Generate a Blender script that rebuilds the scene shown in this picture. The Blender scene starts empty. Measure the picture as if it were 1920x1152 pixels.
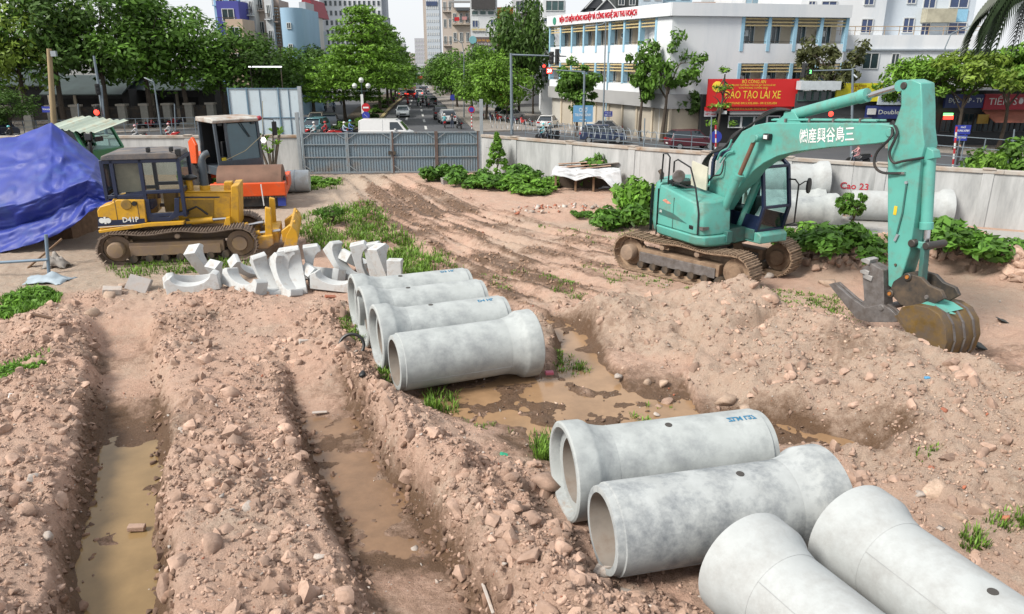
import bpy, bmesh, math, random
import numpy as np
from mathutils import Vector, Matrix, noise as mnoise

scene = bpy.context.scene
COL = scene.collection
R = math.radians
rnd = random.Random(7)

# ------------------------------------------------------------------ camera, light, exposure
CAM_H, FPX = 5.6, 1400.0
PITCH = math.atan((576 - 112) / FPX)
SP, CP = math.sin(PITCH), math.cos(PITCH)
cam_data = bpy.data.cameras.new('camera')
cam_data.sensor_width = 36.0
cam_data.lens = 36.0 * FPX / 1920
cam_data.clip_start = 0.1
cam_data.clip_end = 3000
cam = bpy.data.objects.new('camera', cam_data)
cam.location = (0, 0, CAM_H)
cam.rotation_euler = (math.pi / 2 - PITCH, 0, 0)
COL.objects.link(cam)
scene.camera = cam

SUN_EL, SUN_AZ = R(44), R(122)          # hazy sun to the left, a little behind the camera
world = bpy.data.worlds.new('World')
scene.world = world
world.use_nodes = True
wn, wl = world.node_tree.nodes, world.node_tree.links
sky = wn.new('ShaderNodeTexSky')
sky.sky_type = 'NISHITA'
sky.sun_disc = False
sky.sun_elevation = SUN_EL
sky.sun_rotation = 2*math.pi - SUN_AZ
sky.air_density = 1.0
sky.dust_density = 3.0
cloud = wn.new('ShaderNodeMix')
cloud.data_type = 'RGBA'
cloud.inputs[0].default_value = 0.8
wl.new(sky.outputs[0], cloud.inputs[6])
cloud.inputs[7].default_value = (8.0, 8.2, 8.5, 1)      # the bright cloud layer
wl.new(cloud.outputs[2], wn['Background'].inputs[0])
wn['Background'].inputs[1].default_value = 0.10
sun_data = bpy.data.lights.new('sun', 'SUN')
sun_data.energy = 3.9
sun_data.angle = R(17)
sun_data.color = (1, 0.95, 0.87)
sun = bpy.data.objects.new('sun', sun_data)
dsun = Vector((math.sin(SUN_AZ) * -1 * math.cos(SUN_EL), math.cos(SUN_AZ) * math.cos(SUN_EL), math.sin(SUN_EL)))
sun.rotation_euler = dsun.to_track_quat('Z', 'Y').to_euler()
COL.objects.link(sun)
vs = scene.view_settings
vs.view_transform = 'Standard'
vs.look = 'None'
vs.exposure = 0.42         # exposed for the shade: the cloud layer burns out
vs.gamma = 1
vs.use_curve_mapping = False
scene.cycles.max_bounces = 5
scene.cycles.diffuse_bounces = 3
scene.cycles.glossy_bounces = 2
scene.cycles.transmission_bounces = 3
scene.cycles.transparent_max_bounces = 6

# ------------------------------------------------------------------ finding places
def ray(px, py):
    u, v = px - 960, py - 576
    return Vector((u, FPX * CP - v * SP, -(v * CP + FPX * SP)))

def P(px, py, z=0.0):                      # the point of the plane z seen at a place of the photograph
    r = ray(px, py)
    k = (z - CAM_H) / r.z
    return Vector((r.x * k, r.y * k, z))

def D(px, py, Y):                          # the point at distance Y
    r = ray(px, py)
    k = Y / r.y
    return Vector((r.x * k, Y, CAM_H + r.z * k))

# ------------------------------------------------------------------ objects
def tag(o, label=None, cat=None, group=None, kind=None):
    if label: o['label'] = label
    if cat: o['category'] = cat
    if group: o['group'] = group
    if kind: o['kind'] = kind
    return o

def empty(name, loc=(0, 0, 0), rz=0.0, label=None, cat=None, group=None):
    o = bpy.data.objects.new(name, None)
    o.empty_display_size = 0.3
    o.location = loc
    o.rotation_euler = (0, 0, rz)
    COL.objects.link(o)
    return tag(o, label, cat, group)

def kids(o):
    return KIDS.get(o.name, [])
KIDS = {}

def link(o, parent=None):
    COL.objects.link(o)
    if parent is not None:
        o.parent = parent
        KIDS.setdefault(parent.name, []).append(o)
    return o

def copy_tree(o, parent=None, loc=None, rz=None, label=None, scale=None):
    c = o.copy()
    link(c, parent)
    if loc is not None: c.location = loc
    if rz is not None: c.rotation_euler = (c.rotation_euler[0], c.rotation_euler[1], rz)
    if scale is not None: c.scale = (scale,) * 3 if not hasattr(scale, '__len__') else scale
    if label: c['label'] = label
    for k in kids(o):
        copy_tree(k, c)
    return c

def recolour(o, old, new):                 # give a copy another paint
    for k in [o] + kids(o):
        for g in [k] + kids(k):
            if g.type in ('MESH', 'FONT') and g.data.materials and g.data.materials[0] == old:
                g.material_slots[0].link = 'OBJECT'
                g.material_slots[0].material = new

class MB:
    def __init__(s): s.v = []; s.f = []
    def add(s, vs, fs, M=None):
        n = len(s.v)
        s.v += [tuple(M @ Vector(v)) for v in vs] if M is not None else [tuple(v) for v in vs]
        s.f += [tuple(i + n for i in f) for f in fs]
        return s
    def bx(s, x0, x1, y0, y1, z0, z1, M=None):
        return s.add([(x0,y0,z0),(x1,y0,z0),(x1,y1,z0),(x0,y1,z0),(x0,y0,z1),(x1,y0,z1),(x1,y1,z1),(x0,y1,z1)],
                     [(0,3,2,1),(4,5,6,7),(0,1,5,4),(1,2,6,5),(2,3,7,6),(3,0,4,7)], M)
    def box(s, c, d, M=None):
        return s.bx(c[0]-d[0]/2, c[0]+d[0]/2, c[1]-d[1]/2, c[1]+d[1]/2, c[2]-d[2]/2, c[2]+d[2]/2, M)
    def bar(s, p0, p1, w, h=None, up=(0,0,1)):      # a square bar from point to point
        p0, p1 = Vector(p0), Vector(p1); h = h or w
        x = (p1 - p0).normalized(); u = Vector(up)
        if abs(x.dot(u)) > .98: u = Vector((0,1,0))
        y = u.cross(x).normalized(); z = x.cross(y)
        a, b = y * w/2, z * h/2
        vs = [p0-a-b, p0+a-b, p0+a+b, p0-a+b, p1-a-b, p1+a-b, p1+a+b, p1-a+b]
        return s.add(vs, [(0,3,2,1),(4,5,6,7),(0,1,5,4),(1,2,6,5),(2,3,7,6),(3,0,4,7)])
    def lathe(s, prof, p0, ax, n=16, caps=True):    # prof: (distance along axis, radius)
        p0, ax = Vector(p0), Vector(ax).normalized()
        u = Vector((0,0,1)) if abs(ax.z) < .9 else Vector((1,0,0))
        a = ax.cross(u).normalized(); b = ax.cross(a)
        vs, fs = [], []
        for (t, r) in prof:
            for k in range(n):
                q = 2*math.pi*k/n
                vs.append(p0 + ax*t + a*(r*math.cos(q)) + b*(r*math.sin(q)))
        for i in range(len(prof)-1):
            for k in range(n):
                k2 = (k+1) % n
                fs.append((i*n+k, i*n+k2, (i+1)*n+k2, (i+1)*n+k))
        if caps:
            fs.append(tuple(range(n))[::-1]); fs.append(tuple(range((len(prof)-1)*n, len(prof)*n)))
        return s.add(vs, fs)
    def cyl(s, p0, p1, r0, r1=None, n=12):
        p0, p1 = Vector(p0), Vector(p1); r1 = r0 if r1 is None else r1
        return s.lathe([(0, r0), ((p1-p0).length, r1)], p0, p1-p0, n)
    def tube(s, pts, r, n=6):
        pts = [Vector(p) for p in pts]
        vs, fs = [], []
        pa = None
        for i, p in enumerate(pts):
            t = (pts[min(i+1, len(pts)-1)] - pts[max(i-1, 0)]).normalized()
            if pa is None:
                u = Vector((0,0,1)) if abs(t.z) < .9 else Vector((1,0,0))
                a = t.cross(u).normalized()
            else:
                a = (pa - t * pa.dot(t)).normalized()
            pa = a
            b = t.cross(a)
            rr = r[i] if hasattr(r, '__len__') else r
            for k in range(n):
                q = 2*math.pi*k/n
                vs.append(p + a*(rr*math.cos(q)) + b*(rr*math.sin(q)))
        for i in range(len(pts)-1):
            for k in range(n):
                k2 = (k+1) % n
                fs.append((i*n+k, i*n+k2, (i+1)*n+k2, (i+1)*n+k))
        fs.append(tuple(range(n))[::-1]); fs.append(tuple(range((len(pts)-1)*n, len(pts)*n)))
        return s.add(vs, fs)
    def prism(s, pts, y0, y1, ax='xz', taper=None):     # outline in a plane, thickness along the third axis
        n = len(pts)
        def q(p, y):
            return (p[0], y, p[1]) if ax == 'xz' else ((y, p[0], p[1]) if ax == 'yz' else (p[0], p[1], y))
        t = taper or pts
        vs = [q(p, y0) for p in pts] + [q(p, y1) for p in t]
        fs = [tuple(range(n)), tuple(range(n, 2*n))[::-1]] + [(i, i+n, (i+1) % n + n, (i+1) % n) for i in range(n)]
        return s.add(vs, fs)
    def face(s, pts):
        return s.add(pts, [tuple(range(len(pts)))])
    def mesh(s, name):
        me = bpy.data.meshes.new(name)
        me.from_pydata(s.v, [], s.f)
        return me
    def build(s, name, m, parent=None, smooth=False, bevel=0.0, seg=2, fix=True):
        me = s.mesh(name)
        if fix:
            bm = bmesh.new(); bm.from_mesh(me)
            bmesh.ops.recalc_face_normals(bm, faces=bm.faces)
            bm.to_mesh(me); bm.free()
        me.materials.append(m)
        if smooth or bevel:
            me.polygons.foreach_set('use_smooth', [True] * len(me.polygons))
            me.set_sharp_from_angle(angle=R(38 if not bevel else 50))
        o = bpy.data.objects.new(name, me)
        if bevel:
            b = o.modifiers.new('edge', 'BEVEL'); b.width = bevel; b.segments = seg; b.limit_method = 'ANGLE'; b.angle_limit = R(35)
            b.harden_normals = False
        return link(o, parent)

def inst(src, parent=None, loc=None, rot=None, scale=None, name=None):      # another object on the same mesh
    o = bpy.data.objects.new(name or src.name.split('.')[0], src.data)
    if loc is not None: o.location = loc
    if rot is not None: o.rotation_euler = rot
    if scale is not None: o.scale = scale
    for md in src.modifiers:
        b = o.modifiers.new(md.name, md.type); b.width = md.width; b.segments = md.segments; b.limit_method = md.limit_method; b.angle_limit = md.angle_limit
    return link(o, parent)

def np_mesh(name, V, F, m, parent=None, smooth=False):      # V (n,3), F (k,3|4): many pieces at once
    me = bpy.data.meshes.new(name)
    V = np.asarray(V, np.float32); F = np.asarray(F, np.int32)
    me.vertices.add(len(V)); me.vertices.foreach_set('co', V.ravel())
    k = F.shape[1]
    me.loops.add(F.size); me.loops.foreach_set('vertex_index', F.ravel())
    me.polygons.add(len(F))
    me.polygons.foreach_set('loop_start', np.arange(0, F.size, k, dtype=np.int32))
    me.polygons.foreach_set('loop_total', np.full(len(F), k, np.int32))
    if smooth: me.polygons.foreach_set('use_smooth', np.ones(len(F), bool))
    me.update(calc_edges=True); me.validate()
    me.materials.append(m)
    return link(bpy.data.objects.new(name, me), parent)

def text(name, body, size, m, parent, M, bold=0.0, width=None, space=1.0, extrude=0.004):
    cu = bpy.data.curves.new(name, 'FONT')
    cu.body = body.replace('Đ', 'Ð'); cu.size = size; cu.offset = bold; cu.align_x = 'CENTER'; cu.align_y = 'CENTER'; cu.space_character = space
    cu.resolution_u = 2; cu.extrude = extrude
    cu.materials.append(m)
    o = bpy.data.objects.new(name, cu)
    COL.objects.link(o)
    sx = 1.0
    if width:
        bpy.context.view_layer.update()
        sx = width / max(o.dimensions.x, .01)
    me = bpy.data.meshes.new_from_object(o.evaluated_get(bpy.context.evaluated_depsgraph_get())) if width else None
    if me is None:
        bpy.context.view_layer.update()
        me = bpy.data.meshes.new_from_object(o.evaluated_get(bpy.context.evaluated_depsgraph_get()))
    bpy.data.objects.remove(o)
    o = bpy.data.objects.new(name, me)
    link(o, parent)
    o.matrix_local = M @ Matrix.Diagonal((sx, 1, 1, 1))
    return o

def facing(loc, right, up):        # a matrix whose x runs along right, y along up
    x = Vector(right).normalized(); y = Vector(up); y = (y - x*y.dot(x)).normalized(); z = x.cross(y)
    M = Matrix((x, y, z)).transposed().to_4x4()
    M.translation = Vector(loc)
    return M

class Frame:                        # a thing's own axes: x ahead, y left, z up; px() finds where a sight line meets its plane y = b
    def __init__(s, x, y, z, rz):
        s.M = Matrix.Translation((x, y, z)) @ Matrix.Rotation(rz, 4, 'Z'); s.I = s.M.inverted()
        s.loc = (x, y, z); s.rz = rz
        s.c = s.I @ Vector((0, 0, CAM_H)); s.q = s.I.to_3x3()
    def px(s, px, py, b=0.0):
        r = s.q @ ray(px, py); t = (b - s.c.y) / r.y
        p = s.c + r * t
        return (p.x, p.z)
    def pts(s, L, b=0.0):
        return [s.px(x, y, b) for x, y in L]
    def w(s, a, b, z):
        return s.M @ Vector((a, b, z))

# ------------------------------------------------------------------ materials
MATS = {}
ALB = .75            # keeps the base colours at real-world values for this exposure
def mat(name, col, rough=0.6, metal=0.0, var=0.12, scale=3.0, dirt=None, dirt_amt=0.5, dirt_scale=2.0, bump=0.0, bump_scale=30.0,
        emit=None, emit_s=1.0, island=0.0, streak=False, transl=0.0, spec=0.5, dirt_low=None, coat=0.0, low_h=1.0, mud=None, mud_col=(.38, .27, .195)):
    if name in MATS: return MATS[name]
    col = tuple(c*ALB for c in col)
    if dirt: dirt = tuple(c*ALB for c in dirt)
    mud_col = tuple(c*ALB for c in mud_col)
    m = bpy.data.materials.new(name); m.use_nodes = True
    N, L = m.node_tree.nodes, m.node_tree.links
    b = N['Principled BSDF']
    b.inputs['Roughness'].default_value = rough
    b.inputs['Metallic'].default_value = metal
    b.inputs['Specular IOR Level'].default_value = spec
    if coat: b.inputs['Coat Weight'].default_value = coat; b.inputs['Coat Roughness'].default_value = 0.15
    tc = N.new('ShaderNodeTexCoord')
    mp = N.new('ShaderNodeMapping')
    L.new(tc.outputs['Object'], mp.inputs[0])
    if streak: mp.inputs['Scale'].default_value = (1, 1, .18)
    nz = N.new('ShaderNodeTexNoise'); nz.inputs['Scale'].default_value = scale; nz.inputs['Detail'].default_value = 5; nz.inputs['Roughness'].default_value = .65
    L.new(mp.outputs[0], nz.inputs['Vector'])
    rng = N.new('ShaderNodeMapRange'); rng.inputs[1].default_value = .3; rng.inputs[2].default_value = .7
    rng.inputs[3].default_value = 1 - var; rng.inputs[4].default_value = 1 + var
    L.new(nz.outputs[0], rng.inputs[0])
    out = rng.outputs[0]
    if island:
        g = N.new('ShaderNodeNewGeometry')
        r2 = N.new('ShaderNodeMapRange'); r2.inputs[3].default_value = 1 - island; r2.inputs[4].default_value = 1 + island
        L.new(g.outputs['Random Per Island'], r2.inputs[0])
        mu = N.new('ShaderNodeMath'); mu.operation = 'MULTIPLY'
        L.new(out, mu.inputs[0]); L.new(r2.outputs[0], mu.inputs[1]); out = mu.outputs[0]
    hs = N.new('ShaderNodeVectorMath'); hs.operation = 'SCALE'
    hs.inputs[0].default_value = col[:3]
    L.new(out, hs.inputs['Scale'])
    colour = hs.outputs[0]
    if dirt:
        dn = N.new('ShaderNodeTexNoise'); dn.inputs['Scale'].default_value = dirt_scale; dn.inputs['Detail'].default_value = 6; dn.inputs['Roughness'].default_value = .7
        L.new(mp.outputs[0], dn.inputs['Vector'])
        dr = N.new('ShaderNodeMapRange'); dr.inputs[1].default_value = 1 - dirt_amt - .12; dr.inputs[2].default_value = 1 - dirt_amt + .16
        src = dn.outputs[0]
        if dirt_low is not None:            # mud thrown up from below: more of it low down on the thing
            sx = N.new('ShaderNodeSeparateXYZ'); L.new(tc.outputs['Object'], sx.inputs[0])
            lo = N.new('ShaderNodeMapRange'); lo.inputs[1].default_value = low_h; lo.inputs[2].default_value = 0; lo.inputs[4].default_value = dirt_low
            L.new(sx.outputs[2], lo.inputs[0])
            ad = N.new('ShaderNodeMath'); ad.operation = 'ADD'
            L.new(dn.outputs[0], ad.inputs[0]); L.new(lo.outputs[0], ad.inputs[1]); src = ad.outputs[0]
        L.new(src, dr.inputs[0])
        mx = N.new('ShaderNodeMix'); mx.data_type = 'RGBA'
        L.new(dr.outputs[0], mx.inputs[0]); L.new(colour, mx.inputs[6]); mx.inputs[7].default_value = (*dirt[:3], 1)
        colour = mx.outputs[2]
        rr = N.new('ShaderNodeMapRange'); rr.inputs[3].default_value = rough; rr.inputs[4].default_value = max(rough, .85)
        L.new(dr.outputs[0], rr.inputs[0]); L.new(rr.outputs[0], b.inputs['Roughness'])
    if mud:                                 # soil splashed up from the ground, thinning out upwards
        sx = N.new('ShaderNodeSeparateXYZ'); L.new(tc.outputs['Object'], sx.inputs[0])
        lo = N.new('ShaderNodeMapRange'); lo.inputs[1].default_value = mud[0]; lo.inputs[2].default_value = mud[1]; lo.inputs[3].default_value = -.25; lo.inputs[4].default_value = .55
        L.new(sx.outputs[2], lo.inputs[0])
        mn = N.new('ShaderNodeTexNoise'); mn.inputs['Scale'].default_value = 7; mn.inputs['Detail'].default_value = 8; mn.inputs['Roughness'].default_value = .75
        L.new(tc.outputs['Object'], mn.inputs['Vector'])
        ad = N.new('ShaderNodeMath'); ad.operation = 'ADD'; L.new(lo.outputs[0], ad.inputs[0]); L.new(mn.outputs[0], ad.inputs[1])
        mr = N.new('ShaderNodeMapRange'); mr.inputs[1].default_value = .52; mr.inputs[2].default_value = .72; mr.inputs[4].default_value = .8
        L.new(ad.outputs[0], mr.inputs[0])
        mx = N.new('ShaderNodeMix'); mx.data_type = 'RGBA'
        L.new(mr.outputs[0], mx.inputs[0]); L.new(colour, mx.inputs[6]); mx.inputs[7].default_value = (*mud_col, 1)
        colour = mx.outputs[2]
    L.new(colour, b.inputs['Base Color'])
    if bump:
        bn = N.new('ShaderNodeTexNoise'); bn.inputs['Scale'].default_value = bump_scale; bn.inputs['Detail'].default_value = 6; bn.inputs['Roughness'].default_value = .7
        L.new(tc.outputs['Object'], bn.inputs['Vector'])
        bp = N.new('ShaderNodeBump'); bp.inputs['Strength'].default_value = bump; bp.inputs['Distance'].default_value = .02
        L.new(bn.outputs[0], bp.inputs['Height']); L.new(bp.outputs[0], b.inputs['Normal'])
    if emit:
        b.inputs['Emission Color'].default_value = (*emit, 1); b.inputs['Emission Strength'].default_value = emit_s
    if transl:
        t = N.new('ShaderNodeBsdfTranslucent'); L.new(colour, t.inputs[0])
        ms = N.new('ShaderNodeMixShader'); ms.inputs[0].default_value = transl
        L.new(b.outputs[0], ms.inputs[1]); L.new(t.outputs[0], ms.inputs[2]); L.new(ms.outputs[0], N['Material Output'].inputs[0])
    MATS[name] = m
    return m

MUD = (.30, .20, .13)
DRY = (.40, .29, .21)
teal = mat('teal_paint', (.12, .43, .365), .42, var=.10, scale=1.2, dirt=(.17, .24, .19), dirt_amt=.40, dirt_scale=2.2, bump=.06, bump_scale=8, mud=(1.15, .35))
teal_dark = mat('dark_teal_paint', (.045, .16, .14), .5, dirt=(.1, .1, .08), dirt_amt=.4)
yellow = mat('yellow_paint', (.74, .40, .02), .45, var=.12, scale=1.5, dirt=(.30, .17, .06), dirt_amt=.40, dirt_scale=3, bump=.06, bump_scale=8, mud=(.95, .0))
orange = mat('orange_paint', (.80, .10, .015), .4, var=.12, scale=2, dirt=(.35, .12, .05), dirt_amt=.35, dirt_scale=4)
navy = mat('navy_paint', (.012, .022, .062), .4, dirt=(.10, .09, .08), dirt_amt=.3)
slate = mat('slate_paint', (.065, .085, .105), .45, dirt=(.2, .17, .14), dirt_amt=.33)
muddy = mat('muddy_steel', (.20, .13, .085), .85, var=.25, scale=4, dirt=(.36, .25, .165), dirt_amt=.52, dirt_scale=3, bump=.6, bump_scale=14)
mud_light = mat('dried_mud_steel', (.26, .19, .14), .85, var=.25, scale=4, dirt=(.38, .27, .19), dirt_amt=.5, dirt_scale=3, bump=.5, bump_scale=16)
black = mat('black_rubber', (.018, .018, .019), .6, dirt=(.12, .09, .07), dirt_amt=.35)
black_clean = mat('black_plastic', (.014, .015, .017), .45)
darksteel = mat('dark_steel', (.06, .055, .05), .5, metal=.3, dirt=(.2, .14, .09), dirt_amt=.42)
chrome = mat('chrome_rod', (.75, .75, .76), .18, metal=1.0, var=.04)
ruststeel = mat('rusty_steel', (.24, .13, .085), .62, metal=.15, var=.22, scale=5, dirt=(.14, .085, .06), dirt_amt=.45, dirt_scale=2.5)
bucketm = mat('worn_bucket_steel', (.20, .12, .03), .55, metal=.2, var=.3, scale=3, dirt=(.13, .10, .08), dirt_amt=.5, dirt_scale=3.5, bump=.15, bump_scale=10)
wornsteel = mat('worn_grey_steel', (.20, .185, .18), .5, metal=.25, var=.3, scale=6, dirt=(.11, .085, .07), dirt_amt=.45, dirt_scale=4, bump=.1)
white_paint = mat('white_paint', (.78, .78, .76), .4, var=.04, scale=1)
glass = mat('dark_glass', (.015, .022, .028), .06, var=.05, spec=.8)
concrete = mat('pipe_concrete', (.47, .50, .495), .85, var=.16, scale=1.3, dirt=(.27, .29, .30), dirt_amt=.43, dirt_scale=1.8, bump=.15, bump_scale=40, mud=(-.38, -.80))
concrete_new = mat('precast_concrete', (.60, .62, .62), .85, var=.08, scale=3, dirt=(.40, .31, .24), dirt_amt=.36, dirt_scale=4, bump=.12, bump_scale=40)
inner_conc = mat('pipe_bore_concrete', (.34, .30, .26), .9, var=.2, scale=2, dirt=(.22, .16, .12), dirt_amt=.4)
wallm = mat('weathered_render', (.55, .56, .56), .9, var=.16, scale=1.1, dirt=(.30, .31, .31), dirt_amt=.45, dirt_scale=1.3, bump=.15, bump_scale=20, streak=True)
copingm = mat('stained_coping', (.47, .44, .40), .9, var=.15, scale=.8, dirt=(.33, .20, .11), dirt_amt=.43, dirt_scale=1.1, bump=.15)
galv = mat('galvanised_steel', (.40, .44, .47), .45, metal=.35, var=.12, dirt=(.25, .2, .16), dirt_amt=.25)
asphalt = mat('asphalt', (.075, .08, .09), .85, var=.15, scale=.25, dirt=(.11, .11, .115), dirt_amt=.45, dirt_scale=.12, bump=.2, bump_scale=30)
white_conc = mat('kerb_concrete', (.42, .38, .32), .9, var=.12)
wood = mat('weathered_wood', (.23, .14, .08), .8, var=.3, scale=6)
# ------------------------------------------------------------------ the lie of the land
RS = np.random.RandomState(11)
LAT = RS.rand(256, 256)
def vnoise(x, y):
    xi, yi = np.floor(x).astype(int), np.floor(y).astype(int)
    fx, fy = x - xi, y - yi
    fx, fy = fx*fx*(3-2*fx), fy*fy*(3-2*fy)
    a, b = LAT[xi & 255, yi & 255], LAT[(xi+1) & 255, yi & 255]
    c, d = LAT[xi & 255, (yi+1) & 255], LAT[(xi+1) & 255, (yi+1) & 255]
    return (a*(1-fx)+b*fx)*(1-fy) + (c*(1-fx)+d*fx)*fy - .5
def fbm(x, y, o=4, g=.5):
    s, a = 0, 1.0
    for i in range(o):
        s = s + a*vnoise(x + 17.3*i, y + 9.1*i); x, y, a = x*2.03, y*2.03, a*g
    return s
def domes(x, y, cell, keep=.8, seed=0):         # rounded lumps, one to a cell
    x, y = x/cell + seed*31.7, y/cell + seed*13.1
    xi, yi = np.floor(x).astype(int), np.floor(y).astype(int)
    h = np.zeros_like(x)
    for i in (-1, 0, 1):
        for j in (-1, 0, 1):
            cx, cy = xi+i, yi+j
            jx, jy, sz, k = LAT[cx*7 & 255, cy*3 & 255], LAT[cx*5+91 & 255, cy*11+7 & 255], LAT[cx*13+5 & 255, cy*17+3 & 255], LAT[cx*3+50 & 255, cy*7+70 & 255]
            r = .32 + .5*sz
            d2 = ((x-cx-jx)**2 + (y-cy-jy)**2) / (r*r)
            h = np.maximum(h, np.where(k < keep, np.sqrt(np.maximum(0, 1-d2))*r, 0))
    return h*cell
def sstep(a, b, x):
    t = np.clip((x-a)/(b-a), 0, 1)
    return t*t*(3-2*t)
def pline(x, y, pts):               # distance to a line of points, side (+ right of travel), and how far along
    best = np.full(x.shape, 1e9); side = np.zeros(x.shape); along = np.zeros(x.shape)
    for i in range(len(pts)-1):
        a, b = pts[i], pts[i+1]
        dx, dy = b[0]-a[0], b[1]-a[1]; l = math.hypot(dx, dy)
        t = np.clip(((x-a[0])*dx + (y-a[1])*dy)/(l*l), 0, 1)
        ex, ey = x-a[0]-t*dx, y-a[1]-t*dy
        d = np.hypot(ex, ey); m = d < best
        best = np.where(m, d, best); side = np.where(m, (dy*ex - dx*ey)/l, side); along = np.where(m, i+t, along)
    return best, side, along

def xy(L, z=0.0): return [tuple(P(a, b, z)[:2]) for a, b in L]
T1 = xy([(233, 602), (242, 700), (240, 800), (238, 900), (228, 1020), (222, 1152)], -.4)
T1.append((T1[-1][0] + 1.2, T1[-1][1] - 2.6))
T2 = xy([(583, 685), (607, 760), (675, 900), (738, 1020), (806, 1152)], -.3)
T2.append((T2[-1][0] + 1.1, T2[-1][1] - 2.4))
RIDGE = xy([(600, 640), (700, 740), (800, 830), (900, 930), (1010, 1040), (1130, 1152)], .3)
RIDGE.append((RIDGE[-1][0] + 1.6, RIDGE[-1][1] - 2.2))
CREST = xy([(1045, 575), (1150, 565), (1290, 560), (1385, 566), (1460, 590), (1560, 618), (1690, 655), (1800, 695), (1920, 735)], .5)
CREST.append((CREST[-1][0] + 3, CREST[-1][1] - 1.2))
RUTS = [xy(L) for L in (
    [(660, 335), (740, 400), (860, 450), (990, 505), (1140, 540)],
    [(700, 335), (800, 400), (930, 445), (1080, 480), (1180, 500)],
    [(740, 335), (870, 395), (1010, 430), (1130, 455), (1250, 480)],
    [(640, 350), (690, 420), (780, 470), (900, 520), (1020, 560)])]
PUD = xy([(905, 735), (1000, 745), (1080, 790), (1180, 770), (1290, 775), (1400, 800), (1500, 815), (1600, 830)], -.1)
PUD2 = xy([(1040, 610), (1080, 640), (1090, 690), (1150, 740)], -.1)
WALL_R = [(-1.5, 39.0), (5.66, 33.1), (12.82, 28.2), (16.96, 25.9), (26, 21.2)]
WALL_L = [(-44, 37.4), (-10.85, 38.65)]

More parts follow.
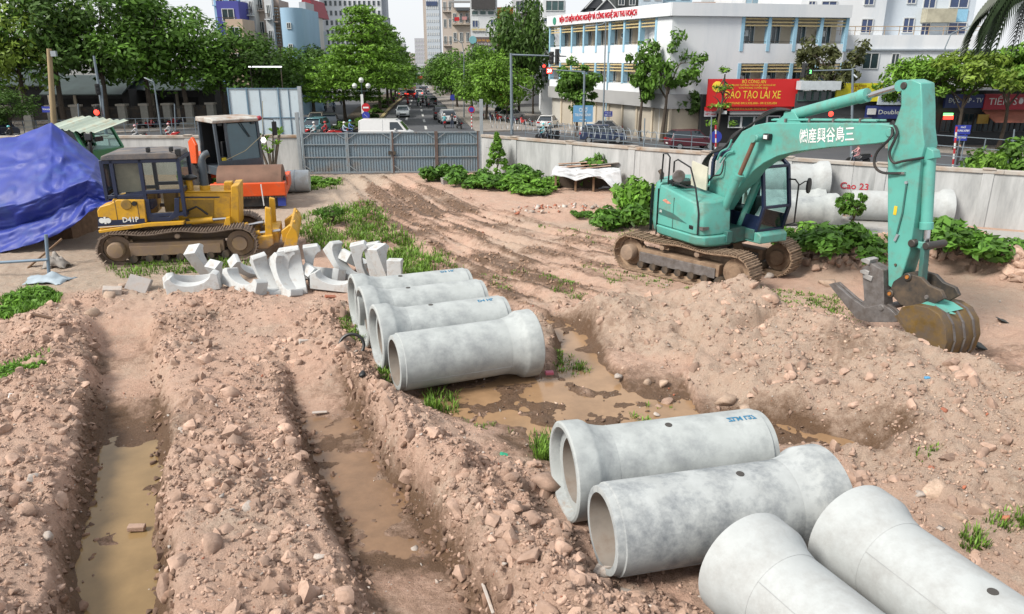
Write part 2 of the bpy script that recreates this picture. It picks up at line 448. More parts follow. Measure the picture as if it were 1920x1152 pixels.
PADS = [((.95, 8.55), (3.3, 9.1), .45), ((1.4, 7.35), (3.6, 7.9), .42), ((2.5, 6.5), (3.4, 4.6), .45), ((3.9, 7.0), (4.7, 4.9), .45),
        ((-1.8, 12.4), (.1, 13.2), .4), ((-2.3, 13.5), (-.3, 14.3), .45), ((-2.8, 14.7), (-.7, 15.5), .45), ((-3.2, 15.6), (-1, 16.4), .45)]
def land(x, y, fine=True):
    """height, and how wet / how cloddy / how grey each place is"""
    z = .10*fbm(x*.22, y*.22, 3) + .035*fbm(x*1.1+5, y*1.1, 3)
    wet = .5*fbm(x*.45+40, y*.45, 4)
    wob = .13*fbm(x*1.3, y*1.3, 3)
    near = sstep(19.5, 15.5, y + .05*x)
    d1, s1, a1 = pline(x, y, T1); d2, s2, a2 = pline(x, y, T2)
    clod = .25*near + 0*x
    # spoil ridges beside the trenches (s > 0 is the left-hand side in the photograph for lines that come towards us)
    s1, s2 = -s1, -s2
    out1, out2 = near*sstep(16.6, 15.4, y), near*sstep(15.6, 13.6, y)
    z += out1*(.24*np.exp(-((s1+1.35)/.75)**2) + .10*np.exp(-((s1-1.2)/.7)**2))
    dr, sr, ar = pline(x, y, RIDGE)
    z += .34*np.exp(-(dr/.62)**2)*sstep(16, 14, y)
    clod += out1*(.75*np.exp(-((s1+1.2)/1.3)**2) + .55*np.exp(-((s1-1.4)/.9)**2)) + .95*np.exp(-(dr/.8)**2)*sstep(17, 14.5, y)
    rub = np.exp(-(pline(x, y, xy([(120, 590), (260, 545), (420, 560), (560, 590), (640, 600)]))[0]/.8)**2)
    z += .13*rub; clod += .8*rub
    cmod = np.clip(.82+1.9*fbm(x*.55+11, y*.55+2, 3), .30, 1.3); clod = clod*cmod
    wet += near*np.clip(1.5*fbm(x*.7+31, y*.7+12, 4)-.1, 0, .34) + .25*near*(1-cmod)*0
    # trenches
    fl1 = -.33 - .12*sstep(12.6, 10.5, y); fl2 = -.27 - .12*sstep(12.6, 11.6, y)*sstep(7.3, 8.2, y)
    t1 = sstep(.74, .38, d1 + wob*1.1)*sstep(16.3, 15.7, y); t2 = sstep(.80, .42, d2 + wob*1.1)*sstep(14.4, 12.6, y)
    cle = .5+.5*np.sin((y - .45*x)*2*math.pi/.17)             # marks the machine's shoes pressed into the trench floor
    z = z*(1-t1) + (fl1 + .035*fbm(x*3, y*3, 3) + .13*cle*sstep(11.2, 12.3, y)*(.6+fbm(x*1.5,y*1.5,2)))*t1
    z = z*(1-t2) + (fl2 + .045*fbm(x*2.2, y*2.2, 3) + .08*cle*sstep(12, 12.8, y))*t2
    clod *= 1 - .95*np.maximum(t1, t2)
    wet += .75*t1*sstep(13.5, 11.5, y) + .5*t2*sstep(12.4, 11.4, y)*sstep(7.2, 8, y) + .32*np.exp(-((np.minimum(d1, d2)+wob*.6-.5)/.14)**2)*near*sstep(15.5, 14, y)
    # the long mound of muddy earth on the right: steep behind its crest, drawn out towards us
    dm, sm, am = pline(x, y, CREST)
    hgt = np.interp(am, [0, 1, 2, 3, 4, 5, 6, 7, 8, 9], [.3, .6, .78, 1.0, .78, .76, .80, .72, .6, .5])
    front = sm > 0
    wid = np.interp(am, [0, 1, 2, 4, 6, 8], [1.3, 2.2, 3.0, 3.6, 4.2, 4.0])
    mnd = hgt*np.where(front, np.maximum(0, 1-dm/wid)**.9, np.exp(-(dm/.75)**2))
    inm = sstep(.0, .12, mnd)
    z += mnd*(1 + .35*fbm(x*.9+3, y*.9, 4)) + inm*(.24*fbm(x*1.6, y*1.6, 4, .6) - .05*np.abs(fbm(x*2.2+9, y*2.2, 3)))
    gul = np.exp(-(pline(x, y, xy([(1280, 610), (1330, 625), (1420, 612), (1460, 600)], .4))[0]/.22)**2)
    z -= .30*gul; wet += .25*gul
    clod += .16*inm
    # standing water and the soft ground round it
    dp, _, _ = pline(x, y, PUD); dq, _, _ = pline(x, y, PUD2)
    w = np.where(x < 3.2, 1.2, .38)
    pud = np.maximum(sstep(w+.5, w*.5, dp + wob*3), sstep(.7, .3, dq + wob*2))
    z = z*(1-pud) + (-.185 + .13*fbm(x*1.7, y*1.7, 4, .62))*pud
    wet += .8*pud + .28*np.exp(-(np.maximum(dp-w, 0)/.4)**2)*(1-pud)*sstep(.5, 2., x+1.5); clod *= 1-pud*.85
    # the dip where the bucket rests, the churned ground behind
    dip = np.exp(-(((x-8.7)/1.5)**2 + ((y-14.9)/1.0)**2))
    z -= .42*dip
    heap = np.exp(-(pline(x, y, xy([(1560, 500), (1700, 480), (1850, 500), (1960, 540)]))[0]/1.1)**2)
    z += .42*heap*(1+1.5*fbm(x*1.2, y*1.2, 3)); clod += .75*heap
    heap2 = np.exp(-(pline(x, y, xy([(980, 400), (1060, 395), (1140, 400)]))[0]/.9)**2)
    z += .12*heap2; clod += .4*heap2
    # wheel ruts through the middle of the site
    for L in RUTS:
        d, s, a = pline(x, y, L)
        d = d + wob*1.2
        z += (-.085*np.exp(-(d/.25)**2) + .05*np.exp(-((d-.45)/.16)**2))*(1+.8*fbm(x*1.3, y*1.3, 3)); clod = clod + .22*np.exp(-(d/.8)**2)*np.clip(.5+2*fbm(x*.9, y*.9, 3), 0, 1)
        gr = np.exp(-(d/1.15)**4)                       # long parallel marks left by wheels and shoes
        ln = fbm(a*2.2 + 3, s*3.4 + 9, 3, .6)
        z += gr*(.05*np.clip(ln*2, -1, 1) + .018*np.sin(s*2*math.pi/.30 + 3*ln)) + gr*.05*domes(x, y, .16, .6, 7)*4*np.clip(.2+ln, 0, 1)
        wet += gr*np.clip(.36 + 1.5*ln, 0, .72)
    grey = np.maximum(.6*inm, sstep(.0, .45, .5*fbm(x*.35+20, y*.35+4, 3) + sstep(-5, -9.5, x)*sstep(16.5, 19, y)*.6 + sstep(24, 30, y)*sstep(-3, -8, x)*.3))
    wet -= .35*np.where(inm > .05, grey*.3, grey)
    # machine stands
    for cx, cy, r in ((5.0, 20.0, 2.6), (-9.4, 20.9, 2.6)):
        k = np.exp(-(((x-cx)**2 + (y-cy)**2)/(r*r))**2); z = z*(1-k*.85)
    for a, b, w_ in PADS:                        # beds the pipes lie on
        d = pline(x, y, [a, b])[0]
        k = sstep(w_+.45, w_-.05, d); z = z*(1-k) + np.minimum(z, -.06 + 0*z)*k; clod = clod*(1-k*.7)
    yard = sstep(0, 1.2, (x-11.5)*.6 + (y-24.2)) * sstep(8, 11, x)     # paved strip before the wall
    z = z*(1-yard) - .02*yard
    clod *= 1-yard
    z0 = z
    if fine:
        c = np.clip(clod, 0, 1.2)
        far = sstep(30, 15, y)
        z = z + c*(.70*domes(x + wob*.4, y, .30, .7) + .75*domes(x + .05*fbm(x*6, y*6, 2), y + wob*.3, .15, .8, 3))*np.clip(.35+1.6*(.5+fbm(x*.8, y*.8, 3)), .15, 1.2)*.80
        z += (c*.6+.05)*(.55*domes(x, y, .085, .8, 5) + .05*fbm(x*9, y*9, 3, .65))*far
        z += (1-pud*.6)*(.046*fbm(x*4.2, y*4.2, 4, .68))*(1-yard)*(1-.6*np.maximum(t1, t2))
        wet += c*.18*fbm(x*2.5, y*2.5, 2)
    return z, np.clip(wet, 0, 1), np.clip(clod, 0, 1), np.clip(grey, 0, 1), yard, np.clip(inm*(1-pud), 0, 1)

def zat(x, y):
    r = land(np.array([float(x)]), np.array([float(y)]), False)
    return float(r[0][0])
def ground(px, py):                  # the spot on the uneven ground seen at a place of the photograph
    z = 0.0
    for _ in range(4):
        p = P(px, py, z); z = zat(p.x, p.y)
    return P(px, py, z)

def behind_wall(x, y):
    b = np.zeros(x.shape, bool)
    wx = [p[0] for p in WALL_L] + [-10.7, -1.6] + [p[0] for p in WALL_R]; wy = [p[1] for p in WALL_L] + [38.9, 39.2] + [p[1] for p in WALL_R]
    return y > np.interp(x, wx, wy) + .12

NR, NC = 640, 640
ry = np.concatenate([np.linspace(-12, 4.2, 18), 4.5*np.exp(np.linspace(0, math.log(44/4.5), NR))])
sx = np.linspace(-1, 1, NC)
GX = sx[None, :]*(np.maximum(ry, 4)*1.0 + 2.2)[:, None]
GY = np.repeat(ry[:, None], NC, 1)
gz, gw, gc, gg, gy_, gm = land(GX.ravel(), GY.ravel())
bw = behind_wall(GX.ravel(), GY.ravel())
gz = np.where(bw, -2.6, gz)
V = np.stack([GX.ravel(), GY.ravel(), gz], 1)
n0 = len(ry)
ii = (np.arange(n0-1)[:, None]*NC + np.arange(NC-1)[None, :]).ravel()
F = np.stack([ii, ii+1, ii+NC+1, ii+NC], 1)
F = F[~(bw[F].all(1))]

def ground_material():
    m = bpy.data.materials.new('site_earth'); m.use_nodes = True
    N, L = m.node_tree.nodes, m.node_tree.links
    b = N['Principled BSDF']
    at = N.new('ShaderNodeAttribute'); at.attribute_name = 'soil'
    sep = N.new('ShaderNodeSeparateColor'); L.new(at.outputs['Color'], sep.inputs[0])
    tc = N.new('ShaderNodeTexCoord')
    def noise(s, d=6, r=.6):
        n = N.new('ShaderNodeTexNoise'); n.inputs['Scale'].default_value = s; n.inputs['Detail'].default_value = d; n.inputs['Roughness'].default_value = r
        L.new(tc.outputs['Object'], n.inputs['Vector']); return n.outputs[0]
    def ramp(src, a, b_, lo=0, hi=1):
        r = N.new('ShaderNodeMapRange'); r.inputs[1].default_value = a; r.inputs[2].default_value = b_; r.inputs[3].default_value = lo; r.inputs[4].default_value = hi
        L.new(src, r.inputs[0]); return r.outputs[0]
    def mix(f, a, b_):
        x = N.new('ShaderNodeMix'); x.data_type = 'RGBA'
        for i, v in ((0, f), (6, a), (7, b_)):
            if hasattr(v, 'links') or hasattr(v, 'is_linked'): L.new(v, x.inputs[i])
            elif i == 0: x.inputs[0].default_value = v
            else: x.inputs[i].default_value = (*[c*ALB for c in v], 1)
        return x.outputs[2]
    n1, n2, n3 = noise(.9), noise(7, 6, .7), noise(45, 5, .7)
    base = mix(ramp(n1, .35, .65), (.70, .455, .345), (.68, .485, .375))
    base = mix(ramp(noise(.55, 4), .48, .64, 0, .6), base, (.60, .40, .30))          # duller clay in patches
    base = mix(ramp(noise(.8, 5, .7), .54, .68, 0, .7), base, (.66, .53, .42))          # sandier patches
    base = mix(sep.outputs[2], base, (.56, .455, .36))                  # grey dusty ground
    base = mix(ramp(n2, .42, .72, 0, .55), base, (.52, .335, .245))
    base = mix(ramp(n2, .40, .25, 0, .55), base, (.55, .43, .33))
    wetm = N.new('ShaderNodeMath'); wetm.operation = 'MULTIPLY_ADD'; wetm.use_clamp = True
    L.new(ramp(n2, .3, .7, -.22, .22), wetm.inputs[0]); wetm.inputs[1].default_value = 1; L.new(sep.outputs[0], wetm.inputs[2])
    base = mix(ramp(wetm.outputs[0], .18, .75), base, (.19, .115, .07))
    # crumbs, chips of brick and shell
    vo = N.new('ShaderNodeTexVoronoi'); vo.inputs['Scale'].default_value = 24; L.new(tc.outputs['Object'], vo.inputs['Vector'])
    sc = N.new('ShaderNodeSeparateColor'); L.new(vo.outputs['Color'], sc.inputs[0])
    chip = N.new('ShaderNodeMath'); chip.operation = 'MULTIPLY'
    L.new(ramp(sc.outputs[0], .93, .94), chip.inputs[0]); L.new(ramp(vo.outputs['Distance'], .28, .2), chip.inputs[1])
    base = mix(chip.outputs[0], base, mix(ramp(sc.outputs[1], .5, .52), (.55, .50, .45), (.38, .16, .09)))
    fine = N.new('ShaderNodeVectorMath'); fine.operation = 'SCALE'
    L.new(base, fine.inputs[0]); L.new(ramp(n3, .3, .7, .82, 1.16), fine.inputs['Scale'])
    L.new(fine.outputs[0], b.inputs['Base Color'])
    rgh = ramp(wetm.outputs[0], .45, .85, .93, .42); L.new(rgh, b.inputs['Roughness'])
    b.inputs['Specular IOR Level'].default_value = .3
    bp = N.new('ShaderNodeBump'); bp.inputs['Strength'].default_value = .9; bp.inputs['Distance'].default_value = .04
    add = N.new('ShaderNodeMath'); add.operation = 'MULTIPLY_ADD'
    L.new(noise(22, 8, .75), add.inputs[0]); add.inputs[1].default_value = 1.5; L.new(n3, add.inputs[2])
    L.new(add.outputs[0], bp.inputs['Height']); L.new(bp.outputs[0], b.inputs['Normal'])
    return m
earth = ground_material()
site = np_mesh('site_ground', V, F, earth, smooth=True)
ca = site.data.color_attributes.new('soil', 'FLOAT_COLOR', 'POINT')
if len(site.data.vertices) == len(V):
    ca.data.foreach_set('color', np.stack([gw, gc, gg, np.ones_like(gw)], 1).astype(np.float32).ravel())
tag(site, kind='structure', label='churned reddish earth of the building site')

# water lying in the trenches and round the pipes
def water_mat(name, col, rough=.07):
    m = mat(name, col, rough, var=.22, scale=1.1, bump=.05, bump_scale=5, spec=.5)
    return m
w1 = mat('muddy_trench_water', (.30, .20, .095), .14, var=.18, scale=1.3, bump=.06, bump_scale=5, spec=.22)
w3 = mat('wet_trench_mud', (.25, .15, .085), .30, var=.22, scale=2.5, bump=.2, bump_scale=9, spec=.35)
w2 = mat('muddy_puddle_water', (.36, .225, .125), .18, var=.22, scale=1.3, bump=.06, bump_scale=6, spec=.3)
def strip(name, L, half, z, m, y0, y1):
    vs, fs = [], []
    pts = []
    for i in range(len(L)-1):
        for k in range(12):
            t = k/12; pts.append((L[i][0]*(1-t)+L[i+1][0]*t, L[i][1]*(1-t)+L[i+1][1]*t))
    pts = [p for p in pts if y0 <= p[1] <= y1]
    mb = MB()
    for i, p in enumerate(pts):
        a, b_ = pts[max(i-1, 0)], pts[min(i+1, len(pts)-1)]
        dx, dy = b_[0]-a[0], b_[1]-a[1]; l = math.hypot(dx, dy); nx, ny = -dy/l*half, dx/l*half
        mb.v += [(p[0]-nx, p[1]-ny, z), (p[0]+nx, p[1]+ny, z)]
        if i: mb.f.append((2*i-2, 2*i-1, 2*i+1, 2*i))
    o = mb.build(name, m); 
    for p in o.data.polygons:
        if p.normal.z < 0: p.flip()
    return tag(o, kind='structure')
strip('trench_water', T1, .62, -.425, w1, 3, 12.4)['label'] = 'murky brown water standing in the narrow trench'
strip('trench_water', T2, .66, -.388, w3, 7, 12.6)['label'] = 'shallow muddy water in the trench beside the pipes'
pd = MB().face([(*p, -.158) for p in [(-2.4, 12.0), (-1.2, 9.9), (.4, 8.6), (1.6, 8.4), (5.2, 8.9), (8.2, 9.0), (8.4, 11.4), (4.6, 12.4), (3.4, 13.4), (3, 17), (0, 17.2), (-2.2, 13.4)]]).build('puddle', w2)
tag(pd, kind='structure', label='brown puddle spread round the row of pipes')
# ------------------------------------------------------------------ concrete drain pipes
blue_ink = mat('blue_marker', (.03, .20, .36), .7)
red_ink = mat('red_spray', (.50, .03, .05), .7)
conc_dark = mat('dirty_pipe_concrete', (.30, .32, .32), .9, var=.25, scale=2.5, dirt=(.44, .46, .46), dirt_amt=.5, dirt_scale=2)
conc_warm = mat('smooth_pipe_concrete', (.50, .525, .525), .86, var=.12, scale=1.6, dirt=(.36, .36, .35), dirt_amt=.42, dirt_scale=1.7, bump=.15, bump_scale=40, mud=(-.38, -.80))
seam_m = mat('mould_seam_concrete', (.36, .37, .37), .9)
hole_m = mat('hole_shade', (.07, .065, .06), .95)  # near-black: the lifting hole's inner shade put into a flat disc
def pipe(label, p, ax, length, r, bell_first, zc, m=concrete, hole=.5, note=None, group='concrete drain pipes laid out on the site', tilt=0.0, seam=None):
    """p: the middle of the first end, ax: level direction of the pipe, bell_first: the socket is at p"""
    ang = math.atan2(ax[1], ax[0])
    e = empty('drain_pipe', (p[0], p[1], zc), ang, label, 'drain pipe', group)
    e.rotation_euler = (rnd.uniform(-1, 1)*0, -tilt, ang)
    n = 56; w = r*.20; bl = .50; rb = r*1.22
    L0, L1 = (0, length) if bell_first else (length, 0)
    s = 1 if bell_first else -1
    def X(t): return (L0 + s*t)
    bar = MB().lathe([(X(bl-.02), r-.004), (X(length-.10), r), (X(length-.09), r-.02), (X(length-.004), r-.03), (X(length), r-.04), (X(length), r-w)], (0,0,0), (1,0,0), n, False)
    bar.build('barrel', m, e, smooth=True)
    prof = [(X(bl+.10), r-.001), (X(bl+.02), r+.012), (X(bl-.12), r*1.09), (X(bl-.18), rb-.02), (X(bl-.23), rb), (X(.02), rb+.005), (X(0), rb-.02), (X(0), r+.045), (X(.015), r+.03), (X(.13), r+.015), (X(.13), r-w)]
    MB().lathe(prof, (0,0,0), (1,0,0), n, False).build('bell', m, e, smooth=True)
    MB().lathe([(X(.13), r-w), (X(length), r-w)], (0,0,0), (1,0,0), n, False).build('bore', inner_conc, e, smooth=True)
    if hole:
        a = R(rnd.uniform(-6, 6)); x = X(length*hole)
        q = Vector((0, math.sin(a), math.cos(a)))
        MB().lathe([(-.01, .052), (.0035, .046)], (x, q.y*r, q.z*r), q, 14).build('lifting_hole_shade', hole_m, e)
    if seam is not None:
        for a in (seam,):
            q = Vector((0, math.cos(a), math.sin(a)))
            pts = [Vector((X(bl+.1 + (length-bl-.2)*i/9), 0, 0)) + q*(r - .001 + .002*math.sin(i*2.7)) for i in range(10)]
            MB().tube(pts, .006, 4).build('mould_seam', seam_m, e)
    if note:
        ttxt, tx, ta, ts = note
        q = Vector((0, math.cos(ta), math.sin(ta)))
        text('inked_mark', ttxt, ts, blue_ink, e, facing(Vector((X(tx), 0, 0)) + q*(r+.002), (1, 0, 0), (0, -q.z, q.y) if q.y < 0 else (0, -q.z, q.y)), .004, extrude=.0015)
    return e
AX = (.925, .38)
mid = [  # front mouth pixel, socket first?
    ('front concrete pipe of the middle row, its wide end turned away', (752, 684), False, (None), 2.30, -2.6, .5),
    ('second pipe of the middle row with blue writing at its far end', (745, 655), True, ('D4 HL', 2.22, 1.75, .12), 2.45, None, .42),
    ('third pipe of the middle row, socket rim overlapped by its neighbour', (690, 622), True, None, 2.45, None, .38),
    ('rearmost pipe of the middle row with faint blue writing', (663, 590), True, ('D3 HL', 2.15, 1.7, .12), 2.45, None, .40)]
starts = [(-2.10, 12.32), (-2.62, 13.42), (-3.12, 14.62), (-3.48, 15.55)]
for i, ((lab, pxl, bf, note, ln, seam, hole), st) in enumerate(zip(mid, starts)):
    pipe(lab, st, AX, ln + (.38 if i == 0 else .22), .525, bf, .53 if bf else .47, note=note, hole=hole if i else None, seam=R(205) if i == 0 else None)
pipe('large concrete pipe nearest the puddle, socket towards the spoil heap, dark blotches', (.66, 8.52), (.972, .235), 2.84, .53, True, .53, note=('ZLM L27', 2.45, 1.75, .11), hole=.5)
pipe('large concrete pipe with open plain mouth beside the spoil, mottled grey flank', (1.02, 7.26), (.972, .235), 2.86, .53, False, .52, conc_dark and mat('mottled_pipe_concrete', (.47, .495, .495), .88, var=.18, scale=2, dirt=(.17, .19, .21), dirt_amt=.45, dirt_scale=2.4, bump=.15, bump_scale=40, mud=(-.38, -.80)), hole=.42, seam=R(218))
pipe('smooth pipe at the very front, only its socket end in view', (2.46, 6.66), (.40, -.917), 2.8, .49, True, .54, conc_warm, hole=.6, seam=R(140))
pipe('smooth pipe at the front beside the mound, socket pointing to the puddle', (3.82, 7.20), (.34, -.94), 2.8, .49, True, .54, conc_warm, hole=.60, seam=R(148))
# beside the boundary wall
pipe('big pipe lying on another by the wall, behind the cab', (11.8, 28.1), (-.97, .12), 2.8, .60, True, 1.28, conc_warm, hole=None, group='concrete drain pipes stored along the wall')
pipe('lower pipe by the wall under a bigger one, weeds in front', (11.45, 26.2), (-.98, -.05), 2.8, .50, True, .52, concrete, hole=None, group='concrete drain pipes stored along the wall')
pipe('under pipe hidden at the wall that props up its neighbour', (11.6, 27.7), (-.97, .12), 2.8, .5, True, .52, concrete, hole=None, group='concrete drain pipes stored along the wall')
pipe('pale pipe lying on the paving behind the excavator arm', (12.35, 27.1), (.985, -.20), 3.35, .55, False, .55, conc_warm, hole=.3, group='concrete drain pipes stored along the wall')

# ------------------------------------------------------------------ pipe cradles thrown in a heap
def cradle_mesh(w=1.34, h=.46, t=.36):
    mb = MB(); pts = [(-w/2, 0), (w/2, 0), (w/2, h*.86), (w/2-.10, h)]
    for k in range(11):
        a = math.pi*(k/10); pts.append((math.cos(a)*(w/2-.16), h - math.sin(a)*h*.58))
    pts += [(-w/2+.10, h), (-w/2, h*.86)]
    mb.prism(pts, -t/2, t/2)
    return mb.build('pipe_cradle', concrete_new, None, bevel=.012)
cr0 = cradle_mesh()
CR = [  # px, py, height of middle, turn, lean, roll, what it looks like
    (362, 548, .02, 10, 0, -6, 'pale concrete cradle lying level at the outer end of the heap'),
    (376, 512, .25, 60, -20, 58, 'concrete cradle tipped on end behind the level one'),
    (404, 522, .12, 75, 10, 55, 'half-hidden cradle upright between two others'),
    (350, 538, .08, 40, 60, 10, 'cradle sunk behind the outermost cradle'),
    (452, 548, .05, -32, -12, 8, 'cradle with its hollow up, end face towards the camera'),
    (452, 520, .2, 50, 30, 35, 'cradle chunk showing behind the hollow one'),
    (498, 536, .32, -40, 18, 52, 'cradle leaning steeply, thin edge in front'),
    (526, 538, .34, -52, -16, 48, 'cradle sloping down to the soil in the centre of the heap'),
    (531, 512, .45, 20, 12, 82, 'tall cradle standing on end at the middle of the heap'),
    (556, 512, .40, -62, 14, 62, 'cradle leaning back beside the tall one'),
    (574, 505, .48, 5, -10, 86, 'cradle standing upright with its hollow facing right'),
    (583, 536, .15, 70, 25, 40, 'short cradle end resting on the heap edge'),
    (628, 545, .02, -8, 0, 4, 'cradle lying flat next to the row of pipes'),
    (608, 522, .12, -20, 70, 0, 'cradle on its side, grey edge up, behind the flat one'),
    (634, 508, .28, -38, -8, 46, 'cradle slanting towards the pipes'),
    (658, 512, .30, 62, 15, 30, 'square cradle end jutting towards the pipes'),
    (668, 500, .42, 15, 8, 78, 'cradle standing between the slanting one and the tallest'),
    (692, 500, .46, -14, -14, 80, 'tallest upright cradle near the pipes'),
    (712, 508, .35, 30, -22, 72, 'cradle leaning against the back of the tallest'),
    (739, 522, .20, 85, 0, 90, 'lone cradle set on end by the grass')]
for i, (px, py, dz, rz, rx, ry, lab) in enumerate(CR):
    if ry > 60: py += 28; dz = .52
    elif ry > 40: py += 8
    g = P(px, py, .05 + zat(*P(px, py)[:2]))
    o = cr0 if i == 0 else inst(cr0)
    o.location = (g.x, g.y + .15, g.z + dz*.72 - .03)
    o.rotation_euler = Matrix.Rotation(R(rz), 3, 'Z').to_4x4().to_euler() if not (rx or ry) else (Matrix.Rotation(R(rz), 4, 'Z') @ Matrix.Rotation(R(ry), 4, 'Y') @ Matrix.Rotation(R(rx), 4, 'X')).to_euler()
    s = .94 if i not in (2, 5, 11, 15, 19) else .68
    o.scale = (s, 1, s)
    tag(o, lab, 'concrete cradle', 'concrete pipe cradles thrown in a heap')

# ------------------------------------------------------------------ boundary walls
def wall(name, pts, label, first=0.0, step=3.55, hgt=1.98):
    root = empty(name, (pts[0][0], pts[0][1], 0), 0, label, 'wall')
    o0 = Vector((pts[0][0], pts[0][1], 0))
    pl0 = cp0 = None
    rest = step - first
    for i in range(len(pts)-1):
        a, b = Vector((*pts[i], 0)) - o0, Vector((*pts[i+1], 0)) - o0
        l = (b-a).length; ang = math.atan2(b.y-a.y, b.x-a.x)
        M = Matrix.Translation(a) @ Matrix.Rotation(ang, 4, 'Z')
        MB().bx(0, l, -.10, .10, -2.6, hgt-.13, M).build('wall_panel', wallm, root)
        MB().bx(0, l, -.16, .16, hgt-.13, hgt, M).build('coping', copingm, root, bevel=.015)
        if i == 0 and name == 'boundary_wall' and not first:
            pass
        x = rest
        while x < l:
            if pl0 is None:
                pl0 = MB().bx(-.17, .17, -.14, .14, -.3, hgt-.132).build('pillar', wallm, root, bevel=.01)
                cp0 = MB().bx(-.20, .20, -.19, .19, hgt-.004, hgt+.035).build('pillar_cap', copingm, pl0, bevel=.01)
                p = pl0
            else:
                p = inst(pl0, root); inst(cp0, p)
            p.location = M @ Vector((x, 0, 0)); p.rotation_euler = (0, 0, ang)
            x += step
        rest = x - l
    return root
wr = wall('boundary_wall', WALL_R, 'long grey rendered wall running from the gate behind the excavator', first=1.2, step=3.35)
wlf = wall('boundary_wall', WALL_L, 'grey rendered wall behind the truck and the roller', first=1.0, step=4.1)
red_sp = [('Cao 23', 1602, 350, .34), ('7..', 1586, 372, .3), ('7:0', 1770, 395, .30)]
for s, px, py, sz in red_sp:
    fr = Frame(12.82, 28.2, 0, math.atan2(25.9-28.2, 16.96-12.82))
    a, z = fr.px(px, py, -.105)
    dx = Vector((math.cos(fr.rz), math.sin(fr.rz), 0))
    p = fr.w(a, -.108, z) - Vector((wr.location))
    text('sprayed_number', s, sz, red_ink, wr, facing(p, dx, (0, 0, 1)), .006, extrude=.002)

# ------------------------------------------------------------------ the gate
gatem = mat('gate_sheet', (.25, .33, .39), .5, metal=.15, var=.08, scale=1.2, dirt=(.27, .24, .21), dirt_amt=.36, dirt_scale=1.2, dirt_low=.16, low_h=.8)
gatef = mat('gate_frame_steel', (.30, .36, .40), .5, metal=.2, dirt=(.22, .15, .11), dirt_amt=.42, dirt_scale=3)
gater = mat('rusty_gate_steel', (.13, .085, .07), .75, var=.25)
GA, GB = Vector((-10.75, 38.62, 0)), Vector((-1.62, 39.05, 0))
ga = math.atan2(GB.y-GA.y, GB.x-GA.x)
gate = empty('site_gate', GA, ga, 'blue-grey corrugated metal gate closing the site', 'gate')
GL = (GB-GA).length
xs = [.10, 2.35, 4.62, 6.88, GL-.10]
for i in range(4):
    x0, x1 = xs[i]+.05, xs[i+1]-.05
    zt, zb = 2.06 + (.03 if i > 1 else 0), .10
    mb = MB(); n = int((x1-x0)/.135); pr = []
    for k in range(n):
        a = x0 + (x1-x0)*k/n; d = (x1-x0)/n
        pr += [(a, .012), (a+d*.55, .012), (a+d*.65, -.022), (a+d*.9, -.022)]
    pr.append((x1, .012))
    for k, (a, y) in enumerate(pr):
        mb.v += [(a, y, zb), (a, y, zt)]
        if k: mb.f.append((2*k-2, 2*k, 2*k+1, 2*k-1))
    leaf = mb.build('gate_leaf', gatem, gate, fix=False)
    fm = gatef
    fr_ = MB()
    for z in (zb, .86, 1.50, zt): fr_.bx(x0, x1, -.075, -.028, z-.028, z+.028)
    fr_.build('cross_rail', fm, leaf)
    MB().bx(x0-.045, x0+.03, -.08, -.02, zb-.05, zt+.05).build('stile', gater if i in (2, 3) else fm, leaf)
    MB().bx(x1-.03, x1+.045, -.08, -.02, zb-.05, zt+.05).build('stile', gater if i in (2, 3) else fm, leaf)
    for (a, b_) in (((x0+.03, 1.50+.28), (x0+.42, zt-.03)), ((x1-.03, 1.50+.28), (x1-.42, zt-.03)), ((x0+.03, .42), (x0+.40, zb+.03))):
        MB().bar((a[0], -.062, a[1]), (b_[0], -.062, b_[1]), .04).build('corner_brace', fm, leaf)
for x, h in ((-.05, 3.1), (GL+.06, 3.7)):
    MB().bx(x-.085, x+.085, -.13, .05, -.2, h).build('gate_post', galv, gate, bevel=.008)
lk = MB().bx(4.42, 4.60, -.15, -.085, .98, 1.16).build('lock_box', darksteel, gate)
MB().bx(4.66, 4.80, -.15, -.085, .98, 1.16).build('lock_box', darksteel, gate)
# the tall sheet hoarding beside it
hm = mat('hoarding_sheet', (.56, .66, .72), .45, var=.05, scale=.8, dirt=(.45, .5, .53), dirt_amt=.35)
hf = mat('hoarding_frame', (.13, .22, .30), .5)
ho = empty('sheet_hoarding', (-14.55, 39.7, 0), 0, 'tall pale sheet-metal hoarding beyond the wall by the gate', 'hoarding')
hw = [0, .98, 1.62, 2.5, 3.62]
for i in range(4):
    sh = MB().bx(hw[i], hw[i+1]-.012, 0, .03, .2, 4.2).build('metal_panel', hm, ho)
for x in (0.0, .95, 2.56): MB().bx(x, x+.07, -.06, -.004, 0, 4.24).build('upright', hf, ho)
for z in (2.75, 4.2): MB().bx(0, 3.62, -.05, -.008, z-.02, z+.02).build('rail', hf, ho)
for x in (1.62, 3.1): MB().bx(x, x+.025, -.045, -.006, .2, 4.2).build('rail', hf, ho)
MB().bx(3.60, 3.78, -.08, .08, -2, 4.3).build('upright', galv, ho)

# paved strip in front of the wall
pave = empty('concrete_paving', (13, 26, 0), math.atan2(25.9-28.2, 16.96-12.82), 'pale concrete slabs laid along the foot of the wall', None)
pave['kind'] = 'structure'
slabm = mat('slab_concrete', (.43, .42, .40), .9, var=.12, scale=1.5, dirt=(.33, .29, .25), dirt_amt=.4)
s0 = None
for i in range(-3, 5):
    for j in range(2):
        if s0 is None: s0 = MB().bx(-.93, .93, -.73, .73, -.10, .045).build('slab', slabm, pave, bevel=.01); o = s0
        else: o = inst(s0, pave)
        o.location = (i*1.9+rnd.uniform(-.02, .02), -1.2 + j*1.5, rnd.uniform(-.015, .015)); o.rotation_euler = (rnd.uniform(-.012, .012), rnd.uniform(-.012, .012), rnd.uniform(-.01, .01))
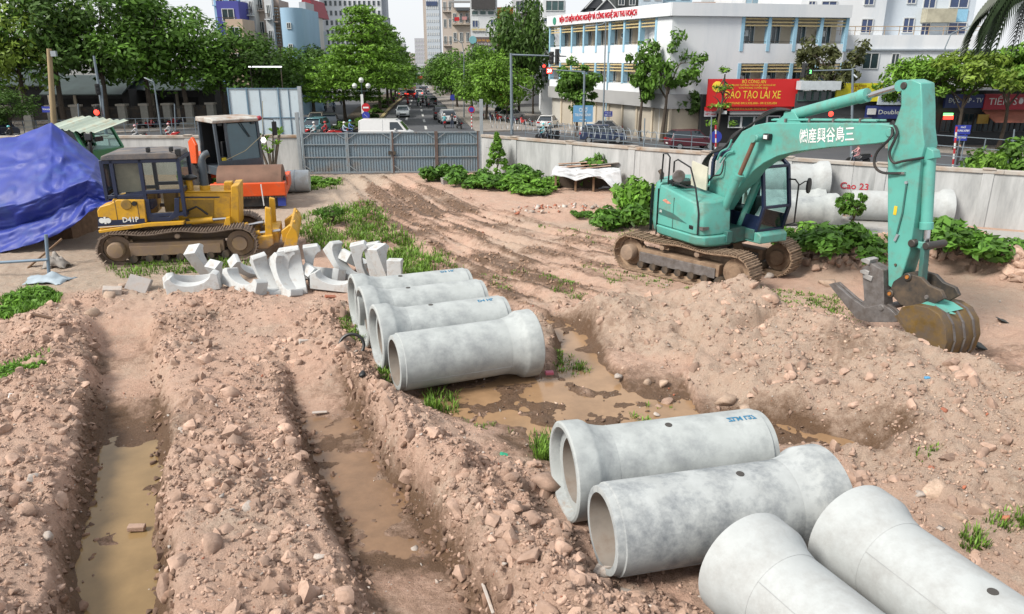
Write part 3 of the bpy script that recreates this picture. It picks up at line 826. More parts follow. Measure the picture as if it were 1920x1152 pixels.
# galvanised drum left behind the roller
tk = empty('metal_drum', (-10.1, 33.2, .48), R(8), 'silvery metal drum lying behind the roller', 'metal drum')
MB().lathe([(-1.1, .40), (-1.08, .46), (-1.0, .48), (1.0, .48), (1.09, .45), (1.1, .38)], (0,0,0), (1,0,0), 32).build('shell', mat('zinc_sheet', (.62, .66, .68), .35, metal=.3, var=.12, dirt=(.4, .36, .3), dirt_amt=.4, dirt_scale=1.5), tk, smooth=True)
for x in (-.5, .5): MB().lathe([(x-.02, .484), (x, .50), (x+.02, .484)], (0,0,0), (1,0,0), 32, False).build('hoop', galv, tk, smooth=True)
# ------------------------------------------------------------------ crawler tracks
def crawler(root, Mw, x0, x1, rad, width, nshoe, frame_m, shoe_m, y_out, sag=.06, tall=None, top_rollers=2, big_idler=False):
    """a track running round two wheels at x0 and x1; y_out: +1 when its outer face is at +y"""
    tr = empty('crawler_track'); COL.objects.unlink(tr); tr.matrix_local = Mw; link(tr, root)
    r = rad
    pts = []
    for k in range(24): pts.append((x1 - (x1-x0)*k/24, .04 + .0*k))
    for k in range(16):
        a = -math.pi/2 - math.pi*k/16; pts.append((x0 + math.cos(a)*r, .04 + r + math.sin(a)*r))
    for k in range(24):
        t = k/24; pts.append((x0 + (x1-x0)*t, .04 + 2*r - sag*math.sin(math.pi*t*2)**2*(1 if 0 < t < 1 else 0)))
    for k in range(16):
        a = math.pi/2 - math.pi*k/16; pts.append((x1 + math.cos(a)*r, .04 + r + math.sin(a)*r))
    pts.append(pts[0])
    L = [0]
    for i in range(len(pts)-1): L.append(L[-1] + math.hypot(pts[i+1][0]-pts[i][0], pts[i+1][1]-pts[i][1]))
    pitch = L[-1]/nshoe
    sh = MB(); w = width/2
    sh.bx(-pitch*.49, pitch*.47, -w, w, -.030, 0)
    for gx, gh in ((-.33, .045), (0.02, .03), (.36, .03)): sh.bx(pitch*gx-.012, pitch*gx+.012, -w, w, -.030-gh, -.0305)
    sh.bx(-pitch*.5, pitch*.5, -w*.30, -w*.12, .001, .07); sh.bx(-pitch*.5, pitch*.5, w*.12, w*.30, .001, .07)
    s0 = None
    for k in range(nshoe):
        d = k*pitch; i = max(j for j in range(len(L)) if L[j] <= d+1e-6); i = min(i, len(pts)-2)
        t = (d-L[i])/(L[i+1]-L[i]); x = pts[i][0]*(1-t)+pts[i+1][0]*t; z = pts[i][1]*(1-t)+pts[i+1][1]*t
        dx, dz = pts[i+1][0]-pts[i][0], pts[i+1][1]-pts[i][1]
        if s0 is None: s0 = sh.build('track_shoe', shoe_m, tr); o = s0
        else: o = inst(s0, tr)
        o.location = (x, 0, z); o.rotation_euler = (0, math.pi - math.atan2(dz, dx) + math.pi + math.pi, 0)
        o.rotation_euler = (0, -math.atan2(dz, dx) + math.pi, 0)
    # frame, wheels and rollers
    yo = y_out
    zc = .04 + r
    fw = width*.30
    MB().prism([(x0+r*.7, zc-r*.42), (x1-r*.95, zc-r*.42), (x1-r*.95, zc+r*.30), (x0+r*.7, zc+r*.36)], -fw, fw).build('track_frame', frame_m, tr, bevel=.015)
    side = yo*(width*.36)
    MB().prism([(x0+r*.75, zc-r*.45), (x1-r*1.15, zc-r*.50), (x1-r*1.15, zc+r*.08), (x0+r*.75, zc+r*.16)], min(side, side-yo*.05), max(side, side-yo*.05)).build('side_plate', wornsteel if frame_m is muddy else frame_m, tr, bevel=.008)
    for wx, nm in ((x0, 'sprocket'), (x1, 'idler')):
        wr_ = r - .09
        mb = MB()
        mb.lathe([(-fw*1.05, wr_*.55), (-fw*.55, wr_*.62), (-fw*.5, wr_), (fw*.5, wr_), (fw*.55, wr_*.62), (fw*1.05, wr_*.55)], (wx, 0, zc), (0, 1, 0), 28)
        if nm == 'sprocket':
            for q in range(14):
                a = 2*math.pi*q/14; mb.bar((wx+math.cos(a)*wr_*.95, 0, zc+math.sin(a)*wr_*.95), (wx+math.cos(a)*(wr_+.07), 0, zc+math.sin(a)*(wr_+.07)), .08, .08, (0, 1, 0))
        mb.build(nm, frame_m, tr, smooth=True)
    hub = MB().lathe([(0, r*.50), (.20*width/.6, r*.50), (.24*width/.6, r*.44), (.26*width/.6, r*.2)], (x0, yo*fw*.6, zc), (0, yo, 0), 24)
    hub.build('final_drive', mud_light if frame_m is muddy else frame_m, tr, smooth=True)
    b0 = None
    nr = 7
    for k in range(nr):
        x = x0 + r*.9 + (x1-x0-r*1.8)*k/(nr-1)
        if b0 is None: b0 = MB().lathe([(-width*.42, .10), (-width*.2, .125), (width*.2, .125), (width*.42, .10)], (0,0,0), (0, 1, 0), 14).build('track_roller', darksteel, tr, smooth=True); o = b0
        else: o = inst(b0, tr)
        o.location = (x, 0, .04 + .17)
    for k in range(top_rollers):
        x = x0 + (x1-x0)*(k+1)/(top_rollers+1)
        MB().lathe([(-width*.30, .075), (width*.40, .075), (width*.42, .05)], (x, 0, zc+r-.14), (0, yo, 0), 14).build('carrier_roller', mud_light, tr, smooth=True)
    return tr

# ------------------------------------------------------------------ the excavator
EXC = (5.35, 20.05)
EH = R(-63)
EX = Frame(*EXC, 0.02, EH)
ex = empty('excavator', EX.loc, EH, 'turquoise excavator on muddy tracks with its bucket on the ground', 'excavator')
UH = R(-45) - EH
MU = Matrix.Rotation(UH, 4, 'Z')
track_shoe_m = mat('muddy_track_shoe', (.15, .095, .06), .85, var=.3, scale=5, dirt=(.44, .31, .21), dirt_amt=.6, dirt_scale=5, bump=.6, bump_scale=18)
for s in (-1, 1):
    crawler(ex, MU @ Matrix.Translation((0, s*1.12, 0)), -1.60, 1.60, .45, .62, 46, muddy, track_shoe_m, -1 if s < 0 else -1, sag=.05)
cb = MB().prism([(-.75, .38), (.75, .38), (.6, .80), (-.6, .80)], -.85, .85)
cb.v = [tuple(MU @ Vector(v)) for v in cb.v]; cb.build('carbody', muddy, ex, bevel=.02)
MB().lathe([(.70, .72), (.78, .72), (.80, .66), (.98, .66)], (0, 0, 0), (0, 0, 1), 32).build('slew_ring', darksteel, ex, smooth=True)

def loft(name, rings, m, parent, bevel=.02, cap=True, smooth=True):
    mb = MB(); n = len(rings[0])
    for r_ in rings: mb.v += [tuple(p) for p in r_]
    for i in range(len(rings)-1):
        for k in range(n):
            k2 = (k+1) % n; mb.f.append((i*n+k, i*n+k2, (i+1)*n+k2, (i+1)*n+k))
    if cap: mb.f += [tuple(range(n))[::-1], tuple(range((len(rings)-1)*n, len(rings)*n))]
    return mb.build(name, m, parent, smooth=smooth, bevel=bevel)
def plan(off, xf, side, xr=-.62, tail=1.66, half=1.27, inner=.0, n=9):
    """outline of the short round tail and one side of the upper body"""
    pts = []
    h = half + off
    a0 = math.atan2(h, -xr+.0)
    for k in range(n+1):
        a = a0*(1-k/n)
        rr = math.hypot(h, xr)*(1-k/n) + (tail+off)*(k/n)
        pts.append((-math.cos(a)*rr, -math.sin(a)*rr*side*-1 if False else side*math.sin(a)*rr))
    return pts
# round counterweight at the tail
def cw_ring(z, off, x_cut=-.62):
    a = plan(off, 0, -1); b = plan(off, 0, 1)
    ring = [(x_cut, -(1.27+off))] + a + b[::-1][1:] + [(x_cut, 1.27+off)]
    return [(x, y, z) for x, y in ring]
loft('counterweight', [cw_ring(1.06, -.10), cw_ring(1.14, -.02), cw_ring(1.36, .02), cw_ring(2.12, .015), cw_ring(2.36, -.03), cw_ring(2.46, -.12)], teal, ex, bevel=.03)
# engine side (nearest the road of view) with its door, hood and skirt
def er(z, off, xf, yin=.30):
    h = -(1.27+off)
    return [(-.595, h, z), (xf-.28, h, z), (xf-.06, h+.14, z), (xf, h+.40, z), (xf, -yin, z), (-.595, -yin, z)]
rings = [er(1.33, 0, 1.18), er(1.95, 0, 1.14)]
top = []
for (x, y, z) in er(2.0, -.03, 1.06): top.append((x, y, 2.40 if x < 0 else (2.16 if y < -.6 else 2.2)))
mid_ = []
for (x, y, z) in er(2.0, 0, 1.10): mid_.append((x, y, 2.22 if x < 0 else 1.98))
loft('engine_cover', rings[:1] + [er(1.9, .005, 1.14)] + [mid_] + [top], teal, ex, bevel=.035)
loft('skirt', [er(1.04, -.10, 1.20), er(1.10, -.01, 1.26), er(1.30, .03, 1.28), er(1.325, .0, 1.26)], teal, ex, bevel=.02)
# left-hand side behind the cab
mir = lambda L: [(x, -y, z) for x, y, z in L]
loft('fuel_cover', [mir(er(1.06, -.02, -.05)), mir(er(2.3, -.02, -.05)), mir(er(2.4, -.08, -.1))], teal, ex, bevel=.03)
MB().bx(-.60, 1.1, -.295, .31, 1.05, 1.42).build('deck', teal_dark, ex, bevel=.01)
MB().bx(-.595, -.20, -.29, .5, 1.42, 2.30).build('engine_bulkhead', teal_dark, ex, bevel=.01)
# rubber seams, vents, stripe, marks
for x in (-.605,):
    MB().bx(x-.012, x+.012, -1.296, -1.26, 1.05, 2.30).build('door_gap', black_clean, ex)
MB().bx(.05, .066, -1.283, -1.25, 1.34, 2.15).build('door_gap', teal_dark, ex)
MB().bx(-1.02, -1.0, -1.21, -1.12, 1.08, 2.36).build('door_gap', black_clean, ex)
MB().prism([(-.57, 1.62), (-.57, 1.79), (.05, 1.74), (.62, 1.57), (.05, 1.59)], -1.279, -1.271).build('side_stripe', teal_dark, ex)
stripe_t = mat('pale_lettering', (.62, .66, .62), .6)
text('decal', 'SR', .09, stripe_t, ex, facing((-.45, -1.285, 1.71), (1, 0, 0), (0, 0, 1)), .003)
text('decal', '4', .22, black_clean, ex, facing((-.98, -1.185, 1.60), (.86, -.5, 0), (0, 0, 1)), .004)
MB().prism([(-.42, 2.01), (-.30, 2.07), (-.05, 1.98), (-.20, 1.95)], -1.281, -1.271).build('emblem', mat('red_white_decal', (.65, .30, .22), .5, var=.6, scale=14), ex)
MB().bx(.72, .88, -1.29, -1.255, 1.46, 1.56).build('door_latch', black_clean, ex, bevel=.02)
MB().bx(1.02, 1.155, -1.20, -1.0, 1.48, 1.56).build('step', wornsteel, ex)
# things on the hood
MB().tube([(-1.05, -.85, 2.44), (-1.05, -.85, 2.60), (-1.12, -.88, 2.70)], .06, 10).build('exhaust_pipe', darksteel, ex, smooth=True)
MB().bx(-.55, -.1, -1.0, -.4, 2.41, 2.52).build('hood_vent', black_clean, ex, bevel=.02)
for k in range(5): MB().bx(-.52+.085*k, -.48+.085*k, -.96, -.44, 2.522, 2.54).build('vent_slat', teal_dark, ex)
rail1 = [(-.72, -1.12, 2.42), (-.68, -1.13, 3.20), (-.52, -1.13, 3.22), (-.40, -1.13, 3.14), (-.42, -1.12, 2.42)]
MB().tube(rail1, .022, 8).build('handrail', black_clean, ex, smooth=True)
rail2 = [(-.22, -1.12, 2.40), (-.20, -1.14, 3.05), (-.05, -1.15, 3.12), (.48, -1.16, 2.98), (.75, -1.18, 2.5), (.98, -1.22, 1.9), (1.02, -1.24, 1.35)]
MB().tube(rail2, .022, 8).build('handrail', black_clean, ex, smooth=True)
MB().tube([(-.2, -1.13, 2.5), (.4, -1.15, 2.46), (.72, -1.17, 2.5)], .02, 8).build('handrail', black_clean, ex, smooth=True)
mr = MB().lathe([(-.02, .15), (.0, .17), (.025, .15)], (.06, -1.18, 2.70), (.9, -.45, .05), 20).build('mirror', wornsteel, ex, smooth=True)
MB().prism([(-.12, 2.42), (.50, 2.36), (.50, 2.95), (-.12, 3.05)], -.62, -.58).build('rear_screen', mat('cream_sheet', (.66, .64, .52), .6), ex)

# cab on the far side
cy0, cy1 = .34, 1.30
cz0, cz1 = 1.36, 3.16
CAB = [(-.38, cz0), (1.42, cz0), (1.58, 2.0), (1.40, 3.0), (1.15, cz1), (-.30, cz1), (-.42, 2.95)]
MB().prism([(-.45, 1.02), (1.62, 1.06), (1.62, 1.28), (1.5, 1.345), (-.45, 1.345)], .33, 1.27).build('cab_base', teal, ex, bevel=.03)
def cab_pillar(a, b, w, name='cab_pillar'):
    MB().bar(a, b, w).build(name, navy, ex, bevel=.012)
for y in (cy0+.04, cy1-.04):
    for i in range(len(CAB)):
        a, b = CAB[i], CAB[(i+1) % len(CAB)]
        cab_pillar((a[0], y, a[1]), (b[0], y, b[1]), .085)
    cab_pillar((.46, y, cz0), (.46, y, cz1), .085)
for p in (CAB[1], CAB[2], CAB[3], CAB[4], CAB[5], CAB[0]):
    cab_pillar((p[0], cy0, p[1]), (p[0], cy1, p[1]), .075)
MB().prism([(-.40, cz1-.05), (1.22, cz1-.06), (1.18, cz1+.09), (1.0, cz1+.15), (-.2, cz1+.15), (-.36, cz1+.08)], cy0-.03, cy1+.03).build('cab_roof', navy, ex, bevel=.04)
pane = mat('cab_glass', (.05, .10, .10), .05, var=.05, spec=.8)
def pane_mat(name, tint, a):
    m = bpy.data.materials.new(name); m.use_nodes = True
    N, L = m.node_tree.nodes, m.node_tree.links
    t = N.new('ShaderNodeBsdfTransparent'); t.inputs[0].default_value = (*tint, 1)
    g = N.new('ShaderNodeBsdfGlossy'); g.inputs['Roughness'].default_value = .04
    lw = N.new('ShaderNodeLayerWeight'); pw = N.new('ShaderNodeMath'); pw.operation = 'POWER'; pw.inputs[1].default_value = 4.0
    L.new(lw.outputs['Facing'], pw.inputs[0])
    ad = N.new('ShaderNodeMath'); ad.operation = 'ADD'; ad.use_clamp = True; ad.inputs[1].default_value = a
    L.new(pw.outputs[0], ad.inputs[0])
    mx = N.new('ShaderNodeMixShader'); L.new(ad.outputs[0], mx.inputs[0]); L.new(t.outputs[0], mx.inputs[1]); L.new(g.outputs[0], mx.inputs[2])
    L.new(mx.outputs[0], N['Material Output'].inputs[0])
    return m
clear = pane_mat('clear_cab_glass', (.62, .80, .78), .06)
MB().face([(1.44, cy0+.07, cz0+.06), (1.56, cy0+.07, 2.0), (1.56, cy1-.07, 2.0), (1.44, cy1-.07, cz0+.06)]).build('windscreen', clear, ex, fix=False)
MB().face([(1.56, cy0+.07, 2.03), (1.38, cy0+.07, 2.98), (1.38, cy1-.07, 2.98), (1.56, cy1-.07, 2.03)]).build('windscreen', clear, ex, fix=False)
for y in (cy0+.03, cy1-.03):
    MB().face([(.50, y, cz0+.42), (1.44, y, cz0+.42), (1.50, y, 2.0), (1.32, y, 2.98), (1.12, y, 3.08), (.50, y, 3.08)]).build('side_window', clear, ex, fix=False)
    MB().face([(-.36, y, cz0+.42), (.42, y, cz0+.42), (.42, y, 3.08), (-.28, y, 3.08)]).build('side_window', clear, ex, fix=False)
    MB().bx(-.40, 1.44, y-.012, y+.012, cz0, cz0+.40).build('lower_panel', navy, ex)
MB().bx(-.42, -.39, cy0+.08, cy1-.08, cz0, 2.2).build('rear_panel', navy, ex)
st_ = MB().bx(.10, .58, .56, 1.02, cz0+.30, cz0+.45); st_.bx(.02, .16, .56, 1.02, cz0+.45, cz0+1.05)
st_.build('seat', black_clean, ex, bevel=.04)
MB().bx(.95, 1.2, .5, .75, cz0+.35, cz0+.85).build('console', black_clean, ex, bevel=.03)
MB().face([(1.18, .45, cz0+.30), (1.42, .45, cz0+.34), (1.42, .62, cz0+.66), (1.2, .62, cz0+.6)]).build('paper', white_paint, ex)
MB().bx(1.14, 1.28, cy0+.05, cy0+.22, cz1+.0, cz1+.13).build('work_lamp', black_clean, ex, bevel=.02)
MB().bx(1.14, 1.28, cy1-.22, cy1-.05, cz1+.0, cz1+.13).build('work_lamp', black_clean, ex, bevel=.02)
MB().tube([(1.50, 1.26, 1.45), (1.72, 1.36, 1.55), (1.72, 1.36, 2.55), (1.62, 1.33, 2.66), (1.50, 1.25, 2.66)], .022, 8).build('mirror_rail', black_clean, ex, smooth=True)
MB().tube([(1.70, 1.36, 2.5), (1.78, 1.5, 2.62), (1.78, 1.62, 2.62)], .016, 6).build('mirror_arm', black_clean, ex)
MB().lathe([(-.03, .05), (-.025, .10), (.025, .10), (.03, .05)], (1.78, 1.66, 2.50), (1, .25, 0), 16).build('mirror', black_clean, ex, smooth=True).scale = (1, 1, 1)
for o in kids(ex):
    if o.name.startswith('mirror') and 'rail' not in o.name and 'arm' not in o.name and o.data.materials[0] == black_clean:
        for v in o.data.vertices: v.co.z = 2.50 + (v.co.z-2.50)*2.0

# boom: outline found on its near cheek, then given its breadth
BY = -.20
boom_px = [(1333, 388), (1327, 371), (1331, 340), (1349, 315), (1367, 281), (1391, 247), (1415, 235), (1439, 230), (1524, 231), (1649, 232), (1672, 235), (1679, 247), (1675, 260), (1662, 267),
           (1642, 270), (1555, 277), (1492, 285), (1458, 293), (1432, 306), (1412, 321), (1397, 341), (1369, 368), (1352, 396)]
bo = EX.pts(boom_px, BY)
MB().prism(bo, BY, .24).build('boom', teal, ex, bevel=.02)
def q(px, py, b): a = EX.px(px, py, b); return Vector((a[0], b, a[1]))
def pin(px, py, y0, y1, r, m=teal, nm='pin'):
    c = q(px, py, y0); 
    return MB().lathe([(0, r*.8), (.015, r), (y1-y0-.015, r), (y1-y0, r*.8)], c, (0, 1, 0), 18).build(nm, m, ex, smooth=True)
pin(1667, 249, BY-.03, .29, .075, darksteel)
def ram(b, base, mid, end, r, rr, nm, m=teal):
    A, M_, E_ = q(*base, b), q(*mid, b), q(*end, b)
    d = (E_-A).normalized()
    l = (M_-A).length
    c = MB().lathe([(0, r*.7), (.02, r), (l*.9, r), (l*.91, r*1.16), (l, r*1.16), (l+.01, r*.8)], A, d, 18).build(nm, m, ex, smooth=True)
    MB().cyl(M_, E_, rr, n=12).build('piston_rod', chrome if nm != 'boom_cylinder' else ruststeel, c, smooth=True)
    MB().lathe([(-.09, r*.9), (.09, r*.9)], E_, (0, 1, 0), 16).build('rod_eye', m, c, smooth=True)
    MB().lathe([(-.09, r*1.0), (.09, r*1.0)], A, (0, 1, 0), 16).build('base_eye', m, c, smooth=True)
    return c
ram(-.42, (1352, 405), (1387, 328), (1416, 260), .105, .055, 'boom_cylinder')
ram(.42, (1378, 448), (1424, 330), (1447, 275), .105, .055, 'boom_cylinder')
pin(1416, 259, -.50, .50, .07, teal)
MB().bx(.95, 1.32, -.52, -.34, 1.12, 1.42).build('cylinder_bracket', teal_dark, ex, bevel=.015)
MB().bx(1.0, 1.4, .30, .52, 1.12, 1.40).build('cylinder_bracket', teal_dark, ex, bevel=.015)
ram(.02, (1482, 217), (1627, 181), (1692, 161), .125, .062, 'arm_cylinder')
br = EX.pts([(1455, 230), (1475, 212), (1490, 210), (1502, 231)], -.10)
for y in (-.12, .10): MB().prism(br, y, y+.05).build('bracket', teal, ex, bevel=.008)
# work lamp, lettering, steel pipes along the boom
c = q(1443, 257, BY)
lam = MB().bx(c.x-.09, c.x+.10, BY-.14, BY-.01, c.z-.07, c.z+.08).build('work_lamp', black_clean, ex, bevel=.02)
MB().bx(c.x-.055, c.x+.065, BY-.150, BY-.141, c.z-.04, c.z+.05).build('lens', mat('lamp_lens', (.75, .78, .78), .15), lam)
a, b_ = q(1500, 258, BY), q(1602, 253, BY)
wl_ = mat('white_lettering', (.85, .87, .85), .5)
M = facing((a+b_)/2 + Vector((0, -.006, 0)), b_-a, (0, 0, 1))
text('lettering', '㈱産興谷島三', .34, wl_, ex, M, .004, width=(b_-a).length, extrude=.002)
for dy, dz in ((-.14, .03), (-.08, .04), (.14, .03)):
    MB().tube([q(1440, 228, BY) + Vector((0, .2+dy+.06, dz)), q(1524, 229, BY) + Vector((0, .2+dy, dz+.01)), q(1640, 230, BY) + Vector((0, .2+dy, dz))], .022, 8).build('hydraulic_pipe', teal, ex, smooth=True)
for px in (1470, 1515, 1560, 1610):
    c = q(px, 229, BY); MB().bx(c.x-.02, c.x+.02, BY+.02, BY+.36, c.z-.01, c.z+.075).build('pipe_clamp', wornsteel, ex)
# hoses at the boom foot, over the knee and at the arm
def hose(pts, r=.022, nm='hydraulic_hose', m=black):
    out = []
    P_ = [Vector(p) for p in pts]
    for i in range(len(P_)-1):
        p0, p1, p2, p3 = P_[max(i-1, 0)], P_[i], P_[i+1], P_[min(i+2, len(P_)-1)]
        for k in range(5):
            t = k/5
            out.append(.5*((2*p1) + (p2-p0)*t + (2*p0-5*p1+4*p2-p3)*t*t + (3*p1-p0-3*p2+p3)*t**3))
    out.append(P_[-1])
    return MB().tube(out, r, 7).build(nm, m, ex, smooth=True)
for k, y in enumerate((-.16, -.07, .02, .11)):
    hose([q(1318+k*3, 345, y), q(1316+k*4, 312-k*3, y), q(1330+k*5, 290-k*4, y), q(1352+k*3, 281-k*2, y), q(1372, 262-k*2, y), q(1395, 240, y)], .026)
hose([q(1320, 355, -.3), q(1335, 332, -.3), q(1352, 326, -.3), q(1358, 300, -.25)], .02)
for k, y in enumerate((-.1, 0, .1)):
    hose([q(1398+k*4, 240, y), q(1428, 222-k*3, y), q(1455, 208-k*2, y), q(1482, 207, y)], .024)
hose([q(1345, 300, -.24), q(1352, 285, -.26), q(1365, 278, -.26), q(1372, 262, -.24)], .024, m=teal)
hose([q(1350, 305, -.24), q(1362, 288, -.27), q(1376, 284, -.26)], .024, m=teal)

# arm
AY = -.19
arm_px = [(1692, 152), (1708, 149), (1727, 156), (1729, 200), (1729, 240), (1733, 272), (1726, 300), (1716, 400), (1706, 470), (1690, 520), (1672, 541), (1665, 536), (1664, 470), (1664, 330), (1664, 272), (1673, 244), (1681, 222), (1689, 199), (1689, 175)]
MB().prism(EX.pts(arm_px, AY), AY, .22).build('arm', teal, ex, bevel=.02)
pin(1693, 161, AY-.03, .26, .07, darksteel)
pin(1667, 249, AY-.05, AY-.005, .09, teal, 'pin_boss')
pin(1678, 497, AY-.03, AY, .03, darksteel, 'bolt')
# warning sticker, grease pipe
c = q(1679, 395, AY)
MB().bx(c.x-.035, c.x+.035, AY-.008, AY-.002, c.z-.09, c.z+.09).build('warning_sticker', mat('sticker_yellow', (.8, .55, .03), .5), ex)
MB().tube([q(1700, 345, AY-.02), q(1692, 400, AY-.02), q(1680, 445, AY-.02)], .018, 6).build('grease_pipe', teal_dark, ex)
MB().bar(q(1684, 440, AY-.02), q(1678, 452, AY-.02), .05).build('valve', galv, ex)
MB().bar(q(1699, 340, AY-.02), q(1700, 345, AY-.02), .05).build('valve', galv, ex)
hose([q(1674, 228, -.1), q(1682, 250, AY-.08), q(1668, 285, AY-.13), q(1675, 305, AY-.12), q(1695, 302, AY-.08), q(1732, 296, AY-.02)], .027)
hose([q(1670, 232, -.1), q(1672, 255, AY-.12), q(1645, 285, AY-.16), q(1640, 310, AY-.16), q(1655, 324, AY-.10), q(1690, 325, AY-.03)], .027)
MB().bar(q(1680, 325, AY-.025), q(1697, 325, AY-.025), .045).build('hose_end', chrome, ex)
# bucket cylinder down the front of the arm
ram(.02, (1744, 290), (1738, 430), (1735, 462), .11, .07, 'bucket_cylinder')
MB().prism(EX.pts([(1727, 270), (1750, 283), (1752, 297), (1727, 303)], -.08), -.09, .12).build('bracket', teal, ex, bevel=.01)
for y in (-.15, .13):
    A, B, C_ = q(1735, 462, y), q(1728, 540, y), q(1690, 500, y)
    MB().bar(A, B, .09, .17).build('bucket_link', teal_dark, ex, bevel=.01)
    MB().bar(q(1706, 455, y), q(1735, 462, y), .08, .13).build('guide_link', teal, ex, bevel=.01)
pin(1735, 462, -.30, .28, .075, darksteel); pin(1708, 457, -.30, -.16, .08, darksteel)
# quick coupler
cp = EX.pts([(1668, 548), (1676, 528), (1700, 512), (1728, 520), (1742, 535), (1765, 545), (1772, 560), (1750, 572), (1715, 580), (1690, 572)], -.25)
for y in (-.27, .17): MB().prism(cp, y, y+.09).build('coupler_plate', darksteel, ex, bevel=.012)
MB().prism(EX.pts([(1690, 540), (1740, 540), (1755, 560), (1700, 570)], -.1), -.17, .16).build('coupler_body', darksteel, ex, bevel=.02)
for px, py in ((1667, 551), (1700, 520)):
    pin(px, py, -.31, .28, .085, darksteel); pin(px, py, -.325, -.312, .04, mat('rust_orange', (.45, .17, .03), .7), 'pin_end')
# bucket: its side, swept across
bs_px = [(1684, 592), (1692, 576), (1718, 572), (1742, 577), (1762, 590), (1774, 612), (1777, 642), (1768, 668), (1752, 686), (1742, 684), (1728, 662), (1703, 624)]
bw0, bw1 = -.52, .46
bsp = EX.pts(bs_px, bw0)
shell = bsp[1:10]
mb = MB()
for y in (bw0, bw1):
    mb.v += [(x, y, z) for x, z in shell]
k = len(shell)
cx_ = sum(p[0] for p in shell)/k; cz_ = sum(p[1] for p in shell)/k
for y in (bw0, bw1): mb.v += [(cx_+(x-cx_)*.94, y, cz_+(z-cz_)*.94) for x, z in shell]
for i in range(k-1):
    mb.f += [(i, i+1, k+i+1, k+i), (2*k+i, 2*k+i+1, 3*k+i+1, 3*k+i), (i, i+1, 2*k+i+1, 2*k+i), (k+i, k+i+1, 3*k+i+1, 3*k+i)]
mb.f += [(0, k, 3*k, 2*k), (k-1, 2*k-1, 4*k-1, 3*k-1)]
bk = mb.build('bucket', bucketm, ex, bevel=.008)
for y in (bw0-.03, bw1): MB().prism(bsp, y, y+.03).build('bucket_side', bucketm, bk, bevel=.006)
for yy in (-.32, -.02, .28):
    mb = MB()
    rb = [(cx_+(x-cx_)*1.025, cz_+(z-cz_)*1.025) for x, z in shell]
    for i in range(2, k-1): mb.bar((rb[i][0], yy, rb[i][1]), (rb[i+1][0], yy, rb[i+1][1]), .05, .02, (0, 1, 0) if False else (0, 0, 1))
    mb.build('wear_rib', wornsteel, bk)
MB().bar((bsp[0][0]-.02, bw0-.04, bsp[0][1]), (bsp[-4][0], bw0-.04, bsp[-4][1]), .02, .08, (0, 1, 0)).build('side_rib', bucketm, bk)
for y in (-.26, .14):
    e_ = EX.pts([(1715, 578), (1722, 556), (1735, 548), (1748, 556), (1757, 575), (1790, 590), (1720, 582)], y)
    MB().prism(e_, y, y+.07).build('bucket_ear', teal, bk, bevel=.01)
pin(1736, 558, -.30, .26, .045, wornsteel)
MB().prism(EX.pts([(1712, 574), (1724, 569), (1745, 576), (1764, 589), (1742, 580)], -.52), -.34, .16).build('top_plate', teal, bk)
# gripping jaw on the machine side: pointed lower plates and an upright comb of teeth
jaw = EX.pts([(1556, 533), (1566, 530), (1600, 560), (1625, 577), (1655, 570), (1672, 580), (1690, 598), (1682, 604), (1630, 604), (1608, 597), (1585, 570)], -.3)
jm = MB().prism(jaw, -.34, -.27).build('jaw_plate', wornsteel, ex, bevel=.008)
for y in (-.20, ): MB().prism([(x, z) for x, z in jaw], y, y+.06).build('jaw_plate', wornsteel, ex, bevel=.008)
jb = EX.pts([(1628, 500), (1645, 492), (1668, 505), (1670, 575), (1622, 578), (1632, 560)], -.1)
MB().prism(jb, -.30, -.02).build('jaw_back', wornsteel, ex, bevel=.012)
t0 = None
for i in range(4):
    for j, (px, py) in enumerate(((1626, 491), (1624, 512), (1630, 522))):
        y = -.30 + i*.085
        c = q(px + (i*4), py - i*1, y)
        mbt = MB().prism([(-.13, .03), (-.12, -.02), (.08, -.05), (.09, .06), (-.02, .07)], -.04, .04)
        if t0 is None: t0 = mbt.build('tooth', mat('bright_tooth_steel', (.42, .41, .40), .45, metal=.3, var=.2, scale=8), ex, bevel=.01); o = t0
        else: o = inst(t0, ex)
        o.location = c
pin(1651, 578, -.36, .30, .07, wornsteel)
# ------------------------------------------------------------------ the bulldozer
DZ = Frame(-9.85, 22.05, 0.0, R(13))
dz = empty('bulldozer', DZ.loc, DZ.rz, 'yellow bulldozer with a dark blue cab beside the blue tarpaulin', 'bulldozer')
dshoe = mat('pale_muddy_shoe', (.24, .18, .14), .85, var=.25, scale=4, dirt=(.17, .115, .08), dirt_amt=.42, dirt_scale=4, bump=.4)
ymud = mat('muddy_yellow_frame', (.33, .22, .10), .8, var=.2, scale=3, dirt=(.27, .19, .135), dirt_amt=.62, dirt_scale=2.5, bump=.3)
B0 = -1.32
xa = DZ.px(184, 476, B0)[0]; xb = DZ.px(480, 463, B0)[0]
for s in (-1, 1):
    crawler(dz, Matrix.Translation((0, s*.98, 0)), xa+.46, xb-.46, .46, .68, 40, ymud, dshoe, s, sag=.07, top_rollers=1)
def dq(px, py, b): a = DZ.px(px, py, b); return Vector((a[0], b, a[1]))
HB = -.55
yel_s = mat('dull_yellow_grille', (.40, .23, .02), .6, var=.2, scale=3, dirt=(.2, .13, .05), dirt_amt=.45)  # a darker yellow for the grille panel, dash and filler cover
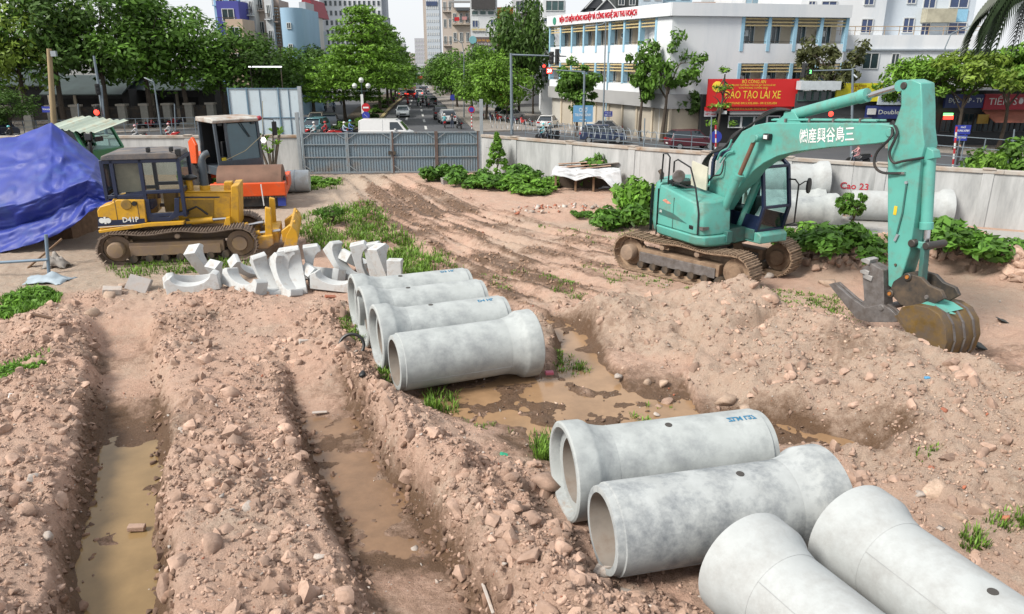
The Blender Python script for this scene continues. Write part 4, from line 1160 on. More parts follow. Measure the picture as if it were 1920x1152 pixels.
# belly, fender with its panel, hood, grille
MB().prism([(xa+.3, .55), (xb-.6, .55), (xb-.5, 1.0), (xa+.2, 1.0)], -.60, .60).build('hull', ymud, dz, bevel=.02)
FB = -1.05
fen = DZ.pts([(182, 396), (187, 388), (205, 383), (219, 375), (270, 375), (275, 417), (187, 431)], FB)
MB().prism(fen, FB, -.42).build('fender', yellow, dz, bevel=.02)
MB().prism([(x, z) for x, z in fen], .42, 1.05).build('fender', yellow, dz, bevel=.02)
MB().prism(DZ.pts([(185, 432), (276, 418), (345, 415), (345, 421), (280, 425), (187, 437)], FB), FB-.05, FB+.25).build('running_board', yellow, dz, bevel=.01)
hood = DZ.pts([(334, 361), (440, 361), (446, 366), (446, 420), (335, 420)], HB)
MB().prism(hood, HB, .55).build('engine_hood', yellow, dz, bevel=.03)
MB().prism(DZ.pts([(334, 359), (436, 359), (436, 361), (334, 361)], HB), HB-.02, .57).build('hood_top', yellow, dz, bevel=.01)
MB().prism(DZ.pts([(433, 349), (447, 348), (449, 426), (432, 426)], HB-.05), HB-.06, .61).build('radiator_guard', yellow, dz, bevel=.02)
MB().prism(DZ.pts([(334, 369), (412, 369), (412, 371.5), (334, 371.5)], HB), HB-.012, HB+.01).build('side_stripe', navy, dz)
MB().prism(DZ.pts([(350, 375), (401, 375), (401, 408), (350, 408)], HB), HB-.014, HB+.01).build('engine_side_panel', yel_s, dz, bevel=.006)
MB().prism(DZ.pts([(402, 372), (432, 370), (432, 424), (402, 418)], HB), HB-.02, HB+.01).build('engine_side_panel', yellow, dz, bevel=.006)
MB().prism(DZ.pts([(420, 341), (435, 341), (435, 357), (420, 357)], -.2), -.25, .1).build('header_tank', yellow, dz, bevel=.02)
MB().lathe([(0, .10), (.45, .095)], dq(357, 360, -.25), (0, 0, 1), 16).build('air_intake', yellow, dz, smooth=True)
MB().lathe([(0, .10), (.03, .19), (.09, .20), (.15, .10)], dq(357, 338, -.25), (0, 0, 1), 18).build('intake_cap', black_clean, dz, smooth=True)
e0 = dq(385, 358, -.2)
MB().lathe([(0, .15), (.15, .15), (.17, .11), (.2, .11)], e0, (0, 0, 1), 16).build('exhaust_base', yellow, dz, smooth=True)
MB().tube([e0 + Vector((0, 0, .15)), e0 + Vector((0, 0, .78)), e0 + Vector((.01, 0, .90)), e0 + Vector((.05, .02, 1.0)), e0 + Vector((.13, .05, 1.06)), e0 + Vector((.2, .08, 1.08))], [.12, .12, .10, .10, .10, .10], 12).build('exhaust_stack', slate, dz, smooth=True)
# cab
CBb = -.98; CBf = .72
def cabpts(L): return DZ.pts(L, CBb)
roof = cabpts([(192, 297), (331, 298), (332, 303), (192, 304)])
rz0 = roof[0][1]; rx0, rx1 = roof[0][0], roof[1][0]
MB().prism([(rx0-.05, rz0-.06), (rx1+.03, rz0-.06), (rx1, rz0+.06), (rx1-.2, rz0+.11), (rx0+.2, rz0+.11), (rx0-.02, rz0+.06)], CBb-.05, CBf).build('cab_roof', mat('weathered_blue_roof', (.09, .095, .11), .7, var=.2, dirt=(.26, .21, .17), dirt_amt=.5, dirt_scale=1.6), dz, bevel=.02)
cl = dq(207, 303, CBb).x; cr = dq(333, 303, CBb).x; cm = dq(267, 340, CBb).x; cm2 = dq(272, 400, CBb).x
zb_l = dq(216, 373, CBb).z; zb_r = dq(335, 404, CBb).z; zc_ = rz0 - .06; zm = dq(300, 360, CBb).z
for y in (CBb, CBf-.1):
    for a, b in (((cl-.25, zb_l), (cl-.25, zc_)), ((cl, zb_l), (cl, zc_)), ((cm, zb_l-.3), (cm, zc_)), ((cr, zb_r), (cr, zc_)), ((cl-.25, zc_-.05), (cr, zc_-.05)), ((cl-.25, zb_l+.05), (cm, zb_l+.05)), ((cm, zm), (cr, zm)), ((cm, zb_r+.03), (cr, zb_r+.03))):
        MB().bar((a[0], y+.05, a[1]), (b[0], y+.05, b[1]), .10, .12, (0, 1, 0)).build('cab_frame', navy, dz, bevel=.012)
for x, z0 in ((cl-.25, zb_l), (cr, zb_r)):
    for z in (zc_-.05, zm, z0): MB().bar((x, CBb, z), (x, CBf, z), .09).build('cab_frame', navy, dz)
MB().prism([(cl, zb_l+.08), (cl, zb_l-.02), (cm, zb_l-.05), (cm, zb_l+.2)], CBb+.0, CBb+.06).build('cab_panel', navy, dz)
lowl = cabpts([(268, 374), (279, 374), (283, 400), (300, 407), (318, 407), (327, 396), (327, 372), (336, 372), (336, 405), (318, 415), (278, 416)])
MB().prism(lowl, CBb-.012, CBb+.05).build('cab_door', navy, dz, bevel=.006)
cgl = pane_mat('dusty_cab_glass', (.62, .64, .60), .04)
for y in (CBb+.05, CBf-.06):
    for L in ([(cl+.05, zb_l+.1), (cm-.05, zb_l+.1), (cm-.05, zc_-.1), (cl+.05, zc_-.1)], [(cm+.06, zm+.06), (cr-.05, zm+.06), (cr-.05, zc_-.1), (cm+.06, zc_-.1)], [(cm+.06, zb_r+.08), (cr-.05, zb_r+.08), (cr-.05, zm-.06), (cm+.06, zm-.06)]):
        MB().face([(a, y, z) for a, z in L]).build('cab_window', cgl, dz, fix=False)
MB().face([(cr, CBb+.1, zm+.06), (cr, CBf-.1, zm+.06), (cr, CBf-.1, zc_-.1), (cr, CBb+.1, zc_-.1)]).build('windscreen', cgl, dz, fix=False)
MB().face([(cl-.25, CBb+.1, zb_l+.06), (cl-.25, CBf-.1, zb_l+.06), (cl-.25, CBf-.1, zc_-.1), (cl-.25, CBb+.1, zc_-.1)]).build('rear_window', mat('pale_blue_glass', (.20, .30, .42), .12), dz, fix=False)
cream = mat('faded_curtain', (.48, .44, .36), .8, var=.2, scale=3)
MB().bx(cl+.02, cl+.75, CBb+.16, CBb+.18, zb_l+.15, zc_-.12).build('window_board', cream, dz)
s_ = MB().bx(cm-.5, cm+.05, -.45, .15, zb_r+.1, zb_r+.32); s_.bx(cm-.62, cm-.48, -.45, .15, zb_r+.3, zb_r+1.0)
s_.build('seat', mat('blue_seat', (.05, .08, .25), .8), dz, bevel=.03)
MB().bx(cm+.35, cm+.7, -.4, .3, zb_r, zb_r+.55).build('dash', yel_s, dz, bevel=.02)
for x in (cr-.15, cr-.75): MB().bx(x-.05, x+.05, CBb+.05, CBb+.2, rz0+.12, rz0+.26).build('work_lamp', black_clean, dz, bevel=.02)
MB().bx(cr-.05, cr+.10, CBb+.0, CBb+.15, rz0+.0, rz0+.2).build('work_lamp', black_clean, dz, bevel=.02)
# fender details and its lettering
MB().prism(DZ.pts([(183, 407), (204, 408), (209, 413), (271, 410), (272, 419), (184, 425)], FB), FB-.006, FB+.01).build('decal_band', navy, dz)
MB().prism(DZ.pts([(184, 426), (272, 420), (272, 421.3), (184, 427.3)], FB), FB-.007, FB+.01).build('decal_line', white_paint, dz)
text('model_lettering', 'D41P', .2, wl_, dz, facing(dq(245, 412.5, FB) + Vector((0, -.010, 0)), (1, 0, 0), (0, 0, 1)), .004, width=.42)
for px in (191, 203):
    MB().lathe([(0, .075), (.008, .075)], dq(px, 414, FB) + Vector((0, -.006, 0)), (0, -1, 0), 18).build('emblem', wl_, dz)
MB().bx(*(lambda c: (c.x-.025, c.x+.025, FB-.016, FB-.006, c.z-.11, c.z+.09))(dq(197, 413, FB))).build('emblem', wl_, dz)
for px in (218.5, 260):
    c = dq(px, 400, FB); MB().bx(c.x-.008, c.x+.008, FB-.004, FB+.01, c.z-.36, c.z+.34).build('panel_gap', darksteel, dz)
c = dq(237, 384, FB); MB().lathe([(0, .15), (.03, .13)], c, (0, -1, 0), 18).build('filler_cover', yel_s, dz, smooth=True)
c = dq(252, 382, FB); MB().lathe([(0, .07), (.06, .06)], c, (0, -1, 0), 14).build('filler_cap', black_clean, dz, smooth=True)
# lift rams, push frame and blade
def dram(A, B, C, r, rr, nm='lift_cylinder'):
    c = MB().cyl(A, B, r, n=14).build(nm, yellow, dz, smooth=True)
    MB().cyl(B, C, rr, n=10).build('piston_rod', chrome, c, smooth=True)
    return c
dram(dq(350, 417, -.75), dq(399, 412, -.75), dq(424, 410, -.75), .09, .045)
MB().lathe([(-.08, .12), (.08, .12)], dq(352, 418, -.75), (0, 1, 0), 14).build('pin_boss', darksteel, dz, smooth=True)
MB().prism(DZ.pts([(418, 428), (424, 408), (431, 408), (433, 428)], -.8), -.84, -.60).build('ram_bracket', yellow, dz, bevel=.01)
MB().tube([dq(338, 398, -.6), dq(352, 395, -.68), dq(368, 388, -.70), (dq(378, 394, -.68)), dq(390, 403, -.68)], .03, 7).build('hydraulic_hose', black, dz, smooth=True)
xb2 = DZ.px(500, 455, -.9)[0]
MB().prism(DZ.pts([(470, 446), (512, 440), (514, 458), (502, 466), (478, 467), (455, 462)], -1.0), -1.05, -.80).build('push_arm', yellow, dz, bevel=.03)
MB().prism(DZ.pts([(470, 446), (512, 440), (514, 458), (502, 466), (478, 467), (455, 462)], -1.0), .80, 1.05).build('push_arm', yellow, dz, bevel=.03)
a_ = DZ.pts([(497, 388), (508, 391), (512, 452), (498, 452)], -.85)
for y in (-.95, .70): MB().prism(a_, y, y+.22).build('frame_post', yellow, dz, bevel=.02)
MB().bx(a_[0][0]-.04, a_[0][0]+.30, -.85, .85, .38, .72).build('cross_beam', yellow, dz, bevel=.03)
dram(dq(450, 428, -.5), dq(466, 422, -.5), dq(494, 417, -.5), .10, .05)
dram(dq(478, 440, -.8), dq(488, 437, -.8), dq(526, 432, -.8), .09, .045, 'tilt_cylinder')
# curved blade, its near end towards us
nb = -1.55
prof = DZ.pts([(547, 424), (556, 434), (559, 447), (557, 460), (551, 471)], nb)
mb = MB(); n = len(prof); W2 = 2.85
for y in (nb, nb+W2): mb.v += [(x, y, z) for x, z in prof]
for y in (nb, nb+W2): mb.v += [(x-.07, y, z) for x, z in prof]
for i in range(n-1):
    mb.f += [(i, i+1, n+i+1, n+i), (2*n+i, 2*n+i+1, 3*n+i+1, 3*n+i), (i, i+1, 2*n+i+1, 2*n+i), (n+i, n+i+1, 3*n+i+1, 3*n+i)]
mb.f += [(0, n, 3*n, 2*n), (n-1, 2*n-1, 4*n-1, 3*n-1)]
mb.build('blade', yellow, dz, bevel=.012)
for y in (nb-.02, nb+W2-.04):
    MB().prism([prof[0], prof[1], prof[2], prof[3], prof[4], (prof[4][0]-.32, prof[4][1]+.02), (prof[0][0]-.16, prof[0][1]-.25)], y, y+.06).build('blade_end', yellow, dz, bevel=.008)
mb = MB(); mb.bar((prof[4][0]+.0, nb, prof[4][1]), (prof[4][0]+.0, nb+W2, prof[4][1]), .09, .24); mb.build('cutting_edge', mat('pale_worn_edge', (.48, .44, .38), .6, var=.2, scale=5), dz)
for y in (-.9, .7): MB().prism([(prof[2][0]-.08, .35), (prof[2][0]-.08, 1.05), (prof[2][0]-.5, .75), (prof[2][0]-.5, .4)], y, y+.2).build('blade_rib', yellow, dz, bevel=.02)
MB().bar(dq(495, 386, -.8), dq(489, 346, -.8), .03).build('sight_rod', white_paint, dz)
MB().bx(xa+.1, xa+.5, -.5, .5, .55, 1.2).build('rear_case', ymud, dz, bevel=.03)

# ------------------------------------------------------------------ the road roller
RL = Frame(-10.45, 30.1, 0, R(-80))
rl = empty('road_roller', RL.loc, RL.rz, 'orange road roller with a broad rusty drum behind the bulldozer', 'road roller')
MB().lathe([(-1.24, .70), (-1.22, .80), (1.22, .80), (1.24, .70)], (0, 0, .80), (0, 1, 0), 48).build('drum', ruststeel, rl, smooth=True)
for s in (-1, 1):
    MB().prism([(-1.35, .62), (1.02, .42), (1.05, .95), (.45, 1.02), (.30, .72), (-.25, .72), (-.45, 1.05), (-1.35, 1.15)], s*1.30-.07, s*1.30+.07).build('drum_yoke', orange, rl, bevel=.02)
MB().lathe([(0, .34), (.05, .36), (.06, .2)], (0, 1.24, .8), (0, 1, 0), 20).build('drum_motor', black, rl, smooth=True)
MB().lathe([(0, .34), (.05, .36), (.06, .2)], (0, -1.24, .8), (0, -1, 0), 20).build('drum_motor', black, rl, smooth=True)
MB().bx(.92, 1.14, -1.40, 1.40, .52, 1.04).build('front_beam', orange, rl, bevel=.03)
t_ = None
for k in range(26):
    y = -1.34 + k*.107
    if t_ is None: t_ = MB().prism([(-.035, 0), (.035, 0), (.025, -.07), (-.025, -.07)], 0, .04, 'yz').build('scraper_tooth', darksteel, rl); o = t_
    else: o = inst(t_, rl)
    o.location = (1.13, y, .525)
MB().bx(1.02, 1.06, -1.3, 1.3, .12, .52).build('scraper_sheet', black, rl)
MB().bx(-1.55, -.95, -1.35, 1.35, .65, 1.10).build('rear_beam', orange, rl, bevel=.03)
MB().bx(1.0, 1.1, 1.06, 1.36, .12, .5).build('mud_flap', mat('blue_sheet', (.03, .06, .35), .6), rl)
# cab: roof, pillars, glass
rc0, rc1, ry0, ry1, rzb, rzt = -2.75, -1.30, -1.02, .92, 1.45, 3.32
MB().bx(rc0, rc1+.12, ry0, ry1, 1.10, 1.45).build('cab_floor', slate, rl, bevel=.02)
rrf = mat('rusty_white_roof', (.55, .54, .50), .6, var=.15, dirt=(.30, .17, .10), dirt_amt=.5, dirt_scale=1.4)
MB().prism([(rc0-.05, rzt-.12), (rc1+.10, rzt-.14), (rc1+.16, rzt-.02), (rc1-.1, rzt+.07), (rc0, rzt+.07)], ry0-.05, ry1+.05).build('cab_roof', rrf, rl, bevel=.03)
for x, y, w in ((rc1, ry0+.06, .11), (rc1, ry1-.06, .11), (rc0+.05, ry0+.06, .13), (rc0+.05, ry1-.06, .13)):
    MB().bar((x+(.12 if x == rc1 else 0), y, rzb-.1), (x, y, rzt-.1), w).build('cab_pillar', slate, rl, bevel=.015)
MB().bar((rc1+.10, ry0+.1, rzb+.10), (rc1+.10, ry1-.1, rzb+.10), .12, .30).build('cab_panel', slate, rl, bevel=.015)
MB().face([(rc1+.10, ry0+.55, rzb+.2), (rc1+.10, ry1-.12, rzb+.2), (rc1+.0, ry1-.12, rzt-.18), (rc1+.0, ry0+.55, rzt-.18)]).build('windscreen', mat('teal_dark_glass', (.035, .10, .13), .05, spec=.9), rl, fix=False)
MB().bar((rc1+.11, ry0+.50, rzb), (rc1+.01, ry0+.50, rzt-.12), .10).build('cab_pillar', slate, rl, bevel=.01)
MB().face([(rc0+.1, ry1-.04, rzb), (rc1, ry1-.04, rzb), (rc1-.05, ry1-.04, rzt-.15), (rc0+.1, ry1-.04, rzt-.15)]).build('side_window', glass, rl, fix=False)
MB().bx(rc0, rc0+.04, ry0, ry1, rzb-.2, rzt-.1).build('cab_back', black_clean, rl)
MB().tube([(rc1+.14, ry0+.05, rzb+.05), (rc1+.16, ry0+.45, rzb-.05), (rc1+.14, ry0+.58, rzb+.25), (rc1+.1, ry0+.5, rzb+.55)], .025, 7).build('handrail', slate, rl, smooth=True)
s_ = MB().bx(-2.3, -1.85, -.3, .25, rzb, rzb+.25); s_.bx(-2.45, -2.28, -.3, .25, rzb+.2, rzb+.9); s_.build('seat', black_clean, rl, bevel=.03)
MB().bx(rc1-.25, rc1-.02, ry0+.14, ry0+.42, rzb+.08, rzb+.38).build('control_box', black_clean, rl)
MB().bx(rc1-.0, rc1+.015, ry0+.22, ry0+.40, rzb+.08, rzb+.36).build('yellow_card', mat('card_yellow', (.8, .6, .03), .5), rl)
for k in (0, 1): MB().bar((rc1+.03, .05+k*.1, rzt-.16), (rc1+.08, .42+k*.05, rzt-.75), .02).build('wiper', black_clean, rl)
MB().lathe([(-.1, .0), (-.06, .09), (.04, .10), (.1, .05)], (rc1+.1, ry1+.02, rzt-.02), (0, 1, 0), 14).build('beacon', mat('red_plastic', (.35, .03, .05), .4), rl, smooth=True)
MB().tube([(rc1+.05, ry1+.05, rzt-.03), (rc1+.25, ry1+.55, rzt-.10), (rc1+.25, ry1+.57, rzt-.2)], .02, 6).build('mirror_arm', black_clean, rl)
MB().bx(rc1+.2, rc1+.26, ry1+.48, ry1+.70, rzt-.75, rzt-.18).build('mirror', black_clean, rl, bevel=.03)
MB().bx(rc1+.0, rc1+.1, ry0+.2, ry0+.34, rzt-.24, rzt-.13).build('headlight', black_clean, rl)
MB().bx(rc1+.0, rc1+.1, ry1-.34, ry1-.2, rzt-.24, rzt-.13).build('headlight', black_clean, rl)
MB().prism([(-2.9, 1.5), (-2.3, 1.55), (-2.2, 2.3), (-2.5, 2.6), (-2.9, 2.4)], ry0-.42, ry0-.30).build('rear_fender', orange, rl, bevel=.02)
MB().bx(-4.9, -2.85, -.85, .85, .8, 1.75).build('engine_hood', orange, rl, bevel=.06)
# chevron-tread rear tyres
for s in (-1, 1):
    ty = MB().lathe([(-.27, .52), (-.29, .66), (-.26, .80), (-.12, .84), (.12, .84), (.26, .80), (.29, .66), (.27, .52)], (-3.3, s*1.08, .84), (0, 1, 0), 40).build('tyre', black, rl, smooth=True)
    MB().lathe([(-.25, .50), (-.12, .44), (.12, .44), (.25, .50)], (-3.3, s*1.08, .84), (0, 1, 0), 24).build('rim', mat('dusty_cream_rim', (.45, .38, .28), .7, var=.2), ty, smooth=True)
    l0 = None
    for k in range(22):
        a = 2*math.pi*k/22
        for q in (-1, 1):
            if l0 is None:
                l0 = MB().bar((-.085, -.02, 0), (.085, .27, -.02), .075, .07).build('tread_lug', black, ty); o = l0
            else: o = inst(l0, ty)
            o.matrix_local = Matrix.Translation((-3.3, s*1.08, .84)) @ Matrix.Rotation(a + q*.07, 4, 'Y') @ Matrix.Translation((0, 0, .855)) @ Matrix.Diagonal((1, q, 1, 1))
# the machine is articulated: the cab and rear wheels swing away from the line of the drum
PV = Matrix.Translation((-1.0, -.38, 0)) @ Matrix.Rotation(R(35), 4, 'Z') @ Matrix.Translation((1.0, 0, 0))
for o in kids(rl):
    if not o.name.startswith(('drum', 'front_beam', 'scraper', 'rear_beam', 'mud_flap')):
        o.matrix_local = PV @ o.matrix_local
# the bare bulb hung on a wire between the roller and the gate side
bulb_g = mat('lit_bulb', (.9, .9, .85), .3, emit=(1, .93, .8), emit_s=2.5)
bl = empty('hanging_bulb', (D(494, 262, 30)), 0, 'lit bulb hanging from a wire beside the roller cab', 'light bulb')
MB().lathe([(-.10, .03), (-.06, .06), (.02, .10), (.09, .08), (.13, .0)], (0, 0, 0), (0, 0, -1), 16, False).build('bulb', bulb_g, bl, smooth=True)
MB().cyl((0, 0, .08), (0, 0, .2), .035, n=10).build('socket', black_clean, bl)
wa, wb, wc = D(425, 300, 28.6) - bl.location, Vector((0, 0, .2)), D(492, 190, 31) - bl.location
MB().tube([wa, wa*.5 + Vector((0, 0, -.04)), wb, wc], .012, 5).build('wire', mat('tan_wire', (.3, .26, .16), .7), bl)
# ------------------------------------------------------------------ the tarpaulin, the truck behind it, the tube frame
tarpm = mat('blue_tarpaulin', (.020, .042, .31), .55, var=.2, scale=1.2, dirt=(.06, .12, .36), dirt_amt=.36, dirt_scale=1.5, bump=.35, bump_scale=5, streak=False)
def sheet(name, rows, m, parent, n=48, mrows=26, wr=.05, seed=0, thick=.012):
    """a cloth hung through rows of points"""
    def samp(L, t):
        f = t*(len(L)-1); i = min(int(f), len(L)-2); u = f-i; u = u*u*(3-2*u)*.35 + u*.65
        return L[i].lerp(L[i+1], u)
    mb = MB()
    for j in range(mrows):
        v = j/(mrows-1)*(len(rows)-1); k = min(int(v), len(rows)-2); w = v-k
        for i in range(n):
            t = i/(n-1)
            p = samp(rows[k], t).lerp(samp(rows[k+1], t), w*w*(3-2*w)*.5 + w*.5)
            q = Vector((t*7+seed, v*2.2, seed))
            f = mnoise.noise(q)*1.0 + .5*mnoise.noise(q*2.3) + .6*(1-abs(mnoise.noise(Vector((t*4.5-v*1.3+seed, v*.7, 3)))*2)) + .26*(1-abs(mnoise.noise(Vector((t*8+v*2.1+seed, v*1.6-t*3, 7)))*2.4)) + .07*(1-abs(mnoise.noise(Vector((t*17-v*2.6, v*3.1+t*5, seed)))*2.6))
            e = min(1, .35+min(t, 1-t)*6)
            mb.v.append(tuple(p + Vector((.3*wr*f, -wr*f*e, wr*.6*f))))
    for j in range(mrows-1):
        for i in range(n-1):
            a = j*n+i; mb.f.append((a, a+1, a+n+1, a+n))
    o = mb.build(name, m, parent, smooth=False, fix=False)
    o.data.polygons.foreach_set('use_smooth', [True]*len(o.data.polygons))
    s = o.modifiers.new('cloth', 'SOLIDIFY'); s.thickness = thick
    return o
tp = empty('tarpaulin', (-16.5, 23.5, 0), 0, 'big crumpled blue tarpaulin draped over stacked gear at the edge of the site', 'tarpaulin')
def row(L, Y): 
    return [D(x, y, Y if not hasattr(Y, '__len__') else Y[i]) - tp.location for i, (x, y) in enumerate(L)]
top = [(-110, 272), (-40, 268), (30, 258), (70, 243), (98, 233), (122, 250), (150, 272), (178, 294), (196, 312), (208, 330), (216, 350)]
m1 = [(-110, 330), (-40, 322), (30, 312), (70, 303), (98, 297), (122, 300), (150, 310), (178, 322), (192, 335), (206, 346), (218, 356)]
m2 = [(-110, 410), (-40, 398), (30, 384), (70, 374), (98, 366), (122, 357), (146, 347), (166, 339), (184, 346), (203, 356), (218, 364)]
m3 = [(-110, 450), (-40, 440), (30, 425), (70, 412), (98, 402), (122, 392), (145, 380), (165, 368), (184, 374), (202, 378), (216, 376)]
bot = [(-110, 492), (-40, 484), (0, 477), (40, 466), (75, 456), (105, 443), (130, 430), (152, 414), (166, 398), (182, 392), (213, 383)]
sheet('cover', [row(top, 25.2), row(m1, 23.6), row(m2, 22.3), row(m3, 22.6), row(bot, 22.1)], tarpm, tp, n=150, mrows=96, wr=.10, seed=3)
sheet('cover_back', [row(top, 25.22), row([(x+6, y+60) for x, y in top], 28.5), row([(x+4, y+90) for x, y in top], 28.8)], tarpm, tp, n=40, mrows=14, wr=.05, seed=9)
for i, (x, y, h) in enumerate(((-17.5, 24.4, 1.9), (-15.2, 24.6, 2.0))):
    MB().bx(x-1.1-tp.location.x, x+.9-tp.location.x, y-.8-tp.location.y, y+.9-tp.location.y, 0, 1.25).build('stored_crate', wood, tp)
bluegrey = mat('blue_grey_tube', (.20, .28, .36), .5, metal=.2)
fr0 = P(92, 514)
tf = empty('steel_support', fr0, 0, 'blue-grey steel tube frame standing under the tarpaulin', 'steel frame')
MB().cyl((0, 0, 0), D(86, 440, fr0.y+.1)-fr0, .045, n=10).build('post', bluegrey, tf, smooth=True)
MB().cyl(D(90, 487, fr0.y)-fr0, D(-120, 500, fr0.y-.5)-fr0, .04, n=10).build('cross_tube', bluegrey, tf, smooth=True)
g = P(52, 503)
pl = empty('wood_plank', g, 0, 'weathered plank leaning under the tarpaulin', 'plank')
MB().bar((0, 0, 0), D(116, 448, g.y+.5)-g, .13, .04).build('board', mat('brown_plank', (.20, .12, .065), .85, var=.3, scale=5, streak=True), pl)
def rag(name, px, py, s, m, lab, cat, hgt=.28, seed=1):
    g = ground(px, py); n = 13; mb = MB()
    for j in range(n):
        for i in range(n):
            x, y = (i/(n-1)-.5)*2, (j/(n-1)-.5)*2
            r2 = x*x+y*y; q = Vector((x*1.4+seed*9, y*1.4, seed))
            z = hgt*max(0, 1-r2*.75)*(1+.9*mnoise.noise(q*1.7)) + .03 + .05*mnoise.noise(q*4)
            mb.v.append((x*s*(1+.25*mnoise.noise(q)), y*s*.6*(1+.25*mnoise.noise(q+Vector((5, 0, 0)))), z))
    for j in range(n-1):
        for i in range(n-1):
            a = j*n+i; mb.f.append((a, a+1, a+n+1, a+n))
    o = mb.build(name, m, None, fix=False); o.location = g
    o.data.polygons.foreach_set('use_smooth', [True]*len(o.data.polygons))
    sm = o.modifiers.new('thick', 'SOLIDIFY'); sm.thickness = .01
    return tag(o, lab, cat)
greyrag = mat('grey_sacking', (.36, .33, .30), .9, var=.25, scale=4)
rag('sack', 107, 502, .34, greyrag, 'grey sack slumped beside the steel frame', 'sack', .34, 1)
rag('plastic_sheet', 92, 529, .55, mat('pale_blue_sheet', (.38, .46, .52), .6, var=.2), 'pale blue plastic sheet lying on the dusty ground', 'plastic sheet', .16, 2)
rag('plastic_sheet', 1148, 352, .70, mat('silver_sheet', (.62, .64, .66), .5, var=.2), 'silvery plastic sheet trailing on the ground beside the shelter', 'plastic sheet', .22, 3)

green = mat('green_cab_paint', (.045, .24, .10), .4, var=.1, dirt=(.15, .17, .1), dirt_amt=.3)
TK = Frame(-17.6, 31.2, 0, R(-14))
tr = empty('truck', TK.loc, TK.rz, 'green truck cab showing over the blue tarpaulin', 'truck')
c0, c1, w = -.9, 1.0, 1.05
zt, zw, zb = 3.02, 2.15, .7
MB().prism([(c0, zb), (c1+.1, zb), (c1+.06, zw), (c0, zw)], -w, w).build('cab_body', green, tr, bevel=.04)
MB().prism([(c0, zt-.10), (c1-.35, zt-.10), (c1-.45, zt), (c0+.05, zt)], -w+.05, w-.05).build('cab_roof', green, tr, bevel=.05)
for y in (-w+.06, w-.06):
    MB().bar((c1+.02, y, zw-.05), (c1-.40, y, zt-.06), .11).build('pillar', green, tr, bevel=.02)
    MB().bar((c0+.55, y, zw-.05), (c0+.5, y, zt-.06), .11).build('pillar', green, tr, bevel=.02)
    MB().bar((c0+.06, y, zw-.05), (c0+.06, y, zt-.06), .12).build('pillar', green, tr, bevel=.02)
MB().face([(c1, -w+.1, zw), (c1, w-.1, zw), (c1-.4, w-.1, zt-.1), (c1-.4, -w+.1, zt-.1)]).build('windscreen', clear, tr, fix=False)
for y in (-w+.04, w-.04):
    MB().face([(c0+.6, y, zw), (c1-.05, y, zw), (c1-.42, y, zt-.1), (c0+.6, y, zt-.1)]).build('side_window', clear, tr, fix=False)
    MB().face([(c0+.1, y, zw), (c0+.48, y, zw), (c0+.45, y, zt-.1), (c0+.1, y, zt-.1)]).build('side_window', glass, tr, fix=False)
MB().bx(c0, c0+.04, -w+.1, w-.1, zw, zt-.1).build('cab_back', black_clean, tr)
MB().tube([(c1-.35 + .17*math.cos(a)*.4, -.35+.22*math.sin(a), zw+.12+.17*math.cos(a)) for a in [k*math.pi/8 for k in range(17)]], .02, 6).build('steering_wheel', black_clean, tr)
MB().bx(c1+.02, c1+.08, -.5, -.05, zt-.55, zt-.36).build('mirror', black_clean, tr, bevel=.02)
MB().tube([(c1+.0, -w-.02, zt-.3), (c1+.35, -w-.15, zt-.2), (c1+.45, -w-.15, zt-.9), (c1+.2, -w, zt-1.2)], .025, 6).build('mirror_arm', black_clean, tr)
MB().bx(c1+.28, c1+.62, -w-.22, -w-.12, zt-.42, zt-.12).build('mirror', black_clean, tr, bevel=.04)
MB().bx(c1+.40, c1+.52, -w-.24, -w-.12, zt-1.0, zt-.48).build('mirror', black_clean, tr, bevel=.04)
MB().bx(-5.2, c0-.1, -1.1, 1.1, .9, 1.3).build('truck_bed', green, tr)
for x in (-4.2, .1):
    for s in (-1, 1): MB().lathe([(-.13, .40), (-.12, .48), (.12, .48), (.13, .40)], (x, s*.95, .48), (0, 1, 0), 22).build('wheel', black, tr, smooth=True)
# corrugated canopy sheet lying over the cab
mb = MB(); n = 26
cs = mat('pale_green_corrugated', (.50, .58, .48), .6, var=.12, scale=2, dirt=(.42, .30, .18), dirt_amt=.38, dirt_scale=2)
for k in range(n+1):
    x = -1.9 + 2.9*k/n; z = .045*math.sin(k*1.9) + .06*math.sin(k*.22)
    mb.v += [(x, -1.35, z), (x, .9, z+.32)]
    if k: mb.f.append((2*k-2, 2*k, 2*k+1, 2*k-1))
o = mb.build('corrugated_sheet', cs, None, fix=False); o.matrix_world = Matrix.Translation((-16.75, 30.9, 2.98)) @ Matrix.Rotation(R(-10), 4, 'Z') @ Matrix.Diagonal((.85, .9, 1, 1))
s = o.modifiers.new('thick', 'SOLIDIFY'); s.thickness = .015
tag(o, 'pale green corrugated sheet lying on the roof of the green truck cab', 'roofing sheet')

